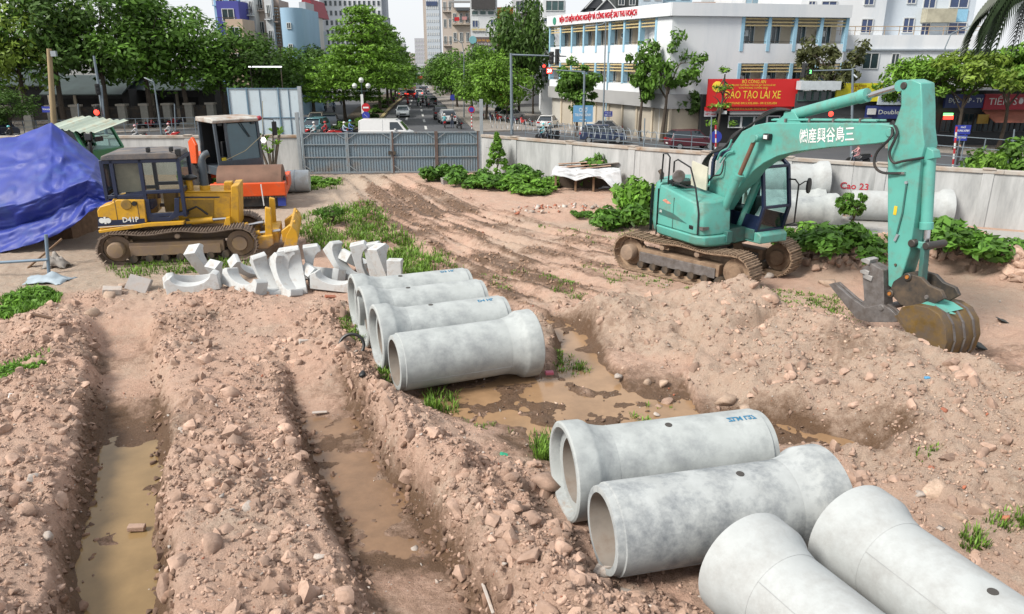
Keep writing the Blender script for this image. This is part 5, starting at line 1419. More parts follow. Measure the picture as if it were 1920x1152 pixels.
# ------------------------------------------------------------------ the low shelter by the wall
hb = P(1096, 356)
hu = empty('shelter', hb, R(-12), 'low wooden shelter roofed with boards and a torn sheet by the wall', 'shelter')
for x in (-1.25, -.35, .45, 1.25):
    for y in (-.5, .7): MB().bar((x, y, -.05), (x, y, .95), .09).build('post', wood, hu)
MB().bar((-1.3, -.5, .9), (1.3, -.5, .9), .08).build('beam', wood, hu); MB().bar((-1.3, .7, .95), (1.3, .7, .95), .08).build('beam', wood, hu)
MB().bx(-1.2, 1.2, .3, .36, 0, .8).build('back_board', mat('dark_board', (.07, .05, .035), .9, var=.3), hu)
pinkb = mat('pinkish_board', (.50, .34, .25), .85, var=.2, scale=4)
for k, (x, y, z, rz, rx) in enumerate(((-.7, 0, 1.02, 4, -5), (-.1, .1, 1.08, -6, -7), (.45, .0, 1.05, 9, -4), (-.5, .3, 1.14, -12, -8), (.75, .25, 1.12, 14, -10), (.1, .45, 1.18, 3, -9))):
    o = MB().box((0, 0, 0), (1.35, .75, .035)).build('board', pinkb if k != 4 else greyrag, hu)
    o.matrix_local = Matrix.Translation((x, y, z)) @ Matrix.Rotation(R(rz), 4, 'Z') @ Matrix.Rotation(R(rx), 4, 'X') @ Matrix.Rotation(R(-6), 4, 'Y')
silver = mat('silver_sheet', (.62, .64, .66), .5, var=.2)
sheet('torn_sheet', [[Vector((-1.35+2.9*i/6, -.05+.1*math.sin(i*2), 1.02+.03*math.sin(i*3))) for i in range(7)],
                     [Vector((-1.38+3.0*i/6, -.62, .93+.05*math.sin(i*2.2))) for i in range(7)],
                     [Vector((-1.40+3.15*i/6, -.72, .72-.55*max(0, (i-4.2)/2)+.12*math.sin(i*2.9))) for i in range(7)],
                     [Vector((-1.42+3.3*i/6, -.78-.1*max(0, i-4), .62-.62*max(0, (i-4)/2)+.14*math.sin(i*1.9+1))) for i in range(7)]], silver, hu, n=50, mrows=24, wr=.05, seed=5)
# ------------------------------------------------------------------ streets beyond the wall (they lie lower than the filled site)
GZ = -2.0
far_m = mat('far_ground', (.16, .16, .15), .95, var=.2, scale=.02)
tag(MB().face([(-1500, 20, GZ-.03), (1500, 20, GZ-.03), (1500, 2500, GZ-.03), (-1500, 2500, GZ-.03)]).build('city_ground', far_m), kind='structure', label='paved ground of the city beyond the site')
def pp(L, z): return [tuple(P(x, y, z)) for x, y in L]
def flat(name, L, z, m, label=None, raw=False):
    o = MB().face(L if raw else pp(L, z)).build(name, m)
    for p in o.data.polygons:
        if p.normal.z < 0: p.flip()
    return tag(o, label, kind='structure')
flat('cross_street', [(-120, 22, GZ-.02), (120, 22, GZ-.02), (120, 96, GZ-.02), (-120, 96, GZ-.02)], 0, asphalt, 'grey asphalt of the crossing behind the wall', raw=True)
road_px = [(480, 262), (930, 262), (880, 240), (832, 196), (800, 166), (783, 153), (770, 153), (762, 160), (690, 184), (560, 172), (480, 215)]
flat('avenue', road_px, GZ-.012, asphalt, 'grey avenue running away between the trees')
pavem = mat('pavement_tiles', (.30, .27, .24), .9, var=.2, scale=.6, dirt=(.2, .18, .16), dirt_amt=.4)
def raised(name, L, z0, z1, m, label):
    mb = MB(); pts = [Vector(p) for p in pp(L, z1)]; n = len(pts)
    mb.v += [(p.x, p.y, z1) for p in pts] + [(p.x, p.y, z0) for p in pts]
    mb.f += [tuple(range(n))] + [(i, (i+1) % n, n+(i+1) % n, n+i) for i in range(n)]
    return tag(mb.build(name, m), label, kind='structure')
raised('pavement', [(893, 246), (1010, 243), (1330, 268), (1400, 240), (1060, 222), (930, 205), (850, 178), (800, 160), (797, 164), (832, 196), (868, 222)], GZ-.05, GZ+.13, pavem, 'pavement in front of the long white building')
raised('pavement', [(-60, 262), (330, 243), (560, 225), (545, 190), (300, 215), (-60, 232)], GZ-.05, GZ+.13, pavem, 'pavement along the dark fence under the big trees')
raised('pavement', [(1660, 275), (1980, 300), (1980, 255), (1660, 245)], GZ-.05, GZ+.13, pavem, 'pavement before the shops with bright signs')
soilm = mat('planting_soil', (.10, .075, .05), .95)
yk = mat('yellow_kerb', (.42, .34, .16), .85, var=.2)
med_px = [(636, 246), (700, 237), (718, 218), (742, 196), (764, 178), (768, 168), (755, 166), (705, 182), (672, 200), (645, 225)]
raised('median', med_px, GZ-.05, GZ+.2, soilm, 'planted median of the avenue')
kp = [tuple(P(x, y, GZ+.05)) for x, y in [(690, 243), (703, 236), (712, 226), (722, 214), (735, 200), (750, 188), (766, 175), (770, 166)]]
mb = MB()
for i in range(len(kp)-1): mb.bar(kp[i], kp[i+1], .45, .34)
tag(mb.build('kerb', yk), kind='structure', label='pale yellow kerb curving along the median')
linem = mat('road_paint', (.60, .60, .58), .8, var=.2, scale=1)
def dash(x0, y0, x1, y1, n, w=.14):
    a, b = P(x0, y0, GZ+.004), P(x1, y1, GZ+.004); d = (b-a)
    for k in range(n):
        p, q_ = a + d*(k/n), a + d*((k+.45)/n); t = (q_-p).normalized(); s = Vector((-t.y, t.x, 0))*w
        o = MB().face([p-s, p+s, q_+s, q_-s]).build('lane_mark', linem, LM, fix=False)
LM = empty('lane_marking', (0, 0, 0)); tag(LM, 'broken white lane lines down the avenue', kind='structure')
dash(799, 243, 784, 180, 8); dash(758, 240, 774, 180, 7)
# hedge in the median: clipped shrubs one behind another are made with the plants below

# ------------------------------------------------------------------ vehicles
tyre_m = mat('road_tyre', (.02, .02, .021), .8)
rim_m = mat('alloy_rim', (.45, .46, .47), .35, metal=.6)
car_glass = mat('car_glass', (.02, .03, .04), .08, var=.05, spec=.8)
red_off = mat('tail_lamp', (.45, .015, .015), .25)
red_on = mat('lit_tail_lamp', (.8, .03, .02), .3, emit=(1, .06, .03), emit_s=1.3)
lampw = mat('head_lamp', (.75, .77, .78), .2)
paint = {k: mat(k + '_car_paint', c, .3, var=.03, coat=.5) for k, c in dict(white=(.74, .74, .73), silver=(.48, .52, .55), black=(.02, .021, .024), navy=(.03, .045, .10), maroon=(.10, .015, .025), red=(.45, .02, .02), beige=(.45, .40, .30), teal=(.10, .26, .30), tan=(.42, .38, .30)).items()}
def car(kind, col, label, loc, rz, group='cars on the streets beyond the site', brake=False):
    key = kind
    e = empty(kind + '_car' if kind != 'van' else 'white_van', loc, rz, label, 'van' if kind == 'van' else 'car', group)
    if kind == 'sedan':
        L, W, body = 4.5, .88, [(-2.2, .30), (2.2, .28), (2.25, .55), (2.15, .74), (1.0, .90), (-1.55, .93), (-2.2, .86), (-2.25, .55)]
        cab = [(-1.75, .90), (1.05, .88), (.35, 1.38), (.05, 1.44), (-.85, 1.43), (-1.15, 1.36)]
    elif kind == 'van':
        L, W, body = 5.2, .97, [(-2.6, .35), (2.6, .33), (2.65, .8), (2.3, 1.08), (1.75, 1.25), (-2.62, 1.25), (-2.65, .6)]
        cab = [(-2.62, 1.24), (1.95, 1.20), (1.25, 2.02), (.9, 2.18), (-2.3, 2.22), (-2.58, 2.1)]
    else:
        L, W, body = 4.5, .92, [(-2.2, .36), (2.2, .34), (2.25, .62), (2.12, .92), (1.05, 1.05), (-2.1, 1.08), (-2.25, .7)]
        cab = [(-2.12, 1.05), (1.15, 1.03), (.5, 1.58), (.2, 1.68), (-1.6, 1.68), (-1.95, 1.5)]
    p = paint[col]
    mb = MB()
    mb.prism(body, -W, W); mb.build('body', p, e, bevel=.07, seg=3)
    top = [(x*.97, z) for x, z in cab]
    n = len(cab); mb = MB()
    zb, zt = cab[0][1], max(c[1] for c in cab)
    def wy(z): return W*(1 - .20*(z-zb)/(zt-zb)) - .03
    for s in (-1, 1): mb.v += [(x, s*wy(z), z) for x, z in cab]
    mb.f += [tuple(range(n)), tuple(range(n, 2*n))[::-1]] + [(i, i+n, (i+1) % n+n, (i+1) % n) for i in range(n)]
    gh = mb.build('cabin', car_glass if kind != 'van' else p, e, bevel=.03)
    rf = [(x, z+.008) for x, z in cab if z > zt-.12]
    rx0, rx1 = min(r[0] for r in rf), max(r[0] for r in rf)
    MB().bx(rx0-.05, rx1+.05, -wy(zt)-.005, wy(zt)+.005, zt-.05, zt+.025).build('roof', p, e, bevel=.03)
    for s in (-1, 1):                               # roof pillars
        for (a, b) in (((cab[1][0], cab[1][1]), (cab[2][0], cab[2][1])), ((cab[0][0]+.05, cab[0][1]), (cab[-1][0]+.02, cab[-1][1])), ((-.35, zb), (-.38, zt-.03))):
            MB().bar((a[0], s*wy(a[1]), a[1]), (b[0], s*wy(b[1]), b[1]), .07, .05).build('pillar', p, e)
    if kind == 'van':
        for s in (-1, 1):
            MB().face([(.35, s*(wy(1.3)+.012), 1.30), (1.65, s*(wy(1.3)+.012), 1.30), (1.1, s*(wy(2.0)+.012), 2.0), (.35, s*(wy(2.0)+.012), 2.0)]).build('window', car_glass, e)
        MB().face([(1.93, -.75, 1.27), (1.93, .75, 1.27), (1.32, .68, 2.0), (1.32, -.68, 2.0)]).build('windscreen', car_glass, e)
    for x in (-1.38, 1.38):
        for s in (-1, 1):
            if key in WH: w_ = inst(WH[key], e); inst(WR[key], w_)
            else:
                w_ = WH[key] = MB().lathe([(-.11, .24), (-.11, .31), (-.08, .335), (.08, .335), (.11, .31), (.11, .24)], (0, 0, 0), (0, 1, 0), 18).build('wheel', tyre_m, e, smooth=True)
                WR[key] = MB().lathe([(-.12, .0), (-.12, .21), (.12, .21), (.12, .0)], (0, 0, 0), (0, 1, 0), 14, False).build('rim', rim_m, w_, smooth=True)
            w_.location = (x, s*(W-.09), .335)
    xr, xf = -2.26 if kind != 'van' else -2.665, 2.22 if kind != 'van' else 2.6
    zl = .78 if kind != 'suv' else .92
    for s in (-1, 1):
        MB().bx(xr-.005, xr+.12, s*W*.72-.16, s*W*.72+.16, zl-.10, zl+.08).build('tail_light', red_on if brake else red_off, e)
        MB().bx(xf-.18, xf+.015, s*W*.70-.19, s*W*.70+.19, .62, .75).build('headlight', lampw, e)
        MB().bx(.78, .98, s*(W+.02)-.10, s*(W+.02)+.10, zb+.02, zb+.16).build('wing_mirror', p, e, bevel=.02)
    MB().bx(xr-.01, xr+.02, -.26, .26, .52, .64).build('number_plate', white_paint, e)
    MB().bx(xf-.02, xf+.04, -.45, .45, .42, .58).build('grille', black_clean, e)
    return e
WH, WR = {}, {}
def on(px, py, z=GZ): return P(px, py, z)
SA = math.atan2(.992, -.124)        # the avenue's direction
cars = [
    ('sedan', 'silver', 'silver sedan alone in the near lane of the avenue', (756, 219), SA+math.pi, False),
    ('suv', 'black', 'black car driving off beside the right-hand trees of the avenue', (809, 199), SA, False),
    ('suv', 'red', 'red car with lit brake lights in the queue by the bridge', (771, 184), SA, True),
    ('sedan', 'black', 'dark car at the left of the queue near the median kerb', (755, 182), SA, True),
    ('sedan', 'white', 'white car with brake lights right of the red one', (786, 181), SA, True),
    ('sedan', 'red', 'small red car half-way to the footbridge', (773, 171), SA, True),
    ('sedan', 'maroon', 'dark red car further up the queue', (764, 172), SA, True),
    ('suv', 'silver', 'silver car beyond the queue at the right lane', (793, 176), SA, False),
    ('sedan', 'white', 'white car far up the avenue under the trees', (797, 172), SA, False),
    ('sedan', 'navy', 'blue car far up the avenue next to the kerb', (769, 165), SA, True),
    ('suv', 'white', 'white car stopped at the right kerb with men beside it', (838, 231), SA+.1, False),
    ('suv', 'black', 'black car parked behind the white one at the right kerb', (826, 223), SA, False),
    ('suv', 'black', 'big dark car waiting to leave the left carriageway', (619, 243), SA+math.pi+.05, False),
    ('suv', 'teal', 'blue-green car in front of the gate, partly hidden', (592, 252), SA+math.pi-.25, False),
    ('sedan', 'tan', 'tan-bonneted car next in line on the left carriageway', (594, 234), SA+math.pi, False),
    ('sedan', 'navy', 'dark car at the hoarding edge on the left carriageway', (567, 246), SA+math.pi, False),
    ('sedan', 'white', 'white car coming down the left carriageway', (629, 190), SA+math.pi, False),
    ('suv', 'maroon', 'purple-red car parked on the left carriageway', (585, 197), SA+.1, False),
    ('sedan', 'white', 'white sedan seen from behind beside the shutters of the white building', (1027, 240), R(75), False),
    ('sedan', 'white', 'white sedan parked behind the market sign', (1127, 252), R(172), False),
    ('sedan', 'white', 'white sedan parked under the slender tree', (1213, 252), R(176), False),
    ('suv', 'navy', 'dark blue car with white flank passing close behind the wall', (1130, 268), R(-4), False),
    ('suv', 'maroon', 'maroon car passing behind the wall beside the round blue sign', (1295, 280), R(8), False),
    ('sedan', 'beige', 'pale car parked before the driving school front', (1345, 262), R(170), False),
    ('sedan', 'white', 'white car at the foot of the grey arm pole, behind barbed wire', (958, 226), R(60), False),
    ('suv', 'silver', 'grey car half hidden by the gate post trees', (945, 222), R(80), False),
]
for k, c, lab, p, a, br in cars:
    car(k, c, lab, on(*p), a, brake=br)
car('van', 'white', 'long white van passing right behind the gate', on(728, 268), R(0))
car('van', 'navy', 'blue and white van at the left edge of the street', on(-14, 262), R(80))

# ------------------------------------------------------------------ people and motorbikes
def skin_mesh(name, verts, edges, radii):
    me = bpy.data.meshes.new(name); me.from_pydata(verts, edges, [])
    o = bpy.data.objects.new(name, me); COL.objects.link(o)
    o.modifiers.new('s', 'SKIN'); sm = o.modifiers.new('d', 'SUBSURF'); sm.levels = sm.render_levels = 1
    for i, r in enumerate(radii):
        me.skin_vertices[0].data[i].radius = r if hasattr(r, '__len__') else (r, r)
    me.skin_vertices[0].data[0].use_root = True
    out = bpy.data.meshes.new_from_object(o.evaluated_get(bpy.context.evaluated_depsgraph_get()))
    bpy.data.objects.remove(o)
    out.polygons.foreach_set('use_smooth', [True]*len(out.polygons))
    out.name = name
    return out
# x ahead, y left; pelvis first
STAND = ([(0,0,.95),(0,0,1.15),(0,0,1.38),(0,0,1.50),(0.02,0,1.64),(0,.19,1.42),(0.02,.24,1.15),(.10,.24,.90),(0,-.19,1.42),(0,-.24,1.15),(.06,-.25,.90),(0,.10,.88),(.03,.11,.48),(-.02,.12,.07),(.12,.13,.03),(0,-.10,.88),(-.02,-.11,.48),(-.06,-.12,.07),(.08,-.13,.03)],
         [(0,1),(1,2),(2,3),(3,4),(2,5),(5,6),(6,7),(2,8),(8,9),(9,10),(0,11),(11,12),(12,13),(13,14),(0,15),(15,16),(16,17),(17,18)],
         [(.14,.11),(.13,.10),(.15,.11),.055,.095,.06,.045,.035,.06,.045,.035,.09,.06,.045,.035,.09,.06,.045,.035])
RIDE = ([(0,0,.80),(.04,0,1.0),(.10,0,1.22),(.12,0,1.34),(.16,0,1.48),(.12,.19,1.25),(.28,.26,1.05),(.50,.26,1.0),(.12,-.19,1.25),(.28,-.26,1.05),(.50,-.26,1.0),(.08,.12,.76),(.42,.17,.70),(.36,.17,.32),(.48,.18,.28),(.08,-.12,.76),(.42,-.17,.70),(.36,-.17,.32),(.48,-.18,.28)],
        STAND[1], STAND[2])
def person_mesh(nm, pose, waist, neck):
    me = skin_mesh(nm, *pose)
    for i in range(3): me.materials.append(None)
    for p in me.polygons:
        c = p.center
        p.material_index = 0 if c.z > neck else (1 if c.z > waist or (abs(c.y) > .17 and c.z > waist-.12) else 2)
    return me
PM = {'stand': person_mesh('person', STAND, .93, 1.47), 'ride': person_mesh('person', RIDE, .78, 1.31)}
skin = mat('skin', (.42, .25, .17), .6)
cloth = {k: mat(k + '_cloth', c, .85) for k, c in dict(white=(.6, .6, .6), pale=(.45, .55, .65), teal=(.10, .38, .42), green=(.03, .30, .10), red=(.50, .04, .05), blue=(.12, .22, .45), dark=(.03, .03, .035), pink=(.55, .28, .28), jeans=(.06, .08, .13), grey=(.2, .2, .21)).items()}
helm = {k: mat(k + '_helmet', c, .3) for k, c in dict(white=(.75, .75, .74), teal=(.12, .55, .58), pink=(.7, .4, .42), black=(.03, .03, .03), green=(.05, .4, .15), red=(.5, .04, .04)).items()}
HL = MB().lathe([(-.02, .14), (.03, .145), (.09, .12), (.13, .06), (.145, .0)], (0, 0, 0), (0, 0, 1), 14, False)
HM = {}
def person(pose, loc, rz, shirt, legs, hat, lab, grp=None):
    o = bpy.data.objects.new('person', PM[pose]); link(o)
    o.location = loc; o.rotation_euler = (0, 0, rz)
    for i, m in enumerate((skin, cloth[shirt], cloth[legs])):
        o.material_slots[i].link = 'OBJECT'; o.material_slots[i].material = m
    if pose == 'stand': hx, hz = .02, 1.66
    else: hx, hz = .16, 1.50
    MB().lathe([(-.02, .085), (.04, .085), (.06, .07)], (hx+.05, 0, hz-.09), (1, 0, 0), 8)
    nm = 'helmet' if hat != 'hair' else 'hair'
    if nm not in HM: h = HM[nm] = HL.build(nm, helm['white'], o, smooth=True)
    else: h = inst(HM[nm], o)
    h.location = (hx, 0, hz)
    h.material_slots[0].link = 'OBJECT'; h.material_slots[0].material = helm[hat] if hat != 'hair' else cloth['dark']
    if hat == 'hair': h.scale = (.78, .78, .8)
    return tag(o, lab, 'person', grp)
MOTO = {}
def moto(loc, rz, colm, lab):
    if not MOTO:
        e = empty('motorbike', loc, rz, lab, 'motorbike', 'motorbikes on the streets')
        for x, nm in ((-.60, 'wheel'), (.65, 'wheel')):
            w_ = MB().lathe([(-.05, .22), (-.05, .27), (0, .30), (.05, .27), (.05, .22)], (x, 0, .30), (0, 1, 0), 18).build('wheel', tyre_m, e, smooth=True)
            MB().lathe([(-.03, .0), (-.03, .21), (.03, .21), (.03, .0)], (x, 0, .30), (0, 1, 0), 12, False).build('rim', rim_m, w_)
        MB().prism([(-.85, .62), (-.5, .45), (-.1, .35), (.25, .32), (.42, .62), (.55, .95), (.42, .98), (.25, .55), (.0, .50), (-.2, .74), (-.85, .78)], -.13, .13).build('body', paint['red'], e, bevel=.04)
        MB().prism([(-.8, .78), (-.15, .74), (-.05, .79), (-.3, .86), (-.8, .88)], -.14, .14).build('seat', black_clean, e, bevel=.03)
        MB().bar((.62, .06, .3), (.42, .04, .98), .05).build('fork', galv, e)
        MB().tube([(.35, -.34, 1.02), (.44, -.12, 1.04), (.44, .12, 1.04), (.35, .34, 1.02)], .018, 6).build('handlebar', black_clean, e)
        MB().lathe([(0, .09), (.06, .07)], (.50, 0, .92), (1, 0, -.1), 12).build('headlight', lampw, e)
        MB().bx(-.92, -.84, -.09, .09, .66, .74).build('tail_light', red_off, e)
        MOTO['m'] = e
    else:
        e = copy_tree(MOTO['m'], None, loc, rz, lab)
    recolour(e, paint['red'], paint[colm])
    return e
rides = [  # px, py, heading, shirt, helmet, bike paint, words
    (568, 208, SA+math.pi, 'teal', 'white', 'white', 'teal jacket', 'by the kerb of the left carriageway'),
    (600, 206, SA+math.pi, 'white', 'white', 'white', 'white top', 'leading the pair on the left carriageway'),
    (611, 209, SA+math.pi, 'dark', 'white', 'black', 'dark top', 'with headlight on the left carriageway'),
    (627, 210, SA+math.pi, 'blue', 'teal', 'navy', 'blue shirt', 'seen from behind near the lamp post'),
    (568, 256, R(160), 'green', 'white', 'red', 'green jacket', 'right behind the gate hinge'),
    (593, 259, R(170), 'white', 'white', 'black', 'white shirt', 'behind the first gate leaf'),
    (614, 258, R(175), 'red', 'red', 'red', 'red top', 'behind the gate in front of the dark car'),
    (644, 259, R(10), 'pale', 'white', 'red', 'pale shirt', 'behind the gate near the median tip'),
    (655, 255, R(8), 'blue', 'teal', 'navy', 'blue-grey jacket', 'beside the white van'),
    (739, 196, SA, 'dark', 'black', 'black', 'dark clothes', 'hugging the median kerb'),
    (765, 200, SA, 'red', 'red', 'red', 'red shirt', 'behind the red car in the avenue'),
    (786, 199, SA+.4, 'green', 'white', 'white', 'green jacket', 'crossing behind the queue'),
    (793, 198, SA, 'dark', 'black', 'black', 'dark jacket', 'between the queue and the black car'),
    (804, 203, SA, 'grey', 'black', 'black', 'grey jacket', 'following the black car'),
    (834, 240, SA, 'teal', 'white', 'red', 'light blue shirt', 'stopped at the right kerb beside the white car'),
    (1021, 262, R(185), 'teal', 'teal', 'black', 'teal jacket', 'just over the wall, first of two'),
    (1033, 262, R(185), 'dark', 'teal', 'black', 'dark jacket and teal helmet', 'just over the wall, second of two'),
    (1608, 310, R(175), 'pink', 'pink', 'black', 'pink top', 'under the excavator boom'),
    (260, 266, R(178), 'white', 'pink', 'black', 'white top', 'over the wall right of the green truck'),
    (322, 262, R(178), 'white', 'pink', 'red', 'white top and pink helmet', 'over the wall by the roller'),
    (25, 268, R(178), 'dark', 'teal', 'black', 'dark top', 'at the left edge behind the tarpaulin'),
]
for px, py, a, sh, hm_, pc, w1_, w2_ in rides:
    g = on(px, py)
    moto(g, a, pc, 'motorbike of the rider in %s' % w1_ + ' ' + ' '.join(w2_.split()[:6]))
    person('ride', g, a, sh, 'jeans', hm_, 'rider in %s %s' % (w1_, w2_), 'motorbike riders')
for k, (px, py) in enumerate(((745, 189), (752, 187), (776, 191), (781, 192), (799, 194), (770, 178), (777, 176), (790, 178), (783, 186), (578, 189), (592, 187), (604, 191), (640, 197), (650, 190), (618, 193))):
    g = on(px, py); a = SA + (math.pi if px < 660 else 0)
    w_ = ('hugging the kerb below the median hedge', 'beside the far median trees', 'just left of the dashed lane line', 'between the red and the white queueing cars', 'beside the black car on the right lane', 'behind the small red car', 'ahead of the small red car', 'beside the silver car near the bridge', 'right behind the white car with brake lights',
          'leftmost on the far left carriageway', 'just right of the leftmost on the left carriageway', 'mid-lane on the far left carriageway', 'nearest the globe lamp on the left carriageway', 'under the lowest median branches on the left carriageway', 'left of the white car on the left carriageway')[k]
    m_ = moto(g, a, ('black', 'red', 'white', 'navy')[k % 4], 'small distant motorbike ' + w_); m_['group'] = 'distant motorbikes'
    person('ride', g, a, ('dark', 'white', 'red', 'blue', 'green')[k % 5], 'jeans', ('white', 'black', 'red', 'teal')[k % 4], 'small distant rider ' + w_, 'distant motorbike riders')
moto(on(861, 242), SA+.3, 'black', 'empty motorbike standing at the right kerb near the gate post')
for px, py, a, sh, lg, ht, lab in ((848, 241, SA, 'dark', 'jeans', 'hair', 'man in dark clothes standing by the motorbike at the right kerb'), (822, 222, SA, 'dark', 'dark', 'hair', 'person in black standing at the car door on the avenue'),
                                  (1770, 262, R(120), 'pale', 'jeans', 'hair', 'man in a pale blue shirt standing before the shops'), (1793, 312, R(180), 'dark', 'dark', 'hair', 'person in black just over the wall by the striped post'),
                                  (1822, 268, R(90), 'white', 'grey', 'white', 'person in white with a helmet beside the blue street sign')):
    person('stand', on(px, py), a, sh, lg, ht, lab)
pk0 = None
for i in range(9):          # bikes parked along the dark fence
    moto(on(268 + i*14, 243 - i*1.1), R(80 + (i % 3)*6), ('black', 'red', 'navy')[i % 3], ('first', 'second', 'third', 'fourth', 'fifth', 'sixth', 'seventh', 'eighth', 'ninth')[i] + ' parked motorbike from the left along the dark fence')
for i in range(7):
    moto(on(905 + i*15, 225 + i*2.2), R(100 + (i % 3)*7), ('black', 'navy', 'red')[i % 3], ('first', 'second', 'third', 'fourth', 'fifth', 'sixth', 'seventh')[i] + ' parked motorbike from the left on the tree-lined right pavement')

# ------------------------------------------------------------------ street furniture
polem = mat('grey_pole_paint', (.22, .27, .31), .5, metal=.2)
sign_blue = mat('sign_blue', (.03, .05, .38), .5)
sky_blue = mat('sign_sky_blue', (.16, .38, .62), .5)
sign_red = mat('sign_red', (.55, .012, .02), .5)
sig_black = mat('signal_black', (.015, .016, .017), .5)
lit_red = mat('lit_red_signal', (.8, .05, .03), .4, emit=(1, .05, .03), emit_s=2.2)
lit_green = mat('lit_green_signal', (.1, .8, .2), .4, emit=(.25, 1, .3), emit_s=1.5)
def street_lamp(px, py, top, arm, lab, Yt=None, r=.09, z0=GZ):
    g = P(px, py, z0); t = D(top[0], top[1], g.y) - g; a = D(arm[0], arm[1], g.y) - g
    e = empty('street_lamp', g, 0, lab, 'street lamp', 'street lamps')
    MB().cyl((0, 0, 0), t, r, r*.6, 10).build('pole', polem, e, smooth=True)
    mid_ = Vector((t.x*.75 + a.x*.25, 0, t.z*.25 + a.z*.75))
    pts = [t + (a-t)*0, t.lerp(mid_, .5), mid_, mid_.lerp(a, .5), a]
    MB().tube(pts, r*.55, 8).build('arm', polem, e, smooth=True)
    d = (a-mid_).normalized()
    hd = MB(); hd.bar(a - d*.1, a + d*.75, .30, .10); hd.build('lamp_head', galv, e, bevel=.03)
    return e
street_lamp(1130, 262, (1136, 40), (1112, 48), 'tall grey lamp post rising past the sign of the white building')
street_lamp(1270, 258, (1278, 85), (1303, 37), 'lamp post with curved arm in front of the white corner')
street_lamp(1765, 270, (1772, 90), (1806, 54), 'lamp post with curved arm above the right-hand trees')
street_lamp(870, 222, (870, 100), (858, 76), 'pale lamp post arching over the right row of avenue trees')
street_lamp(303, 252, (289, 158), (284, 152), 'short bare grey pole before the dark fence', r=.11)
# globe lamp on the median
g = P(683, 247, GZ); e = empty('globe_lamp', g, 0, 'dark post with three white globe lamps on the median', 'street lamp')
h = D(684, 155, g.y).z - GZ
MB().lathe([(0, .22), (.5, .2), (.6, .10), (h, .06)], (0, 0, 0), (0, 0, 1), 12).build('pole', mat('dark_green_iron', (.02, .05, .05), .5), e, smooth=True)
for x, z in ((-.75, h-.35), (.72, h-.35), (0, h+.25)):
    MB().tube([(0, 0, h-.9), (x*.7, 0, h-.9), (x, 0, z-.2)], .04, 6).build('arm', mat('dark_green_iron', (.02, .05, .05), .5), e)
    MB().lathe([(-.30, .05), (-.22, .2), (0, .29), (.2, .21), (.29, .0)], (x, 0, z), (0, 0, 1), 14, False).build('globe', mat('white_globe', (.7, .72, .68), .25), e, smooth=True)
MB().bx(-.14, .14, -.2, -.12, 1.9, 4.0).build('banner', white_paint, e)
# traffic signals
def signal_head(e, c, lit=None, right=(1, 0, 0), s=1.0, nm='signal_head'):
    x = Vector(right)
    M = facing(c, right, (0, 0, 1))
    b = MB().bx(-.22*s, .22*s, -.62*s, .62*s, -.15, .12, M).build(nm, sig_black, e, bevel=.03)
    for k, z in enumerate((.40, 0, -.40)):
        p = M @ Vector((0, z*s, .12)); n = (M.to_3x3() @ Vector((0, 0, 1)))
        m_ = (lit_red if lit == 'red' and k == 0 else lit_green if lit == 'green' and k == 2 else mat('dead_lens', (.03, .03, .03), .3))
        MB().lathe([(0, .15*s), (.03, .14*s), (.05, .09*s)], p, n, 14).build('lens', m_, b, smooth=True)
        MB().tube([p + n*.02 + M.to_3x3() @ Vector((.17*s*math.cos(a), .17*s*math.sin(a), .10)) for a in [math.pi*q/6 for q in range(7)]], .025, 5).build('visor', sig_black, b)
    return b
g = P(960, 252, GZ); e = empty('traffic_signal', g, 0, 'grey signal pole with a long arm and red light behind the gate end', 'traffic light', 'traffic lights')
tp_ = D(958, 100, g.y) - g
MB().cyl((0, 0, 0), tp_, .17, .13, 12).build('pole', polem, e, smooth=True)
ae = D(1062, 106, g.y) - g; ast = D(958, 103, g.y) - g
MB().cyl(ast, ae, .10, .06, 10).build('arm', polem, e, smooth=True)
signal_head(e, D(1045, 107, g.y-.3) - g, None, (.5, .85, 0), 1.25); signal_head(e, D(1034, 109, g.y-.4) - g, None, (.85, -.5, 0), 1.0)
g2 = P(1093, 262, GZ); e2 = empty('traffic_signal', g2, 0, 'slim signal pole with lit red lamp and countdown before the narrow tree', 'traffic light', 'traffic lights')
t2 = D(1096, 134, g2.y) - g2
MB().cyl((0, 0, 0), t2, .13, .10, 10).build('pole', polem, e2, smooth=True)
MB().cyl(t2 + Vector((0, 0, -.05)), D(1012, 130, g2.y) - g2, .07, .05, 8).build('arm', polem, e2, smooth=True)
signal_head(e2, D(1020, 132, g2.y-.3) - g2, 'red', (1, 0, 0), .95)
c_ = D(1030, 133, g2.y-.3) - g2; cd = MB().box(c_, (.60, .2, .62)).build('countdown', sig_black, e2)
MB().box(c_ + Vector((0, -.11, 0)), (.5, .01, .5)).build('countdown_face', lit_red, cd)
text('countdown_digits', '20', .42, mat('lit_digits', (1, .75, .7), .5, emit=(1, .75, .7), emit_s=2.0), cd, facing(c_ + Vector((0, -.13, 0)), (1, 0, 0), (0, 0, 1)), .01)
g3 = P(1596, 302, GZ); e3 = empty('traffic_signal', g3, 0, 'signal pole with green countdown rising behind the excavator arm cylinder', 'traffic light', 'traffic lights')
t3 = D(1599, 128, g3.y) - g3
MB().cyl((0, 0, 0), t3, .11, .08, 10).build('pole', polem, e3, smooth=True)
MB().cyl(t3 + Vector((0, 0, -.12)), D(1520, 133, g3.y) - g3, .05, .04, 8).build('arm', polem, e3, smooth=True)
signal_head(e3, D(1508, 132, g3.y-.2) - g3, None, (.6, .8, 0), .85)
c_ = D(1519, 135, g3.y-.2) - g3; cd = MB().box(c_, (.34, .15, .45)).build('countdown', sig_black, e3)
text('countdown_digits', '2', .34, lit_green, cd, facing(c_ + Vector((0, -.085, 0)), (1, 0, 0), (0, 0, 1)), .012)
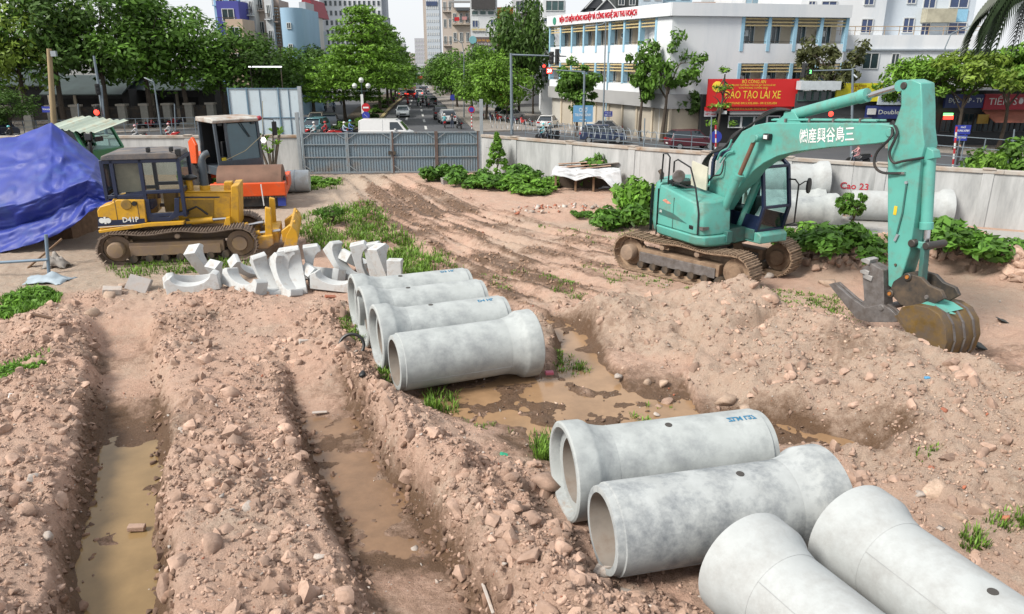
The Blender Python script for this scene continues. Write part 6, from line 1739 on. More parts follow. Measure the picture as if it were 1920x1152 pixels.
MB().cyl(D(1600, 140, g3.y) - g3, D(1607, 146, g3.y-.2) - g3, .07, .07, 8).build('camera', galv, e3)
c_ = D(1558, 214, g3.y-.3) - g3
MB().lathe([(0, .20), (.06, .18), (.1, .0)], c_, (0, -1, 0), 16, False).build('red_lamp', lit_red, e3, smooth=True)
MB().bar(c_, D(1597, 217, g3.y) - g3, .05).build('bracket', sig_black, e3)
g4 = P(201, 262, GZ); e4 = empty('traffic_signal', g4, 0, 'leaning signal pole with a red light before the dark fence', 'traffic light', 'traffic lights')
MB().cyl((0, 0, 0), D(176, 105, g4.y) - g4, .16, .11, 10).build('pole', polem, e4, smooth=True)
MB().cyl(D(198, 250, g4.y-.3) - g4, D(190, 160, g4.y-.3) - g4, .09, .08, 8).build('side_pole', polem, e4, smooth=True)
signal_head(e4, D(183, 168, g4.y-.4) - g4, None, (.7, .7, 0), .85); signal_head(e4, D(183, 208, g4.y-.4) - g4, None, (1, 0, 0), .9)
c_ = D(181, 211, g4.y-.6) - g4
MB().lathe([(0, .28), (.06, .25), (.1, .0)], c_, (0, -1, 0), 16, False).build('red_lamp', lit_red, e4, smooth=True)
g5 = P(1286, 262, GZ); e5 = empty('traffic_signal', g5, 0, 'low signal seen from the side under the slender tree', 'traffic light', 'traffic lights')
MB().cyl((0, 0, 0), D(1287, 178, g5.y) - g5, .09, .07, 10).build('pole', polem, e5, smooth=True)
signal_head(e5, D(1293, 184, g5.y-.3) - g5, None, (.3, .95, 0), .9); signal_head(e5, D(1291, 212, g5.y-.3) - g5, None, (.3, .95, 0), .9)
g6 = P(103, 262, GZ); e6 = empty('utility_pole', g6, 0, 'pale brown slanting pole behind the tarpaulin peak', 'pole')
MB().cyl((0, 0, 0), D(92, 92, g6.y) - g6, .28, .22, 12).build('shaft', mat('pale_brown_pole', (.42, .31, .17), .8, var=.15, streak=True), e6, smooth=True)
MB().box(D(101, 101, g6.y-.2) - g6, (.5, .3, .5)).build('meter_box', galv, e6)
# plates and boards on posts
def post_sign(name, px, py, corners, m, lab, lines=(), tm=None, posts=(0,), pm=None, z0=GZ, border=None):
    g = P(px, py, z0); e = empty(name, g, 0, lab, 'sign')
    (x0, y0), (x1, y1) = corners
    a, b = D(x0, y0, g.y) - g, D(x1, y1, g.y) - g
    if posts:
        for q in posts:
            MB().cyl((q, .06, 0), (q + (a.x+b.x)/2*.0, .06, a.z), .045, n=8).build('post', pm or polem, e, smooth=True)
    p = MB().bx(min(a.x, b.x), max(a.x, b.x), -.03, .02, min(a.z, b.z), max(a.z, b.z)).build('plate', m, e)
    H = abs(a.z-b.z); W = abs(a.x-b.x)
    for tx, fz, sz, fw in lines:
        text('lettering', tx, H*sz, tm or wl_, p, facing(((a.x+b.x)/2, -.036, min(a.z, b.z) + H*fz), (1, 0, 0), (0, 0, 1)), .003, width=W*fw)
    return e
post_sign('market_sign', 1093, 262, ((1075, 198), (1111, 229)), sky_blue, 'light blue sign with white letters reading CHỢ TRUNG KÍNH', (('CHỢ', .72, .34, .42), ('TRUNG KÍNH', .42, .24, .82), ('→', .14, .25, .35)), wl_, (-.9, .3))
post_sign('street_name_sign', 1130, 261, ((1132, 209), (1148, 219)), sign_blue, 'small blue plate on the tall lamp post', (('P. TRUNG', .68, .26, .7), ('YÊN HÒA', .28, .3, .8)), wl_, ())
post_sign('street_name_sign', 1800, 300, ((1792, 235), (1818, 252)), sign_blue, 'blue street name plates beside the striped post', (('PHỐ', .75, .22, .3), ('TRUNG KÍNH', .38, .32, .85)), wl_, (.1,))
post_sign('street_name_sign', 1800, 300, ((1790, 253.5), (1812, 264)), sign_blue, 'lower blue plate under the street name beside the striped post', (('P. YÊN HÒA', .5, .34, .8),), wl_, ())
post_sign('street_name_sign', 100, 262, ((78, 200), (97, 211)), sign_blue, 'blue street plate on the brown pole', (('TRUNG KÍNH', .5, .36, .85),), wl_, ())
post_sign('clinic_sign', 1338, 268, ((1321, 205), (1343, 219)), mat('pale_sign', (.62, .62, .66), .5), 'pale board with red and blue print under the red billboard', (('KÍNH MẮT', .70, .26, .8), ('VIỆT NAM', .3, .3, .85)), sign_red, (-.4,))
def disc_sign(px, py, cx, cy, rpx, m, lab, extra=None, z0=GZ):
    g = P(px, py, z0); e = empty('round_sign', g, 0, lab, 'road sign', 'round road signs')
    c = D(cx, cy, g.y) - g; r = rpx*g.y/1400
    MB().cyl((c.x, .06, 0), (c.x, .06, c.z), .045, n=8).build('post', polem, e, smooth=True)
    d = MB().lathe([(0, r), (.03, r)], c, (0, -1, 0), 28).build('disc', m, e)
    if extra == 'bar': MB().box(c + Vector((0, -.04, 0)), (r*1.35, .015, r*.36)).build('white_bar', wl_, d)
    if extra == 'arrow':
        k = r*.62; MB().bar(c + Vector((-k*.75, -.04, k*.75)), c + Vector((k*.75, -.04, -k*.75)), .015, r*.26, (0, 1, 0)).build('white_arrow', wl_, d)
    if extra == 'ring': MB().lathe([(0, r*.72), (.012, r*.72)], c + Vector((0, -.03, 0)), (0, -1, 0), 24).build('blue_face', sign_blue, d)
    return e
disc_sign(686, 250, 686, 202, 7.5, sign_red, 'red no-entry disc at the tip of the median', 'bar')
disc_sign(686.5, 251, 686, 217, 7, sign_blue, 'blue disc with a white arrow at the tip of the median', 'arrow')
disc_sign(884, 240, 884, 206, 6, sign_red, 'red-rimmed blue no-parking disc on the right pavement', 'ring')
disc_sign(823+105-56, 215, 849, 183, 5, sign_blue, 'small blue disc among the trees of the right pavement')
disc_sign(1342, 300, 1342, 257, 11, sign_blue, 'big blue disc behind the wall next to the red and white post')
def striped(px, py, top, lab):
    g = P(px, py, GZ); e = empty('striped_post', g, 0, lab, 'post', 'red and white striped posts')
    t = D(top[0], top[1], g.y) - g
    for k in range(8):
        MB().cyl(t*(k/8), t*((k+1)/8), .07, n=10).build('red_band' if k % 2 else 'white_band', mat('band_red', (.5, .03, .04), .5) if k % 2 else white_paint, e, smooth=True)
striped(1786, 318, (1794, 238), 'red and white striped post right of the excavator arm')
striped(1342, 300, (1342, 235), 'red and white striped post in front of the big blue disc')
striped(885, 242, (884, 215), 'striped post under the no-parking disc')
# barrier railings and the wire coil on the wall
def railing(A, B, z, h, n, lab, levels=(1.0, .66, .33), m=polem):
    a, b = Vector(A), Vector(B); e = empty('railing', a, 0, lab, 'railing', 'grey street railings')
    d = b-a
    for f in levels: MB().bar((0, 0, h*f), d + Vector((0, 0, h*f)), .045).build('rail', m, e)
    p0 = None
    for k in range(n+1):
        if p0 is None: p0 = MB().bx(-.028, .028, -.028, .028, 0, h).build('post', m, e); o = p0
        else: o = inst(p0, e)
        o.location = d*(k/n)
railing(P(0, 262, GZ), P(368, 252, GZ), GZ, 1.75, 16, 'grey tube railing along the left of the street')
railing(P(1330, 292, GZ), P(985, 258, GZ), GZ, 1.5, 12, 'grey railing between the wall and the parked white cars')
railing(P(1990, 345, GZ), P(1700, 315, GZ), GZ, 2.5, 6, 'tall grey railing over the wall right of the arm', (1.0, .72, .45, .2))
for (px, py, t, lab) in ((1893, 325, (1902, 243), 'leaning grey pole behind the right-hand wall'), (243-92, 262, (146, 195), 'thin bare pole over the left railing'), (330, 262, (327, 195), 'thin pole by the railing left of the roller'), (1207, 280, (1209, 222), 'thin grey post behind the wall near the maroon car'), (1333, 300, (1334, 218), 'thin post beside the round blue sign')):
    g = P(px, py, GZ); e = empty('thin_pole', g, 0, lab, 'pole')
    MB().cyl((0, 0, 0), D(*t, g.y) - g, .07, .05, 8).build('shaft', polem, e, smooth=True)
wc = empty('razor_wire', (-1.2, 39.2, 2.0), 0, 'coil of razor wire along the wall beside the gate post', 'razor wire')
w0, w1_ = Vector((0, 0, .32)), Vector((7.6, -6.2, .12))
pts = []
for k in range(420):
    t = k/419; a = t*2*math.pi*30
    pts.append(w0.lerp(w1_, t) + Vector((.0, .28*math.cos(a), .28*math.sin(a)+.25)))
MB().tube(pts, .012, 4).build('coil', galv, wc, fix=False)
# ------------------------------------------------------------------ buildings
wpaint = mat('white_facade', (.82, .84, .86), .8, var=.04, scale=.15, dirt=(.66, .71, .76), dirt_amt=.42, dirt_scale=.35, streak=True)
bluecol = mat('pale_blue_pier', (.34, .58, .74), .8, var=.05)
creamw = mat('cream_wall', (.62, .54, .42), .85, var=.06)
slatm = mat('cream_slat', (.66, .52, .26), .7)
fascia = mat('grey_fascia', (.42, .42, .42), .6, var=.06, scale=.3)
shutm = mat('cream_shutter', (.50, .45, .37), .7, var=.08, scale=.4)
wframe = mat('white_window_frame', (.66, .68, .68), .5)
wglass = mat('window_glass', (.03, .05, .06), .12, var=.3, scale=.6, spec=.7)
bglass = mat('blue_window_glass', (.03, .06, .16), .12, var=.3, scale=.5, spec=.8)
darkm = mat('interior_shade', (.012, .013, .014), .9)  # near-black panels: the shade of unlit openings put into colour
WC = {}
def window(e, M, w, h, pm=wglass, fm=wframe, mull=1, fw=.09):
    """a framed window: frame proud of the wall, pane set back in it; M: x along the wall, y out of it, z up"""
    k = (round(w, 2), round(h, 2), pm.name, fm.name, mull)
    if k not in WC:
        mb = MB(); d = .10
        for a in (-w/2, w/2-fw): mb.bx(a, a+fw, -.05, d, 0, h)
        mb.bx(-w/2+fw, w/2-fw, -.05, d, 0, fw); mb.bx(-w/2+fw, w/2-fw, -.05, d, h-fw, h)
        for q in range(mull):
            x = -w/2 + w*(q+1)/(mull+1); mb.bx(x-fw*.35, x+fw*.35, -.05, d-.01, fw, h-fw)
        f = mb.build('window', fm, e)
        p = MB().bx(-w/2+fw, w/2-fw, -.03, .03, fw, h-fw).build('pane', pm, f)
        WC[k] = (f, p); f.matrix_local = M
        return f
    f = inst(WC[k][0], e); inst(WC[k][1], f); f.matrix_local = M
    return f
def wm(x, y, z, a=0.0):             # wall looking along -y when a = 0
    return Matrix.Translation((x, y, z)) @ Matrix.Rotation(a + math.pi, 4, 'Z')

# the long white institute: two wings meeting at a corner
def wing(e, A, B, bays, first_z, text_on=None, end_wall=0.0, lead=.0):
    A, B = Vector((*A, 0)), Vector((*B, 0)); l = (B-A).length; ang = math.atan2(B.y-A.y, B.x-A.x)
    M = Matrix.Translation(A) @ Matrix.Rotation(ang, 4, 'Z')
    z0, z1, z2, z3, z4, z5, z6 = GZ, 1.1, 2.5, 3.25, 5.25, 7.05, 9.45
    ztop = 10.6
    bx = lambda x0, x1, y0, y1, a, b, m, nm, p=e: MB().bx(x0, x1, y0, y1, a, b, M).build(nm, m, p)
    bx(0, l, .0, 12, z1+.002, z2+.75, wpaint, 'spandrel')           # band over the shops
    bx(0, l, .0, .35, z4, z5, wpaint, 'spandrel')
    bx(-.25, l+.12, -.35, .3, z6, ztop, wpaint, 'parapet')
    bx(0, l, -.18, 0, z1, z2-.05, fascia, 'fascia')
    bx(0, l, .36, 12, z4-.1, z4+.002, wpaint, 'floor_slab'); bx(0, l, .31, 12, z6-.002, z6+.12, wpaint, 'floor_slab')
    bx(.1, l-.1, 1.5, 1.7, z0, z6, creamw, 'gallery_wall')
    bx(0, l, 1.72, 11.9, z0, z6-.2, wpaint, 'wall')
    n = bays; x0 = lead; w = (l - lead - end_wall)/n
    if end_wall: bx(l-end_wall+.08, l-.02, -.001, 11, z3, z6-.003, wpaint, 'wall')
    if lead: bx(.02, lead-.12, -.001, 11, z3, z6-.003, wpaint, 'wall')
    for f, (za, zb) in enumerate(((z3, z4-.002), (z5, z6-.002))):
        for k in range(n+1):
            x = x0 + w*k
            bx(x-.16, x+.16, -.06, .5, za-.002 if f == 0 else za-.7, zb, bluecol, 'pier')
            if k < n:
                for q in range(3): bx(x+.17, x+w-.17, .05, .12, zb-.22-.30*q, zb-.10-.30*q, slatm, 'sun_slat')
                bx(x+.17, x+w-.17, .08, .12, za+.16, za+.2, darksteel, 'railing')
                window(e, M @ wm(x+w*.55, 1.49, za+.02), min(1.0, w*.42), (zb-za)*.74, wglass, wframe, 1, .08)
    return M, l
ib = empty('institute_building', (0, 0, 0), 0, 'long white three-storey building with red lettering and pale blue piers', 'building')
IA, IC, IE = (4.7, 98.0), (14.9, 74.2), (32.8, 78.0)
M1, l1 = wing(ib, IA, IC, 8, 0, end_wall=2.6)
M2, l2 = wing(ib, IC, IE, 4, 0, lead=7.2)
ac0 = None
for M_, l_, ks in ((M1, l1, (1, 2, 4, 5, 7)), (M2, l2, (0, 1, 3))):
    for f, z in enumerate((4.55, 8.75)):
        for k in ks:
            if (k + f) % 3 == 2: continue
            if ac0 is None:
                ac0 = MB().bx(-.42, .42, -.32, 0, 0, .55).build('air_conditioner', wframe, ib); o = ac0
                acg = MB().lathe([(0, .21), (.02, .19)], (-.12, -.321, .28), (0, -1, 0), 12).build('fan_grille', darksteel, ac0)
            else: o = inst(ac0, ib); inst(acg, o)
            x_ = (l_-2.6)*(k+.25)/8 if M_ is M1 else 7.2 + (l_-7.2)*(k+.3)/4
            o.matrix_local = M_ @ Matrix.Translation((x_, 1.49, z-1.0))
# roof
MB().prism([IA, IC, IE, (36, 88), (14, 104)], 9.6, 9.9, 'xy').build('roof', mat('roof_concrete', (.35, .35, .35), .9), ib)
# shutters of the ground floor
for k in range(9):
    x0, x1 = l1*k/9+.18, l1*(k+1)/9-.12
    MB().bx(x0, x1, .35, .42, GZ, 1.0, M1).build('shutter', shutm if k % 3 else mat('pale_shutter', (.56, .54, .49), .7, var=.06), ib)
    MB().bx(x1+.001, x1+.29, .2, .5, GZ, 1.09, M1).build('shop_pier', creamw, ib)
MB().bx(0, 7.0, .2, .5, GZ, 1.09, M2).build('shop_wall', creamw, ib)
Mt = M1 @ facing((l1*.455, -.36, 10.02), (1, 0, 0), (0, 0, 1))
text('lettering', 'VIỆN CƠ ĐIỆN NÔNG NGHIỆP VÀ CÔNG NGHỆ SAU THU HOẠCH', .80, mat('red_letters', (.60, .01, .03), .5), ib, Mt, .012, width=l1*.66, extrude=.06)
MB().lathe([(0, .42), (.05, .42), (.051, .25)], M1 @ Vector((l1*.075, -.36, 10.0)), M1.to_3x3() @ Vector((0, -1, 0)), 18).build('emblem', mat('green_emblem', (.05, .30, .20), .6, var=.5, scale=3), ib)
for px in (1215,):
    MB().cyl(M1 @ Vector((l1*.56, -.1, -2)), M1 @ Vector((l1*.56, -.1, 9.4)), .06, n=8).build('downpipe', bluecol, ib)

def XZ(px, py, Y): d = D(px, py, Y); return d.x, d.z
def block(name, lab, x0, x1, ytop, Y, depth, m, zb=GZ, cat='building', grp=None, skew=0.0):
    a, b = XZ(x0, ytop, Y), XZ(x1, ytop, Y)
    e = empty(name, (a[0], Y, zb), 0, lab, cat, grp)
    w, h = b[0]-a[0], (a[1]+b[1])/2 - zb
    MB().bx(0, w, 0, depth, 0, h).build('wall', m, e)
    return e, w, h
def wpx(e, Y, rect, pm=wglass, fm=wframe, mull=1, out=.0, fw=.09):
    x0, y0, x1, y1 = rect
    a, b = D(x0, y0, Y) - e.location, D(x1, y1, Y) - e.location
    return window(e, wm((a.x+b.x)/2, -.0 - out, b.z), b.x-a.x, a.z-b.z, pm, fm, mull, fw)
def panel(e, Y, rect, m, nm='panel', t=.15, out=.0):
    x0, y0, x1, y1 = rect
    a, b = D(x0, y0, Y) - e.location, D(x1, y1, Y) - e.location
    o = MB().bx(a.x, b.x, -out-t, -out, b.z, a.z).build(nm, m, e); o['_c'] = 0; del o['_c']
    return o, (a.x+b.x)/2, -out-t, (a.z+b.z)/2, b.x-a.x, a.z-b.z
def sign_text(o, c, lines, m, depth=.02):
    _, cx, y, cz, w, h = c
    for s, fz, sz, fw in lines:
        text('lettering', s, h*sz, m, o, facing((cx, y-.012, cz + h*(fz-.5)), (1, 0, 0), (0, 0, 1)), .0, width=w*fw, extrude=depth*.3)

# the taller white block behind with its podium
hb_, hw_, hh_ = block('white_hotel', 'tall white block with dark windows and a railed terrace behind the institute', 1548, 1852, 66, 83, 20, wpaint)
up = MB(); a, b, c = XZ(1548, 66, 83.0)[0]-hb_.location.x, XZ(1664, 66, 83)[0]-hb_.location.x, XZ(1842, 66, 83)[0]-hb_.location.x
up.bx(a-2.5, b, 1.2, 16, hh_, hh_+16); up.build('upper_wall', wpaint, hb_)
MB().bx(b+.01, c, 2.2, 16, hh_, hh_+16).build('upper_wall', mat('shaded_white_wall', (.66, .73, .80), .8, var=.04, scale=.2), hb_)  # right-hand face: its bluish shade put into the wall colour
for r in ((1543, 40, 1572, 60), (1625, 34, 1644, 62), (1549, 0, 1577, 17), (1631, -12, 1648, 9), (1524, 0, 1536, 20)): wpx(hb_, 83, r, bglass, wframe, 1, -1.19)
for r in ((1714, 31, 1731, 61), (1722, -12, 1737, 5), (1748, 41, 1762, 66), (1754, -14, 1774, 14), (1800, 40, 1832, 64), (1805, -14, 1837, 13)): wpx(hb_, 83, r, bglass, wframe, 1, -2.19)
for r in ((1619, 99, 1645, 130), (1672, 100, 1683, 130)): wpx(hb_, 83, r, wglass, wframe, 1)
panel(hb_, 83, (1750, 15, 1802, 41), mat('stained_balcony', (.50, .47, .36), .9, var=.25, scale=.8), 'balcony', 1.2, -2.19)
panel(hb_, 83, (1803, 15, 1834, 39), mat('sky_blue_panel', (.30, .58, .78), .6), 'blue_panel', .1, -2.19)
panel(hb_, 83, (1548, 92, 1852, 95), mat('shade_line', (.4, .45, .5), .8), 'shaded_ledge', .25)  # grey strip: a shade line put into the colour along the podium
tr_m = mat('tan_railing', (.50, .38, .26), .6)
for k in range(34):
    x = hw_*k/33; MB().bx(x-.03, x+.03, .10, .16, hh_, hh_+.85).build('rail_post', tr_m, hb_) if k % 3 == 0 else None
MB().bx(0, hw_, .08, .18, hh_+.80, hh_+.88).build('rail', tr_m, hb_); MB().bx(0, hw_, .1, .16, hh_+.42, hh_+.46).build('rail', tr_m, hb_)
gb, gw_, gh_ = block('glass_building', 'block with slanted blue glass above the institute roof', 1395, 1494, -30, 100, 14, wpaint)
wpx(gb, 100, (1440, -20, 1492, 23), bglass, wframe, 3); wpx(gb, 100, (1399, -20, 1436, 8), mat('pale_glass', (.35, .5, .6), .15), wframe, 2)
g2b, _, _ = block('glass_house', 'white house with green glass bays left of the institute roof', 1019, 1062, -40, 112, 12, wpaint)
wpx(g2b, 112, (1023, 1, 1058, 21), mat('green_glass', (.06, .12, .12), .1, var=.4, scale=.6), wframe, 2); wpx(g2b, 112, (1019, 33, 1061, 42), bglass, wframe, 3)
for (x0, x1, yt, Y, m, lab) in ((1120, 1152, 12, 108, 'grey', 'small gabled house with white bargeboards behind the institute'), (1104, 1133, 4, 112, 'dark', 'taller gabled house just behind the institute roof')):
    e, w, h = block('gabled_house', lab, x0, x1, yt+12, Y, 8, mat('roof_house_wall', (.30, .32, .35), .8), grp='gabled houses')
    MB().prism([(-.5, h), (w+.5, h), (w/2, h+1.6)], -.6, 8.5).build('roof', mat('dark_slate_roof', (.06, .065, .075), .7), e)
    for s in (0, 1):
        MB().bar((-.6 if s == 0 else w+.6, -.65, h-.05), (w/2, -.65, h+1.7), .12, .26, (0, 1, 0)).build('bargeboard', wframe, e)
    MB().bx(w*.3, w*.7, -.05, .0, h-.8, h+.3).build('gable_window_shade', darkm, e)
for i, (x0, x1, yt, Y, c, lab) in enumerate(((1156, 1197, -20, 118, (.05, .06, .06), 'dark glassy block behind the institute parapet'), (1203, 1245, -30, 116, (.55, .66, .75), 'pale blue framed block behind the institute corner'), (1245, 1300, -30, 122, (.40, .58, .70), 'sky-blue sided block behind the institute corner'), (1300, 1342, 4, 108, (.5, .33, .25), 'low house with a curved red-edged roof behind the institute'), (1345, 1395, -24, 126, (.55, .58, .6), 'grey-white block behind the institute roof'))):
    e, w, h = block('roof_house', lab, x0, x1, yt, Y, 10, mat('roof_house_%d' % i, c, .8), grp='houses behind the institute')
    for k in range(2):
        for q in range(3): window(e, wm(w*(k+.5)/2, 0, h-2.2-3.2*q), w*.3, 1.7, wglass, wframe, 1)
# driving-school front: red billboard, fascia, glass doors
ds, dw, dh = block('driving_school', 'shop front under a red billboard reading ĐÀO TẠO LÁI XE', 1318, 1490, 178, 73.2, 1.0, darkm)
rb = mat('billboard_red', (.60, .012, .012), .5, var=.05, scale=.3)
ylet = mat('yellow_letters', (.85, .62, .05), .5)
c = panel(ds, 73.2, (1324, 148, 1486, 199), rb, 'billboard', .35, .7); sign_text(c[0], c, (('BỘ CÔNG AN', .90, .17, .26), ('TRUNG TÂM ĐÀO TẠO VÀ SÁT HẠCH LÁI XE', .775, .09, .48), ('VĂN PHÒNG TUYỂN SINH', .675, .09, .32), ('ĐÀO TẠO LÁI XE', .42, .40, .62), ('HOTLINE 0915.525.050 - 0912.525.050', .12, .11, .55)), ylet)
MB().lathe([(0, .50), (.04, .48), (.06, .2)], Vector((c[1]-c[4]*.40, c[2]-.01, c[3]+c[5]*.22)), (0, -1, 0), 10).build('crest', ylet, c[0])
c = panel(ds, 73.2, (1318, 200, 1478, 207), rb, 'lower_board', .25, .6); sign_text(c[0], c, (('HOTLINE 0915.36.36.88 - 0912.76.86.86', .5, .6, .42),), ylet)
panel(ds, 73.2, (1365, 208, 1435, 214), mat('roller_box', (.42, .42, .42), .5), 'shutter_box', .4, .3)
for k in range(4): wpx(ds, 73.2, (1366+k*24, 217, 1388+k*24, 240), wglass, wframe, 0, .05)
panel(ds, 73.2, (1344, 203, 1358, 213), wframe, 'air_conditioner', .4, .45)
MB().lathe([(0, .33), (.03, .3)], D(1350, 208, 72.25) - ds.location, (0, -1, 0), 14).build('fan_grille', darksteel, ds)
panel(ds, 73.2, (1486, 150, 1492, 240), mat('grey_side', (.35, .42, .45), .7), 'side_pier', .5, .2)
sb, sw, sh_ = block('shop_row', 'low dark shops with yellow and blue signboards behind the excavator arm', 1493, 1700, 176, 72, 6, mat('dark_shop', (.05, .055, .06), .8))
panel(sb, 72, (1494, 152, 1566, 168), mat('pale_shed', (.55, .60, .63), .7), 'canopy', 1.2, 0)
for k in range(5): wpx(sb, 72, (1496+k*14, 171, 1508+k*14, 190), wglass, mat('green_frame', (.06, .13, .11), .6), 0)
c = panel(sb, 72, (1566, 156, 1646, 190), mat('lime_sign', (.72, .66, .03), .5), 'signboard', .25, .3); sign_text(c[0], c, (('VẬT TƯ', .62, .36, .40), ('KIM KHÍ', .20, .32, .50), ('Gia Khánh', .86, .18, .28)), mat('brown_letters', (.35, .06, .02), .5))
c = panel(sb, 72, (1642, 176, 1700, 196), mat('pale_blue_sign', (.50, .58, .66), .5), 'signboard', .25, .5); sign_text(c[0], c, (('ÁNH SÁNG', .42, .55, .8),), mat('navy_letters', (.03, .06, .30), .5))
c = panel(sb, 72, (1620, 198, 1700, 222), mat('deep_blue_sign', (.02, .035, .16), .5), 'signboard', .25, .4); sign_text(c[0], c, (('Double', .5, .5, .46),), mat('pale_lettering', (.62, .66, .62), .6))
panel(sb, 72, (1621, 203, 1634, 214), wframe, 'air_conditioner', .4, .45)
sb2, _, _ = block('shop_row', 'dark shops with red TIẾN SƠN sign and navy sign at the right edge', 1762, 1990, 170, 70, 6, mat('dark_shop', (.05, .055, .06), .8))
c = panel(sb2, 70, (1840, 176, 1960, 205), mat('crimson_sign', (.45, .012, .03), .5), 'signboard', .3, .4); sign_text(c[0], c, (('TIẾN SƠN HÀ', .5, .62, .88),), wl_)
c = panel(sb2, 70, (1768, 177, 1838, 202), mat('deep_blue_sign', (.02, .035, .16), .5), 'signboard', .3, .3); sign_text(c[0], c, (('ĐỘC LẬP - TV', .55, .5, .85),), wl_)
MB().prism([(-.0, 0), (-2.2, -.9), (-2.2, -.98), (0, -.1)], 0, 6, 'yz').build('awning', mat('salmon_awning', (.55, .20, .14), .7), sb2).location = D(1842, 206, 69.8) - sb2.location
c = panel(sb2, 70, (1819, 213, 1836, 230), mat('amber_sign', (.40, .25, .04), .6), 'hanging_sign', .12, 1.2)
c = panel(sb2, 70, (1760, 211, 1776, 216), lit_green, 'lit_sign', .15, .8); panel(sb2, 70, (1760, 216, 1776, 223), lit_red, 'lit_sign', .15, .8)
for k in range(9): wpx(sb2, 70, (1766+k*20, 212, 1782+k*20, 248), wglass, mat('dark_frame', (.05, .05, .05), .6), 1)

# ------------------------------------------------------------------ the avenue's houses, towers and bridge
def tower(name, lab, x0, x1, ytop, Y, depth, m, cols, rows, pm=wglass, ww=.55, wh=.52, zb=GZ, top=None, fm=None, side=None, skip=0):
    e, w, h = block(name, lab, x0, x1, ytop, Y, depth, m, zb, 'tower', 'high-rise towers')
    vis = D(x0, 140, Y).z - zb
    for r in range(rows):
        z = h - (h-max(vis, 0))*(r+.85)/rows
        for c_ in range(cols):
            window(e, wm(w*(c_+.5)/cols, 0, z), w/cols*ww, (h-max(vis, 0))/rows*wh, pm, fm or wframe, 1 if cols < 14 else 0, .12 if Y < 300 else .25)
        if side: pass
    return e, w, h
tw1, w_, h_ = tower('apartment_tower', 'tall white apartment tower with rows of dark windows above the avenue trees', 583, 711, -60, 260, 6, mat('tower_white', (.70, .73, .76), .8, var=.03), 14, 11, ww=.66, wh=.58)
MB().bx(w_+.02, w_+1.2, 2, 7, 0, h_*.86).build('side_wing', mat('tower_grey', (.42, .45, .50), .8), tw1)
tw1b, w_, h_ = tower('apartment_tower', 'narrow white tower joined left of the tall apartment tower', 572, 594, -60, 255, 24, mat('tower_white', (.70, .73, .76), .8, var=.03), 3, 10)
tw2, w_, h_ = tower('apartment_tower', 'slim pale tower with dark window rows on the right of the avenue', 797, 822, -30, 300, 6, mat('tower_pale', (.60, .66, .72), .8, var=.03), 6, 14, wh=.45)
MB().bx(-1.2, -.02, 1, 8, 0, h_*.97).build('side_wing', mat('tower_tan', (.56, .48, .42), .8), tw2)
panel(tw2, 300, (799, 3, 820, 11), bglass, 'blue_glass_top', .3)
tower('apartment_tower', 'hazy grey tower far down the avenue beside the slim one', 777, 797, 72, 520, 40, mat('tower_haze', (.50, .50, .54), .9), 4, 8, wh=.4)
tower('apartment_tower', 'small tan tower at the end of the avenue', 767, 777, 100, 600, 40, mat('tower_tan', (.56, .48, .42), .8), 3, 5)
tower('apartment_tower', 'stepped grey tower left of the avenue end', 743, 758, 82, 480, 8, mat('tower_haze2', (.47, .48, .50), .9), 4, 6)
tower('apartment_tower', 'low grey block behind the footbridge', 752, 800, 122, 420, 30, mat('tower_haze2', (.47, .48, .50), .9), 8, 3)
tower('apartment_tower', 'grey tower right behind the tall apartment tower', 713, 728, 33, 330, 5, mat('tower_dark', (.22, .26, .30), .8), 4, 8)
# footbridge
fb = empty('footbridge', (D(775, 147, 205).x, 205, GZ), 0, 'footbridge with green netting crossing the avenue far away', 'bridge')
zb_, zt_ = D(775, 149, 205).z - GZ, D(775, 146, 205).z - GZ
MB().bx(-7, 12, 0, 2.2, zb_, zt_).build('deck', white_paint, fb)
MB().bx(-6.5, 11.5, .1, .2, zt_, D(775, 139, 205).z-GZ).build('netting', mat('green_netting', (.08, .34, .28), .7, var=.2, scale=1), fb)
for x in (-6.8, 5.0): MB().bx(x-.3, x+.3, .6, 1.4, 0, zb_).build('pier', white_conc, fb)
for x in range(-6, 12, 2): MB().bx(x-.05, x+.05, 0, .08, zt_, D(775, 138, 205).z-GZ).build('rail_post', wframe, fb)
MB().bx(1, 5, -.1, .0, D(775, 149, 205).z-GZ, D(775, 143, 205).z-GZ).build('banner', sign_red, fb)
# tube houses left
def house(lab, x0, x1, ytop, Y, col, floors, fh=3.4, extras=None, grp='narrow houses along the avenue', cols=2, pm=wglass, name='tube_house', balc=True):
    m = mat('house_' + '_'.join('%02d' % int(v*99) for v in col), col, .85, var=.07, scale=.4, dirt=tuple(v*.75 for v in col), dirt_amt=.33, dirt_scale=.4, streak=True)
    e, w, h = block(name, lab, x0, x1, ytop, Y, 5, m, grp=grp)
    for f in range(floors):
        z = h - fh*(f+1) + .7
        for k in range(cols): window(e, wm(w*(k+.5)/cols, 0, z), w/cols*.55, 1.7, pm, wframe, 1)
        if balc and f % 2 == 0:
            MB().bx(.1, w-.1, -.9, -.002, z-.35, z-.2).build('balcony', m, e)
            MB().bx(.1, w-.1, -.9, -.84, z+.45, z+.52).build('balcony_rail', darksteel, e)
            for q in range(6): MB().bx(.15+(w-.35)*q/5, .2+(w-.35)*q/5, -.89, -.85, z-.2, z+.45).build('baluster', darksteel, e)
    return e, w, h
house('house with a vivid blue-violet upper floor above the dark trees', 404, 446, 2, 112, (.07, .075, .34), 2, cols=1)
e, w, h = house('sky-blue house at the top left behind the trees', 396, 444, -30, 118, (.32, .52, .72), 2)
house('small beige house with a roof garden half covered by trees', 422, 454, 36, 108, (.58, .44, .34), 2, cols=1, balc=False)
house('white house with green balconies behind the trees', 449, 474, -12, 116, (.60, .64, .64), 4)
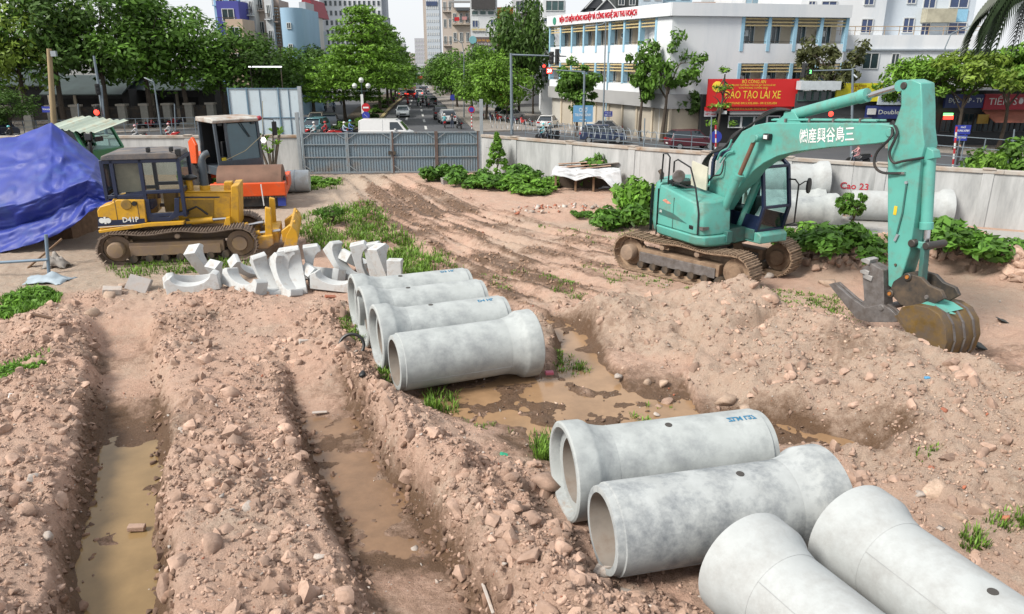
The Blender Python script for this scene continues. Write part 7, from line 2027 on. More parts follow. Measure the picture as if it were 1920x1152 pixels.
house('pale house with brown timber balcony', 474, 494, -20, 118, (.50, .42, .36), 4, cols=1)
house('narrow white house next to the shuttered one', 494, 508, -5, 114, (.62, .64, .66), 4, cols=1)
e, w, h = house('house with brown slatted screens left of the round blue house', 507, 522, 0, 115, (.36, .28, .24), 3, cols=1)
for k in range(18): MB().bx(.05, w-.05, -.12, -.05, h-1-k*.42, h-.8-k*.42).build('screen_slat', wood, e)
bh = empty('round_blue_house', (D(543, 15, 112).x, 112, GZ), 0, 'light blue house with a rounded front and tiny windows', 'building', 'narrow houses along the avenue')
hz_ = D(543, 15, 112).z - GZ
bm_ = mat('light_blue_wall', (.33, .50, .66), .85, var=.08, scale=.4, streak=True)
MB().lathe([(0, 1.55), (hz_, 1.55)], (0, .8, 0), (0, 0, 1), 28).build('round_wall', bm_, bh, smooth=True)
MB().bx(-1.5, 1.5, .9, 10, 0, hz_).build('wall', bm_, bh)
for z in (hz_-2.8, hz_-5.6): window(bh, wm(-.1, -.76, z), .62, .85, wglass, wframe, 1)
house('grey house with a leafy terrace right of the round blue one', 560, 572, 4, 118, (.42, .44, .46), 3, cols=1)
e, w, h = house('white house with a dark red mansard roof', 566, 590, 32, 124, (.66, .64, .62), 3, cols=2)
MB().prism([(-.2, h), (w+.2, h), (w*.75, h+2.6), (w*.15, h+2.6)], -.3, 9).build('roof', mat('red_tile_roof', (.30, .03, .05), .7, var=.2), e)
panel(e, 124, (568, 41, 588, 48), mat('red_awning', (.55, .06, .05), .6), 'awning', 1.0, 0)
house('plain blue-grey house half hidden by the median tree', 578, 600, 58, 130, (.40, .48, .55), 2, cols=1)
# right side of the avenue
e, w, h = house('beige terraced block with many balconies on the right of the avenue', 828, 848, -6, 170, (.58, .50, .44), 6, cols=2)
e, w, h = house('pinkish beige house with laundry on its balconies', 846, 882, 14, 150, (.60, .52, .44), 6, cols=3)
panel(e, 150, (853, 33, 862, 40), sign_red, 'red_cloth', .1, 1.0); panel(e, 150, (867, 32, 876, 38), mat('pink_cloth', (.6, .3, .3), .8), 'pink_cloth', .1, 1.0)
panel(e, 150, (842, 2, 884, 6), mat('roof_concrete', (.35, .35, .35), .9), 'roof_edge', 1.0, 0); panel(e, 150, (856, 16, 880, 21), mat('dark_canopy', (.08, .09, .1), .7), 'canopy', 1.5, 0)
e, w, h = house('white restaurant house with brown signboard beside the tall dark tree', 881, 931, -20, 128, (.68, .70, .72), 0)
panel(e, 128, (884, -10, 929, 18), mat('dark_billboard', (.055, .05, .05), .6), 'billboard', .4, .2)
for k in range(3): wpx(e, 128, (884+k*15, 20, 897+k*15, 29), mat('green_glass', (.06, .12, .12), .1, var=.4, scale=.6), wframe, 0)
for r in ((885, 38, 897, 52), (919, 36, 930, 48)): wpx(e, 128, r, bglass, wframe, 1)
for r in ((884, 88, 898, 98), (899, 88, 912, 98)): wpx(e, 128, r, wglass, wframe, 0)
c = panel(e, 128, (884, 53, 911, 59), mat('amber_letters_board', (.62, .60, .55), .6), 'letter_board', .1, .1); sign_text(c[0], c, (('NHÀ HÀNG', .5, .8, .95),), ylet)
c = panel(e, 128, (882, 70, 931, 88), mat('brown_sign', (.13, .10, .10), .6), 'signboard', .3, .3)
sign_text(c[0], c, (('Quán bò ngon', .68, .40, .58),), mat('amber_letters', (.8, .4, .04), .5)); sign_text(c[0], c, (('LẨU ĐUÔI BÒ', .25, .34, .62),), wl_)
MB().lathe([(0, .62), (.05, .6)], Vector((c[1]-c[4]*.40, c[2]-.01, c[3]+c[5]*.2)), (0, -1, 0), 16).build('emblem', mat('teal_emblem', (.2, .45, .5), .5), c[0])
house('orange-fronted house mostly behind the tall dark tree', 930, 962, 14, 132, (.60, .20, .04), 4, cols=1)
house('white house with blue edges behind the tall dark tree', 960, 1020, -10, 140, (.60, .62, .64), 4, cols=2)
# dark sheds and the pillared fence under the big trees on the left
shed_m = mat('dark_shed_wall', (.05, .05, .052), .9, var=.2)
droof = mat('dark_green_roof', (.035, .055, .055), .8, var=.25, scale=.5)
for (x0, x1, yt, Y, lab) in ((-60, 112, 152, 101, 'dark shed with a sagging tin roof at the far left'), (88, 240, 168, 98, 'dark shed with a deep green awning behind the brown pole'), (235, 400, 160, 102, 'long dark shed under the trees right of the leaning signal')):
    e, w, h = block('dark_shed', lab, x0, x1, yt, Y, 7, shed_m, grp='sheds under the trees')
    MB().prism([(-1.8, -.5), (0, .35), (3.5, 1.6), (7.5, 1.6), (7.5, 1.45), (3.5, 1.45), (-1.8, -.62)], 0, w, 'yz').build('roof', droof, e).location = (0, 0, h)
    for k in range(int(w/3.2)): MB().bx(.5+k*3.2, 2.9+k*3.2, -.05, .0, .2, 2.9).build('doorway_shade', darkm, e)
    for k in range(int(w/3.2)): MB().bx(.05+k*3.2, .38+k*3.2, -.25, -.06, 0, h-.3).build('post', creamw if k % 2 else white_conc, e)
fa, fbb = P(-80, 248, GZ), P(400, 236, GZ)
fe = empty('pillared_fence', fa, 0, 'dark iron fence with stubby concrete pillars under the big trees', 'fence')
dv = fbb - fa; n = 11
pz = None
for k in range(n+1):
    if pz is None:
        pz = MB().bx(-.42, .42, -.42, .42, 0, 2.5).build('pillar', mat('grey_pillar', (.33, .32, .28), .9, var=.15), fe); pc_ = MB().bx(-.55, .55, -.55, .55, 2.5, 2.72).build('pillar_cap', white_conc, pz); o = pz
    else: o = inst(pz, fe); inst(pc_, o)
    o.location = dv*(k/n)
pk = MB()
ang = math.atan2(dv.y, dv.x)
for k in range(220):
    c = dv*(k/220); pk.bx(c.x-.03, c.x+.03, c.y-.03, c.y+.03, .5, 2.45)
o = pk.build('pickets', darksteel, fe, fix=False); o['kind'] = 'stuff'
MB().bar(Vector((0, 0, .25)), dv + Vector((0, 0, .25)), .25, .5).build('plinth', white_conc, fe)
for z in (.65, 2.2): MB().bar(Vector((0, 0, z)), dv + Vector((0, 0, z)), .05, .06).build('rail', darksteel, fe)
lb = empty('light_tube_sign', D(497, 125.5, 92), 0, 'thin bright white light bar across the dark trees', 'light bar')
MB().bx(-1.95, 1.95, -.06, .06, -.07, .07).build('tube', mat('lit_white_bar', (.9, .9, .9), .3, emit=(1, 1, 1), emit_s=1.2), lb)
for x in (-1.8, 1.8): MB().bx(x-.05, x+.05, .07, .14, -6.5, .05).build('bracket', darksteel, lb)
# ------------------------------------------------------------------ trees, weeds and grass
NR_ = np.random.RandomState(5)
def leaf_mat(name, col, isl=.45, tr=.3):
    col = tuple(c*1.42 for c in col)
    return mat(name, col, .55, var=.25, scale=.5, island=isl, transl=tr, spec=.3)
leaf_dark = leaf_mat('dark_leaf', (.058, .115, .020))
leaf_mid = leaf_mat('mid_leaf', (.088, .18, .024))
leaf_bright = leaf_mat('bright_leaf', (.125, .24, .028))
leaf_yel = leaf_mat('yellow_green_leaf', (.16, .235, .032))
leaf_dry = leaf_mat('olive_leaf', (.085, .095, .035))
weed_m = leaf_mat('weed_leaf', (.12, .25, .03), .5)
weed_d = leaf_mat('deep_weed_leaf', (.085, .19, .026), .5)
grass_m = leaf_mat('grass_blade', (.14, .25, .035), .5)
barkm = mat('bark', (.085, .065, .048), .9, var=.3, scale=3, bump=.5)
barkp = mat('pale_bark', (.16, .13, .10), .9, var=.25, scale=3)

def leaves(C, RAD, per, size, flat_=.5, rs=NR_, droop=0.0, shell=.55):
    """leaf-sized rhombs scattered through blobs: C centres (n,3), RAD radii (n,3)"""
    n = len(C); N = n*per
    d = rs.normal(size=(N, 3)); d /= np.linalg.norm(d, axis=1, keepdims=True)
    r = (shell + (1-shell)*rs.rand(N, 1))**.6
    r = np.where(rs.rand(N, 1) < .25, rs.rand(N, 1), r)
    P_ = np.repeat(C, per, 0) + d*r*np.repeat(RAD, per, 0)
    nz = d*(1-flat_) + np.array([0, 0, 1])*flat_ + rs.normal(size=(N, 3))*.38
    nz /= np.linalg.norm(nz, axis=1, keepdims=True)
    a = rs.normal(size=(N, 3)); a -= nz*(a*nz).sum(1, keepdims=True); a /= np.linalg.norm(a, axis=1, keepdims=True)
    a[:, 2] -= droop; b = np.cross(nz, a)
    s = size*(.6 + .8*rs.rand(N, 1))
    V = np.stack([P_ - a*s, P_ + b*s*.45 + nz*s*.08, P_ + a*s, P_ - b*s*.45 + nz*s*.08], 1).reshape(-1, 3)
    F = np.arange(N*4).reshape(N, 4)
    return V, F
def trunk_mesh(H, r, limbs, rs, crown_c, crown_r, lean=0.0):
    mb = MB()
    pts = [Vector((lean*t*H*.3 + .12*math.sin(t*5+limbs), .1*math.sin(t*4), H*t)) for t in [k/6 for k in range(7)]]
    mb.tube(pts, [r*(1.25 if k == 0 else 1-.1*k) for k in range(7)], 8)
    for k in range(limbs):
        t = .55 + .45*k/limbs; i = min(int(t*6), 5); p = pts[i].lerp(pts[i+1], t*6-i)
        a = 2.4*k + rs.rand(); q = crown_c + Vector((math.cos(a)*crown_r*(.5+.35*rs.rand()), math.sin(a)*crown_r*(.5+.35*rs.rand()), (rs.rand()-.3)*crown_r*.7))
        m_ = p.lerp(q, .5) + Vector((0, 0, .12*crown_r))
        mb.tube([p, p.lerp(m_, .6), m_, q], [r*.45, r*.36, r*.26, r*.08], 6)
    return mb
PROTO = {}
def tree(name, lab, pos, H, cr, kind='round', m=None, rz=0.0, grp='street trees', s=(1, 1, 1), seed=0, bark=None):
    key = (kind, round(H, 1), round(cr, 1), seed, m.name)
    if key in PROTO:
        o = copy_tree(PROTO[key], None, pos, rz, lab); o.scale = s
        return o
    rs = np.random.RandomState(100+seed)
    e = empty(name, pos, rz, lab, 'tree', grp); e.scale = s
    if kind == 'round':
        n = 46; cz = H*.64
        d = rs.normal(size=(n, 3)); d /= np.linalg.norm(d, axis=1, keepdims=True)
        C = np.array([0, 0, cz]) + d*np.array([cr, cr, H*.38])*(.35+.62*rs.rand(n, 1)); C[:, 2] = np.maximum(C[:, 2], H*.20)
        RAD = np.repeat((cr*(.20+.16*rs.rand(n, 1))), 3, 1)*np.array([1.1, 1.1, .75])
        V, F = leaves(C, RAD, 105, .20+.012*cr, .45, rs)
        hT, lim = H*.62, 8
    elif kind == 'layer':                                     # flat tiers of foliage, widest low down
        Cs, Rs = [], []
        tiers = 9 if H > 7.5 else 4
        for t in range(tiers):
            f = t/(tiers-1); z = H*(.36+.63*f); rr = cr*(1-.88*f**1.25)*(.92+.2*rs.rand())
            k = max(3, int(12*(1-f)+4)) if H > 7.5 else 5
            for q in range(k):
                a = 2*math.pi*(q+rs.rand()*.7)/k; d_ = rr*(.25+.75*rs.rand()**.5)
                Cs.append((math.cos(a)*d_, math.sin(a)*d_, z - .05*d_ + rs.normal()*.12*H/12)); Rs.append((cr*.32, cr*.32, H*.034))
        V, F = leaves(np.array(Cs), np.array(Rs), 150 if H > 7.5 else 26, .24 if H > 7.5 else .17, .8, rs, .15)
        hT, lim = H*.94, 10
    elif kind == 'sparse':
        n = 34; cz = H*.70
        d = rs.normal(size=(n, 3)); d /= np.linalg.norm(d, axis=1, keepdims=True)
        C = np.array([0, 0, cz]) + d*np.array([cr, cr, H*.28])*(.5+.5*rs.rand(n, 1))
        RAD = np.repeat((cr*(.13+.13*rs.rand(n, 1))), 3, 1)
        V, F = leaves(C, RAD, 60, .25*min(1, H/5), .3, rs, .3, .3)
        hT, lim = H*.66, 11
    elif kind == 'fan':                                       # spreading crown of soft flat sprays
        n = 44
        a = rs.rand(n)*2*math.pi; d_ = cr*np.sqrt(rs.rand(n))
        C = np.stack([np.cos(a)*d_, np.sin(a)*d_, H*(.91 - .18*(d_/cr)**2 - .17*rs.rand(n))], 1)
        RAD = np.tile(np.array([cr*.22, cr*.22, H*.055]), (n, 1))
        V, F = leaves(C, RAD, 95, .21, .7, rs, .25)
        hT, lim = H*.66, 9
    else:                                                     # cone
        n = 60
        f = rs.rand(n)**.8; a = rs.rand(n)*2*math.pi
        C = np.stack([np.cos(a)*cr*(1-f)*.8, np.sin(a)*cr*(1-f)*.8, H*(.08+.88*f)], 1)
        RAD = np.stack([cr*(.24-.14*f)]*2 + [H*.04+0*f], 1)
        V, F = leaves(C, RAD, 34, .085 if H < 4 else .2, .3, rs, .3)
        hT, lim = H*.85, 5
    c = Vector((0, 0, H*.68))
    trunk_mesh(hT, max(.05, H*.021), lim, rs, c, cr*.9).build('trunk', bark or barkm, e, smooth=True, fix=False)
    np_mesh('crown', V, F, m, e)
    PROTO[key] = e
    return e
def T(px, py, z0=GZ): return P(px, py, z0)
def hgt(px_top, py_top, pos): return D(px_top, py_top, pos.y).z - pos.z
# the dark mass along the left
k = 0
for px, py, top, cr, m, sd, lab in (
    (-40, 246, -45, 5.6, leaf_mid, 1, 'big tree with sunlit yellowish leaves at the far left'),
    (60, 244, -35, 5.4, leaf_yel, 2, 'light green tree at the left above the tarpaulin peak'),
    (125, 243, -50, 6.0, leaf_dark, 3, 'dense dark tree behind the brown slanting pole'),
    (205, 241, -40, 6.0, leaf_dark, 4, 'dense dark tree behind the leaning signal pole'),
    (285, 239, -30, 6.2, leaf_mid, 3, 'broad green tree behind the bare grey pole'),
    (355, 237, -5, 5.8, leaf_mid, 1, 'broad tree sloping down beside the violet house'),
    (425, 234, 42, 5.0, leaf_mid, 4, 'rounded tree below the violet house'),
    (492, 232, 58, 4.6, leaf_dark, 2, 'dark rounded tree behind the light bar'),
    (545, 226, 82, 4.4, leaf_mid, 1, 'rounded tree in front of the round blue house'),
    (588, 214, 84, 4.6, leaf_dark, 3, 'dark tree at the bend of the left carriageway'),
    (25, 262, 160, 2.6, leaf_dark, 4, 'low dark tree over the fence at the far left')):
    p = T(px, py); tree('broadleaf_tree', lab, p, 13.0, 5.5, 'round', m, k*1.3, 'trees along the left street', (cr/4.7, cr/4.7, hgt(px, top, p)/13.0), sd); k += 1
# tiered trees of the median
for i, (px, py, top, cr, lab) in enumerate((
    (686, 232, 14, 5.8, 'tall tiered tree at the tip of the median'), (648, 228, 100, 4.6, 'smaller tiered tree left of the globe lamp'),
    (712, 214, 30, 5.2, 'tiered tree second along the median'), (728, 202, 52, 5.2, 'tiered tree third along the median'), (735, 194, 68, 5.0, 'tiered tree fourth along the median'),
    (741, 186, 84, 5.0, 'tiered tree fifth along the median'), (745, 178, 100, 5.0, 'tiered tree farthest along the median, by the footbridge'))):
    p = T(px, py); tree('tiered_tree', lab, p, 13.0, 6.0, 'layer', leaf_bright if i < 3 else leaf_mid, i*1.9, 'tiered trees of the median', (cr/6, cr/6, hgt(px, top, p)/13.0), i % 2)
# right side of the avenue
for i, (px, py, top, cr, m, sd, lab) in enumerate((
    (972, 222, -8, 4.6, leaf_dark, 7, 'tall dark tree left of the white building'), (1000, 214, 40, 3.6, leaf_dark, 8, 'dark tree against the end of the white building'),
    (912, 226, 98, 4.8, leaf_bright, 5, 'bright rounded tree nearest on the right of the avenue'), (885, 214, 92, 4.6, leaf_mid, 6, 'green tree second on the right of the avenue'),
    (858, 202, 100, 4.6, leaf_mid, 5, 'green tree third on the right of the avenue'), (846, 190, 104, 4.6, leaf_dark, 6, 'darker tree fourth on the right of the avenue'),
    (830, 180, 112, 4.6, leaf_mid, 5, 'tree fifth on the right of the avenue'), (817, 170, 124, 4.6, leaf_dark, 6, 'tree farthest on the right of the avenue'),
    (950, 230, 118, 3.8, leaf_bright, 6, 'bright low tree behind the grey signal pole'))):
    p = T(px, py); tree('avenue_tree', lab, p, 9.0, 4.8, 'round', m, i*2.1, 'trees along the right of the avenue', (cr/4.8, cr/4.8, hgt(px, top, p)/9.0), sd)
for i, (px, py, top, cr, kind, m, sd, lab) in enumerate((
    (1243, 266, 56, 3.4, 'sparse', leaf_mid, 11, 'slender open tree with a forked dark trunk before the white corner'),
    (1200, 264, 78, 1.9, 'sparse', leaf_mid, 12, 'left fork of foliage beside the slender open tree'),
    (1082, 258, 108, 2.1, 'round', leaf_mid, 13, 'narrow leafy tree behind the market sign'),
    (1290, 262, 160, 2.4, 'sparse', leaf_dark, 14, 'low dark straggly tree beside the side-on signal'),
    (1540, 268, 58, 3.2, 'sparse', leaf_dry, 15, 'open tree with sparse brownish leaves beside the red billboard'))):
    p = T(px, py); H_ = hgt(px, top, p); tree('street_tree', lab, p, H_, cr, kind, m, i, 'trees before the white building', (1, 1, 1), sd)
p = T(1345, 282); tree('young_tiered_tree', 'young tiered tree in front of the red billboard', p, hgt(1345, 130, p), 1.35, 'layer', leaf_bright, 0, None, (1, 1, 1), 16)
for i, (px, py, top, cr, m, lab) in enumerate((
    (1715, 282, 92, 4.0, leaf_bright, 'spreading tree behind the top of the excavator arm'), (1790, 284, 78, 4.4, leaf_yel, 'spreading yellow-green tree right of the arm'),
    (1870, 284, 66, 4.4, leaf_bright, 'spreading tree at the right edge over the red sign'), (1688, 280, 124, 1.9, leaf_mid, 'smaller spreading tree left of the arm top'), (1950, 286, 70, 4.2, leaf_mid, 'spreading tree cut by the right edge'))):
    p = T(px, py); tree('spreading_tree', lab, p, 8.0, 4.2, 'fan', m, i*1.7, 'spreading trees before the shops', (cr/4.2, cr/4.2, hgt(px, top, p)/8.0), 20 + i % 2)
# bushes beyond the wall on the right, inside the site along the walls
def bush(lab, pos, r, h, m, sd, n=14, size=.13, name='bush', per=70):
    key = ('bush', sd, m.name, size, n, per)
    if key in PROTO:
        o = copy_tree(PROTO[key], None, pos, rnd.uniform(0, 6), lab); o.scale = (r, r, h); return o
    rs = np.random.RandomState(300+sd)
    a = rs.rand(n)*2*math.pi; d_ = np.sqrt(rs.rand(n))*.8
    C = np.stack([np.cos(a)*d_, np.sin(a)*d_, .12+.62*rs.rand(n)*(1-.5*d_)], 1); RAD = np.tile(np.array([.30, .30, .24]), (n, 1))
    V, F = leaves(C, RAD, per, size, .4, rs, .15, .3)
    e = empty(name, pos, 0, lab, 'bush', None); e.scale = (r, r, h)
    np_mesh('foliage', V, F, m, e)
    mb = MB()
    for k in range(5): mb.tube([(0, 0, -.1), (C[k][0]*.5, C[k][1]*.5, C[k][2]*.6), tuple(C[k])], [.035, .025, .01], 5)
    mb.build('stem', barkm, e, fix=False)
    PROTO[key] = e
    return e
bush('big clipped bush over the wall at the right edge', P(1895, 335, GZ), 3.0, 3.3, leaf_mid, 1, 16, .09)
bush('lower bush beside the big one over the right wall', P(1850, 345, GZ), 1.8, 2.6, leaf_bright, 2, 16, .09)
bush('leafy bush against the wall above the low shelter', P(1135, 349), 1.5, 1.95, weed_d, 3, 16, .13)
p = P(932, 335); tree('conical_shrub', 'feathery conical shrub at the wall beside the gate', p, hgt(930, 247, p), .75, 'cone', weed_m, 0, None, (1, 1, 1), 31)
for i, (px, py, r, h, m, lab) in enumerate((
    (835, 340, 1.3, 1.05, weed_d, 'low green bush at the right end of the gate'), (885, 348, 1.4, .95, weed_d, 'green bush right of the pale rubble slab'), (925, 352, 1.2, .8, weed_d, 'dark low bush at the foot of the conical shrub'),
    (968, 344, 1.3, 1.1, weed_d, 'dark bush right of the conical shrub'), (995, 356, 1.5, .8, weed_m, 'bright weeds before the wall left of the shelter'), (1030, 350, .9, .65, weed_m, 'bright weeds next to the shelter'), (1000, 366, .8, .4, weed_m, 'low weeds in front of the wall bushes'),
    (820, 332, .6, .55, weed_m, 'small weeds by the last gate leaf'), (600, 345, 1.0, .4, weed_m, 'low weeds at the left gate leaf'), (572, 342, .6, .45, weed_d, 'weeds at the gate hinge'),
    (1172, 425, 1.35, 1.15, weed_d, 'thick dark bush behind the excavator tail'), (1195, 402, 1.3, 1.7, weed_m, 'upper bush behind the excavator tail'), (1150, 415, .6, .5, weed_d, 'low bush left of the excavator tail'), (1090, 408, .5, .35, weed_d, 'small weeds in the rubble strip'),
    (1520, 474, 1.3, 1.05, weed_m, 'lush weeds in front of the lower stored pipe'), (1575, 476, 1.35, 1.0, weed_d, 'lush weeds left of the excavator arm'), (1635, 476, 1.2, .95, weed_d, 'lush weeds just left of the arm'), (1492, 462, .8, .8, weed_m, 'weeds under the excavator cab front'),
    (1795, 470, 1.35, 1.15, weed_d, 'lush weeds right of the arm'), (1845, 480, 1.2, .85, weed_d, 'weeds tailing off right of the arm'), (1755, 460, .55, .5, weed_m, 'weeds between the arm and the paving'), (1875, 485, .55, .35, weed_d, 'last low weeds on the right paving edge'),
    (352, 340, .55, 1.3, weed_m, 'weeds standing left of the roller tyre'), (385, 352, .6, .9, weed_d, 'weeds between the bulldozer hood and the roller'))):
    g = ground(px, py); bush(lab, g, r, h, m, 40 + i % 4 + (10 if m is weed_m else 0), 16, .11, 'weed_bush', 90)['group'] = 'weeds and bushes inside the walls'
for px, py, h, lab in ((1592, 442, 1.5, 'young leafy sapling beside the stored pipes'), (620, 425, .7, 'weed clump behind the bulldozer blade')):
    g = ground(px, py); tree('sapling', lab, g, h, .5, 'sparse', weed_d, 0, None, (1, 1, 1), 33)
# broad strap-leaved plant behind the roller
g = P(512, 338); pe = empty('frangipani', g, 0, 'frangipani with long pointed leaves behind the roller', 'plant')
mb = MB(); V_ = []; F_ = []
rs = np.random.RandomState(8)
for k in range(9):
    a = k*.7; top_ = Vector((math.cos(a)*.55, math.sin(a)*.4, 1.3 + 1.0*rs.rand())); mb.tube([(0, 0, -.1), tuple(top_*.5), tuple(top_)], [.06, .05, .035], 6)
    for q in range(14):
        b_ = q*2.4; el = .2+.9*rs.rand(); dr_ = Vector((math.cos(b_)*math.cos(el), math.sin(b_)*math.cos(el), math.sin(el))); sd_ = Vector((-math.sin(b_), math.cos(b_), 0))*.055
        l_ = .34+.14*rs.rand(); o_ = len(V_); m_ = top_ + dr_*l_*.55 + Vector((0, 0, .02)); e_ = top_ + dr_*l_ - Vector((0, 0, .08))
        V_ += [tuple(top_), tuple(m_-sd_), tuple(e_), tuple(m_+sd_)]; F_.append((o_, o_+1, o_+2, o_+3))
mb.build('stem', barkp, pe, smooth=True, fix=False); np_mesh('foliage', V_, F_, leaf_bright, pe)
# palm hanging in at the top right corner
g = P(1990, 300, GZ); pe = empty('palm_tree', (21.6, 32.5, GZ), 0, 'palm with dark drooping fronds at the top right corner', 'tree')
ph = D(1930, -22, 32.5).z - GZ
MB().tube([(2.2, 0, 0), (1.4, 0, ph*.5), (0, 0, ph)], [.22, .17, .15], 10).build('trunk', barkp, pe, smooth=True)
for k in range(30):
    a = 2*math.pi*k/30*2.03 + .1; V_, F_ = [], []; L_ = 2.5 + .9*(k % 3)/2
    for j in range(34):
        t = j/33; r_ = L_*.80*math.sin(t*1.45); z = ph + .75*math.sin(t*2.2) - 2.9*t*t
        c = Vector((math.cos(a)*r_, math.sin(a)*r_, z)); sd_ = Vector((-math.sin(a), math.cos(a), 0))
        for s in (-1, 1):
            ll = .75*math.sin(.25+t*2.6)+.1; o_ = len(V_); tip = c + sd_*s*ll*.45 + Vector((math.cos(a)*.2, math.sin(a)*.2, -ll*.95))
            w_ = Vector((math.cos(a), math.sin(a), 0))*.07
            V_ += [tuple(c-w_), tuple(c+w_), tuple(tip)]; F_.append((o_, o_+1, o_+2))
    np_mesh('frond', V_, F_, mat('palm_leaf', (.035, .06, .025), .5, var=.2, island=.3, transl=.2), pe)

# median hedge: clipped shrubs side by side
for i, (px, py) in enumerate(((668, 243), (690, 240), (706, 232), (716, 223), (724, 214), (732, 205), (740, 197), (748, 190), (755, 183), (650, 246))):
    o = bush('clipped shrub of the median hedge, number %s from the tip' % ('two three four five six seven eight nine ten one'.split()[i]), P(px-26+i*1.6 if i < 9 else px-8, py-2, GZ+.2), 1.3, .95, leaf_dark if i % 2 else leaf_mid, 60 + i % 2, 14, .12, 'hedge_shrub')
    o['group'] = 'clipped shrubs of the median hedge'

# grass: blades scattered over patches (nobody could count them)
def blades(spots, hgt_, name, m, lab, spread=.10, width=.011):
    V_, F_ = [], []
    rs = np.random.RandomState(len(spots))
    for (x, y, n, sc) in spots:
        z = zat(x, y)
        for k in range(n):
            a, d_ = rs.rand()*6.283, spread*sc*math.sqrt(rs.rand()); bx_, by_ = x+math.cos(a)*d_, y+math.sin(a)*d_
            h = hgt_*sc*(.5+.7*rs.rand()); ln = (.25+.5*rs.rand())*h; b_ = a + rs.normal()*.8; c_, s_ = math.cos(b_), math.sin(b_); w = width*(.7+.6*rs.rand())*max(1, y/11)
            o_ = len(V_)
            V_ += [(bx_+s_*w, by_-c_*w, z-.03), (bx_-s_*w, by_+c_*w, z-.03), (bx_+c_*ln*.4-s_*w*.7, by_+s_*ln*.4+c_*w*.7, z+h*.65), (bx_+c_*ln*.4+s_*w*.7, by_+s_*ln*.4-c_*w*.7, z+h*.65), (bx_+c_*ln, by_+s_*ln, z+h)]
            F_ += [(o_, o_+1, o_+3, o_+2), (o_+2, o_+3, o_+4, o_+4)]
    V_ = np.array(V_, np.float32); F4 = np.array([f for f in F_ if f[2] != f[3]], np.int32)
    F3 = np.concatenate([F4[:, [0, 1, 2]], F4[:, [0, 2, 3]], np.array([f[:3] for f in F_ if f[2] == f[3]], np.int32)])
    o = np_mesh(name, V_, F3, m)
    return tag(o, lab, kind='stuff')
def patch(poly, n, per, sc=1.0, thin=0.0):
    """spots inside a polygon given in the photograph, on the ground"""
    W_ = [P(x, y) for x, y in poly]; x0, x1 = min(p.x for p in W_), max(p.x for p in W_); y0, y1 = min(p.y for p in W_), max(p.y for p in W_)
    out = []; tries = 0
    while len(out) < n and tries < n*12:
        tries += 1
        x, y = rnd.uniform(x0, x1), rnd.uniform(y0, y1); ins = False
        for i in range(len(W_)):
            a, b = W_[i], W_[i-1]
            if (a.y > y) != (b.y > y) and x < (b.x-a.x)*(y-a.y)/(b.y-a.y)+a.x: ins = not ins
        if ins and mnoise.noise(Vector((x*.9, y*.9, 2))) > thin-.25: out.append((x, y, per, sc*rnd.uniform(.6, 1.3)))
    return out
sp = patch([(560, 405), (640, 395), (700, 400), (740, 430), (800, 470), (830, 500), (800, 530), (740, 520), (700, 470), (640, 470), (600, 470), (560, 440)], 520, 9, 1.0, .0)
sp += patch([(640, 470), (830, 470), (880, 520), (740, 530)], 160, 8, .8, .2)
sp += patch([(620, 385), (690, 378), (720, 400), (650, 410)], 60, 8, .9)
sp += patch([(560, 350), (640, 335), (640, 355), (570, 358)], 70, 7, .9)
sp += patch([(200, 500), (480, 480), (470, 505), (220, 522)], 170, 7, .8)
blades(sp, .19, 'grass', grass_m, 'rough green grass between the bulldozer and the wheel ruts', .22, .010)
sp = patch([(1040, 490), (1340, 520), (1380, 560), (1200, 540), (1060, 510)], 80, 7, .6, .2) + patch([(1420, 540), (1600, 560), (1620, 600), (1480, 580)], 190, 7, .65) + patch([(900, 505), (1160, 530), (1110, 570), (930, 545)], 70, 8, .75, .25)
sp += patch([(1000, 420), (1200, 430), (1160, 470), (1050, 450)], 40, 6, .7, .2) + patch([(1750, 470), (1900, 490), (1880, 520), (1760, 490)], 40, 7, .8)
blades(sp, .085, 'grass', grass_m, 'sparse grass round the excavator tracks', .16, .010)
sp = patch([(5, 560), (60, 540), (110, 560), (95, 590), (20, 605)], 130, 16, 1.3, -1) + patch([(0, 700), (50, 690), (90, 675), (70, 700), (10, 730)], 50, 12, .9, -1) + patch([(340, 500), (420, 505), (400, 520), (350, 520)], 20, 8, .7, -1)
blades(sp, .12, 'grass', weed_m, 'bright weeds on the rubble at the left edge', .13, .014)
for px, py, r, h, lab in ((45, 568, .62, .42, 'leafy weeds on the rubble at the left edge, larger clump'), (85, 560, .45, .34, 'leafy weeds beside the larger left clump'), (20, 590, .45, .3, 'leafy weeds low in the left corner clump'), (20, 702, .35, .2, 'flat weeds on the left bank edge'), (72, 685, .22, .15, 'small weed tuft on the left bank')):
    bush(lab, ground(px, py), r, h, weed_m, 71 + px % 2, 16, .13, 'weed_bush', 60)['group'] = 'weeds and bushes inside the walls'
sp = patch([(795, 730), (850, 728), (860, 760), (800, 765)], 34, 12, .9, -1) + patch([(1000, 808), (1040, 806), (1045, 850), (1005, 866)], 40, 14, 1.0, -1) + patch([(630, 595), (690, 600), (680, 640), (650, 630)], 40, 12, .9, -1)
sp += patch([(1850, 985), (1920, 980), (1920, 1010), (1860, 1010)], 16, 14, .7, -1) + patch([(1800, 1005), (1850, 1000), (1850, 1035), (1805, 1035)], 12, 14, .8, -1) + patch([(1710, 865), (1750, 865), (1740, 885), (1715, 885)], 6, 10, .5, -1)
sp += patch([(700, 690), (740, 690), (745, 720), (710, 720)], 22, 10, .8, -1) + patch([(1030, 630), (1150, 700), (1130, 720), (1040, 680)], 46, 10, .55, .1) + patch([(1180, 740), (1260, 750), (1250, 790), (1190, 780)], 14, 10, .5, .1)
sp += patch([(850, 760), (1010, 800), (960, 830), (870, 790)], 8, 8, .5, .1)
blades(sp, .17, 'grass', grass_m, 'tufts of grass beside the pipes and puddles', .10, .012)
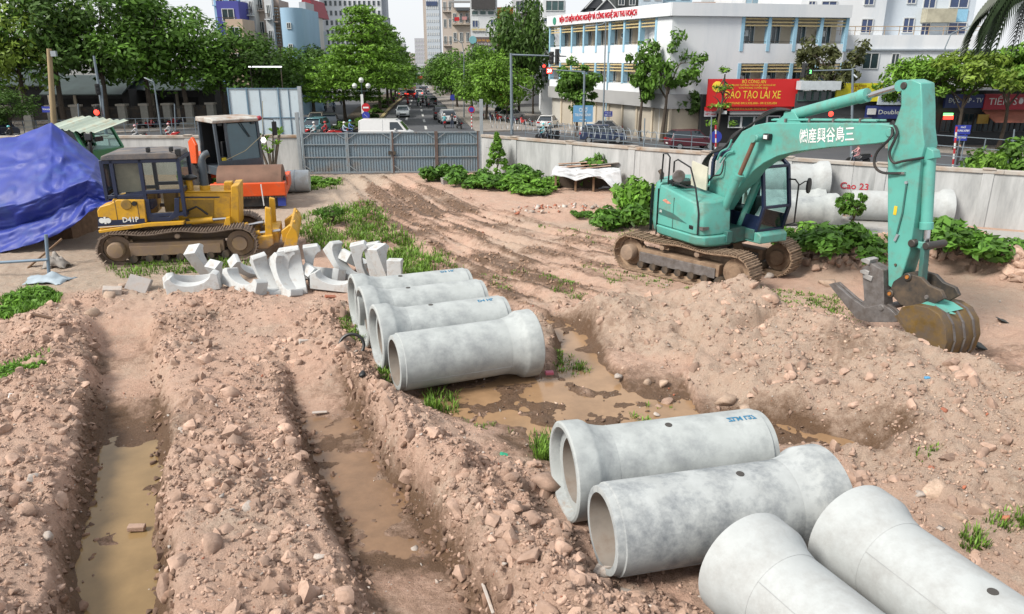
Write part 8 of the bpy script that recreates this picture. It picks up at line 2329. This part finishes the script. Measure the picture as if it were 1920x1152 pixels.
# ------------------------------------------------------------------ clods, stones, bricks and litter
ROCKS = []
for sd in range(8):             # broken lumps: hulls of random points, the larger ones roughened
    rs = np.random.RandomState(50+sd); bm = bmesh.new()
    for k in range(13 if sd < 4 else 8):
        d = rs.normal(size=3); d /= np.linalg.norm(d); bm.verts.new(Vector(d)*(.72+.5*rs.rand()))
    r_ = bmesh.ops.convex_hull(bm, input=bm.verts[:])
    bmesh.ops.delete(bm, geom=[v for v in bm.verts if not v.link_faces], context='VERTS')
    if sd < 4:
        bmesh.ops.triangulate(bm, faces=bm.faces[:])
        bmesh.ops.subdivide_edges(bm, edges=bm.edges[:], cuts=1, use_grid_fill=True)
        bmesh.ops.smooth_vert(bm, verts=bm.verts[:], factor=.35, use_axis_x=True, use_axis_y=True, use_axis_z=True)
        for v in bm.verts:
            q = v.co*2.1 + Vector((sd*7, 0, 0)); v.co *= 1 + .16*mnoise.noise(q) + .12*mnoise.noise(q*2.2)
    bmesh.ops.triangulate(bm, faces=bm.faces[:])
    for v in bm.verts: v.co.z *= .8
    bm.verts.ensure_lookup_table(); bm.verts.index_update()
    ROCKS.append((np.array([v.co[:] for v in bm.verts], np.float32), np.array([[v.index for v in f.verts] for f in bm.faces], np.int32)))
    bm.free()
def scatter(name, pts, m, lab, which, flat_=.0, lift=.25, smooth=True):
    """pts: (x, y, size): joined into one heap of clods"""
    Vs, Fs, off = [], [], 0
    rs = np.random.RandomState(len(pts))
    X = np.array([p[0] for p in pts]); Y = np.array([p[1] for p in pts]); S = np.array([p[2] for p in pts])
    Z = land(X, Y)[0]
    for i in range(len(pts)):
        v, f = ROCKS[which[i % len(which)]]
        a, b, c = rs.rand(3)*6.283
        ca, sa, cb_, sb_, cc, sc_ = math.cos(a), math.sin(a), math.cos(b), math.sin(b), math.cos(c), math.sin(c)
        Rm = np.array([[ca, -sa, 0], [sa, ca, 0], [0, 0, 1]]) @ np.array([[1, 0, 0], [0, cb_, -sb_], [0, sb_, cb_]]) @ np.array([[cc, -sc_, 0], [sc_, cc, 0], [0, 0, 1]])
        k = S[i]*(.75+.5*rs.rand(3))
        Vs.append((v*k) @ Rm.T + np.array([X[i], Y[i], Z[i] + S[i]*lift])); Fs.append(f+off); off += len(v)
    o = np_mesh(name, np.concatenate(Vs), np.concatenate(Fs), m, smooth=smooth)
    if smooth: o.data.set_sharp_from_angle(angle=R(42))
    return tag(o, lab, kind='stuff')
clod_m = mat('earth_clod', (.51, .35, .268), .95, var=.28, scale=2.2, island=.30, dirt=(.36, .235, .17), dirt_amt=.42, dirt_scale=5, bump=.7, bump_scale=26)
tan_m = mat('tan_clod', (.57, .42, .32), .95, var=.25, scale=2.2, island=.28, dirt=(.34, .24, .165), dirt_amt=.4, dirt_scale=5, bump=.6, bump_scale=26)
pale_m = mat('pale_rubble', (.56, .50, .45), .9, var=.2, scale=4, island=.25, dirt=(.42, .30, .22), dirt_amt=.42, dirt_scale=6, bump=.4)
brick_m = mat('brick_red', (.44, .15, .085), .9, var=.25, scale=6, island=.3, dirt=(.4, .27, .2), dirt_amt=.38, dirt_scale=6)
dark_m = mat('wet_clod', (.17, .105, .07), .7, var=.3, scale=4, island=.3, bump=.5)
rs = np.random.RandomState(21)
def field(n, x0, x1, y0, y1, smin, smax, pw, wfun, near=True):
    out = []
    N = n*14
    y = y0*np.exp(rs.rand(N)*math.log(y1/y0)) if near else y0+(y1-y0)*rs.rand(N)
    x = x0 + (x1-x0)*rs.rand(N)
    ok = np.abs(x) < .80*y + 1.2
    x, y = x[ok], y[ok]
    L_ = land(x, y, False)
    w = wfun(L_, x, y)
    keep = rs.rand(len(x)) < w
    x, y = x[keep][:n], y[keep][:n]
    s = smin + (smax-smin)*rs.rand(len(x))**pw
    return [(a, b, c) for a, b, c in zip(x, y, s)]
cl = lambda L_, x, y: np.clip(L_[2]*1.25-.12, 0, 1)*np.clip(.45+1.5*(.5+fbm(x*.9+3, y*.9, 3)), .1, 1)
big = field(3000, -13, 8, 5.5, 17, .035, .17, 4.0, cl)
scatter('soil_clods', big, clod_m, 'broken clods of reddish earth heaped along the trenches', (0, 1, 2, 3), lift=-.05)
small = field(24000, -13, 9, 5.2, 18, .010, .050, 2.4, lambda L_, x, y: np.clip(cl(L_, x, y) + .16*(1-L_[1])*sstep(17, 15, y)*(1-L_[3]), 0, 1)*(np.minimum(pline(x, y, T1)[0], pline(x, y, T2)[0]) > .42))
scatter('soil_crumbs', small, clod_m, 'small crumbs of earth over the spoil heaps', (4, 5, 6, 7), lift=.2, smooth=False)
mm = field(2600, 0, 14, 6, 18, .009, .045, 3.4, lambda L_, x, y: np.clip(L_[5]*.75+.02, 0, 1)*np.clip(.2+1.6*(.5+fbm(x*1.1, y*1.1+8, 3)), .03, 1))
scatter('mound_crumbs', mm, tan_m, 'crumbs and lumps on the long mound', (4, 5, 6, 7), lift=.15, smooth=False)
hp = field(1300, 6, 17, 14.5, 23, .05, .26, 2.2, lambda L_, x, y: np.clip(L_[2]*1.3-.3, 0, 1), False)
scatter('heap_clods', hp, clod_m, 'lumps of dug earth behind the excavator bucket', (0, 1, 2, 3), lift=.1)
hp2 = field(260, -1, 8, 24, 34, .05, .17, 2.0, lambda L_, x, y: np.clip(L_[2]*1.6-.35, 0, 1), False)
scatter('rubble_strip', hp2, pale_m, 'strip of broken rubble and litter before the low shelter', (4, 5, 6, 7), lift=.3, smooth=False)
hp3 = field(240, -1, 8, 24, 34, .04, .12, 2.0, lambda L_, x, y: np.clip(L_[2]*1.6-.35, 0, 1), False)
scatter('brick_rubble', hp3, brick_m, 'broken brick in the rubble strip', (4, 5, 6, 7), lift=.3, smooth=False)
pb = field(700, -13, 12, 5.4, 20, .012, .045, 2.6, lambda L_, x, y: np.clip(.12 + L_[2]*.5, 0, 1)*(1-L_[3]*.3))
scatter('pale_pebbles', pb, pale_m, 'pale chips of stone, shell and concrete strewn over the soil', (4, 5, 6, 7), lift=.4, smooth=False)
bb = field(150, -12, 12, 5.4, 18, .012, .04, 2.2, lambda L_, x, y: np.clip(.08 + L_[2]*.5, 0, 1))
scatter('brick_chips', bb, brick_m, 'small chips of red brick in the soil', (4, 5, 6, 7), lift=.4, smooth=False)
dk = field(380, -2, 8, 8.2, 17, .015, .055, 2.2, lambda L_, x, y: np.clip(L_[1]*1.8-.9, 0, 1))
scatter('wet_crumbs', dk, dark_m, 'dark wet lumps and gravel round the puddles', (4, 5, 6, 7), lift=.2, smooth=False)
def edge(L_, x, y):
    d = np.minimum(pline(x, y, T1)[0], pline(x, y, T2)[0])
    return np.exp(-((d-.50)/.13)**2)*np.clip(.25+1.7*(.5+fbm(x*1.4, y*1.4, 2)), 0, 1)*sstep(14, 12, y)
ed = field(1500, -9, 1, 5.4, 14, .014, .085, 2.6, edge)
scatter('trench_lumps', ed, mat('damp_clod', (.235, .145, .10), .85, var=.3, scale=4, island=.3, bump=.5), 'dark damp lumps fallen along the trench edges', (0, 1, 2, 3), lift=.1)
tkr = field(2600, -8, 7, 17, 36, .02, .085, 2.6, lambda L_, x, y: np.clip(L_[1]*1.2-.1, 0, 1)*np.exp(-(np.min([pline(x, y, q)[0] for q in RUTS], 0)/1.2)**2), False)
scatter('track_lumps', tkr, mat('churned_clod', (.36, .235, .165), .95, var=.3, scale=3, island=.3, bump=.5), 'lumps of mud churned up along the wheel ruts', (4, 5, 6, 7), lift=.1, smooth=False)
# stones one can point to
ROCK_ME = []
for i in range(4):
    v, f = ROCKS[i]; me = bpy.data.meshes.new('stone'); me.from_pydata(v.tolist(), [], f.tolist()); me.polygons.foreach_set('use_smooth', [True]*len(me.polygons)); me.materials.append(pale_m); ROCK_ME.append(me)
def stone(px, py, s, m, lab, i=0, name='stone', cat='stone', sq=(1, 1, .8), grp=None):
    g = ground(px, py); o = bpy.data.objects.new(name, ROCK_ME[i % 4]); link(o)
    o.location = g + Vector((0, 0, s*.22)); o.scale = (s*sq[0], s*sq[1], s*sq[2]); o.rotation_euler = (rnd.uniform(-.4, .4), rnd.uniform(-.4, .4), rnd.uniform(0, 6))
    o.material_slots[0].link = 'OBJECT'; o.material_slots[0].material = m
    return tag(o, lab, cat, grp)
for i, (px, py, s, m, lab) in enumerate((
    (1030, 915, .30, clod_m, 'big brown clod leaning on the rim of the near pipe'), (940, 1030, .17, clod_m, 'rounded brown lump low on the spoil ridge'), (1135, 1082, .20, pale_m, 'pale broken slab of rubble below the open pipe mouth'),
    (1175, 1115, .13, pale_m, 'pale rubble lump under the open pipe mouth'), (1060, 935, .12, clod_m, 'clod jammed under the socket rim'), (345, 815, .16, pale_m, 'white-faced stone on the bank between the trenches'),
    (370, 900, .10, clod_m, 'squared brown stone on the bank between the trenches'), (470, 955, .13, pale_m, 'pair of grey stones on the bank, pale one'), (500, 955, .11, clod_m, 'brown stone next to the pale one on the bank'),
    (390, 1030, .22, clod_m, 'big reddish lump on the bank near the murky water'), (600, 1050, .10, pale_m, 'pale stone at the edge of the right-hand trench'), (778, 1030, .07, pale_m, 'small white block lying in the right-hand trench'),
    (655, 985, .06, dark_m, 'small dark lump in the right-hand trench'), (1217, 720, .13, tan_m, 'two-toned stone standing in mud below the mound'), (1245, 722, .12, tan_m, 'rounded stone right of the two-toned one'),
    (1160, 708, .11, pale_m, 'grey stone at the edge of the puddle'), (1250, 755, .14, clod_m, 'orange stones heaped at the puddle edge, larger one'), (1235, 765, .10, clod_m, 'orange stone beside the larger one'), (1230, 780, .07, pale_m, 'small white stone near the puddle pebbles'),
    (1360, 755, .24, tan_m, 'large rounded lump at the foot of the mound'), (1400, 775, .15, tan_m, 'smaller lump right of the large one under the mound'), (1405, 735, .16, tan_m, 'pinkish stone half-way up the mound'),
    (1540, 755, .14, tan_m, 'brown stone on the lower mound slope'), (1770, 770, .07, brick_m, 'bright red brick lump on the mound'), (1745, 880, .08, brick_m, 'red brick lump lower on the mound'), (1660, 815, .06, brick_m, 'small red lump near the end of the water'),
    (1750, 925, .20, tan_m, 'greyish stone pair below the mound, left'), (1725, 930, .12, pale_m, 'long pale stone left of the greyish pair'), (1790, 975, .14, tan_m, 'dark pointed stone before the grass tuft'), (1845, 955, .14, tan_m, 'orange-sided stone beside the grass tufts'), (1885, 975, .08, brick_m, 'brick lump at the right by the grass'),
    (1550, 535, .30, tan_m, 'large lump of earth behind the gripping jaw'), (845, 345, .0, pale_m, ''), (1440, 520, .18, pale_m, 'pale rubble under the far track'), (1520, 490, .22, pale_m, 'whitish rubble block behind the far track'),
    (205, 560, .22, tan_m, 'pale ochre lump on the rubble above the left trench'), (235, 540, .18, tan_m, 'ochre lump by the grey slab'), (170, 590, .24, tan_m, 'large ochre stone near the trench head'), (400, 540, .2, clod_m, 'lump before the hollow cradle'),
    (20, 870, .16, clod_m, 'rounded clod at the left edge'), (60, 900, .14, pale_m, 'grey stone on the left bank'), (85, 1010, .12, pale_m, 'pale stone low on the left bank'), (300, 870, .0, pale_m, ''))):
    if s: stone(px, py, s, m, lab, i)
def slab(px, py, dims, rot, m, lab, name='rubble_slab', cat='rubble', dz=.1):
    g = ground(px, py); o = MB().box((0, 0, 0), dims).build(name, m, None, bevel=.012); o.location = g + Vector((0, 0, dz)); o.rotation_euler = tuple(R(a) for a in rot)
    return tag(o, lab, cat)
greyc = mat('broken_concrete', (.36, .34, .33), .9, var=.2, scale=4, dirt=(.3, .22, .17), dirt_amt=.4, dirt_scale=4, bump=.3)
slab(262, 545, (.62, .09, .40), (-35, 10, -15), greyc, 'grey broken concrete slab tilted on the rubble above the left trench', dz=.16)
slab(212, 552, (.42, .3, .14), (5, 8, 25), pale_m, 'whitish rubble block left of the grey slab')
slab(845, 345, (.85, .4, .3), (4, -8, 20), greyc, 'pale concrete block lying among the gate weeds', dz=.18)
slab(258, 1000, (.22, .10, .07), (3, 4, 8), clod_m, 'half-sunk brick lying in the murky trench water', 'brick', 'brick', -.02).location.z = -.37
slab(1035, 1105, (.17, .09, .07), (6, 8, 20), brick_m, 'ribbed red brick piece on the spoil at the front', 'brick', 'brick', .04)
slab(620, 560, (.28, .12, .05), (10, 12, 35), brick_m, 'broken red roof tile on the spoil left of the pipes', 'roof_tile', 'tile', .05)
slab(575, 645, (.30, .12, .1), (0, 5, 30), pale_m, 'long pale stone on the spoil left of the pipes', dz=.05)
slab(30, 748, (.20, .14, .03), (10, 15, 30), white_paint, 'scrap of white plastic on the left bank', 'litter_scrap', 'litter', .05)
slab(600, 778, (.26, .08, .02), (0, 4, 15), pale_m, 'pale scrap of wood lying in the right-hand trench', 'wood_scrap', 'litter', .05)
slab(1300, 793, (.12, .09, .04), (5, 0, 20), white_paint, 'white scrap on the sand spit by the puddle', 'litter_scrap', 'litter', .03)
slab(1655, 760, (.18, .05, .03), (5, 0, 8), white_paint, 'short white stick of litter on the mound', 'litter_scrap', 'litter', .03)
slab(1738, 712, (.09, .06, .04), (5, 0, 8), mat('blue_litter', (.10, .35, .60), .5), 'blue bottle cap scrap on the mound', 'litter_scrap', 'litter', .03)
slab(1030, 702, (.16, .10, .06), (5, 0, 8), mat('pink_litter', (.5, .12, .18), .6), 'pink scrap at the end of the front middle pipe', 'litter_scrap', 'litter', .03)
slab(945, 858, (.12, .08, .05), (5, 20, 8), mat('green_litter', (.03, .4, .22), .5), 'bright green scrap on the spoil ridge', 'litter_scrap', 'litter', .04)
slab(85, 600, (.75, .06, .04), (0, 4, -18), mat('rusty_bar', (.14, .08, .05), .9), 'rusty bar lying at the left above the trench', 'metal_bar', 'bar', .08)
slab(915, 1130, (.04, .42, .02), (10, 0, 18), pale_m, 'pale lath stuck at the edge of the front trench', 'lath', 'lath', .06)
slab(1880, 605, (.3, .2, .02), (10, 20, 18), mat('dark_litter', (.04, .05, .05), .7), 'dark crumpled sheet on the ground right of the bucket', 'litter_scrap', 'litter', .05)
slab(1835, 655, (.3, .25, .05), (20, 20, 18), mat('dark_litter', (.04, .05, .05), .7), 'dark scrap lying beyond the bucket', 'litter_scrap', 'litter', .08)
slab(1905, 512, (.45, .3, .03), (30, 10, 30), mat('teal_litter', (.08, .25, .28), .6), 'torn teal sheet on the earth heap at the right edge', 'litter_scrap', 'litter', .12)
g = ground(660, 655); e = MB()
e.tube([g + Vector((.24*math.cos(a), .05*math.sin(a)*2, .08 + .20*math.sin(a))) for a in [math.pi*k/12 for k in range(-2, 15)]], .032, 8)
tag(e.build('black_hose', black_clean, None, smooth=True), 'loop of black hose sticking out of the spoil beside the pipes', 'hose')
g = ground(683, 700)
stone(683, 705, .12, black_clean, 'black lump of rubber beside the hose loop', 1, 'rubber_lump', 'rubber')
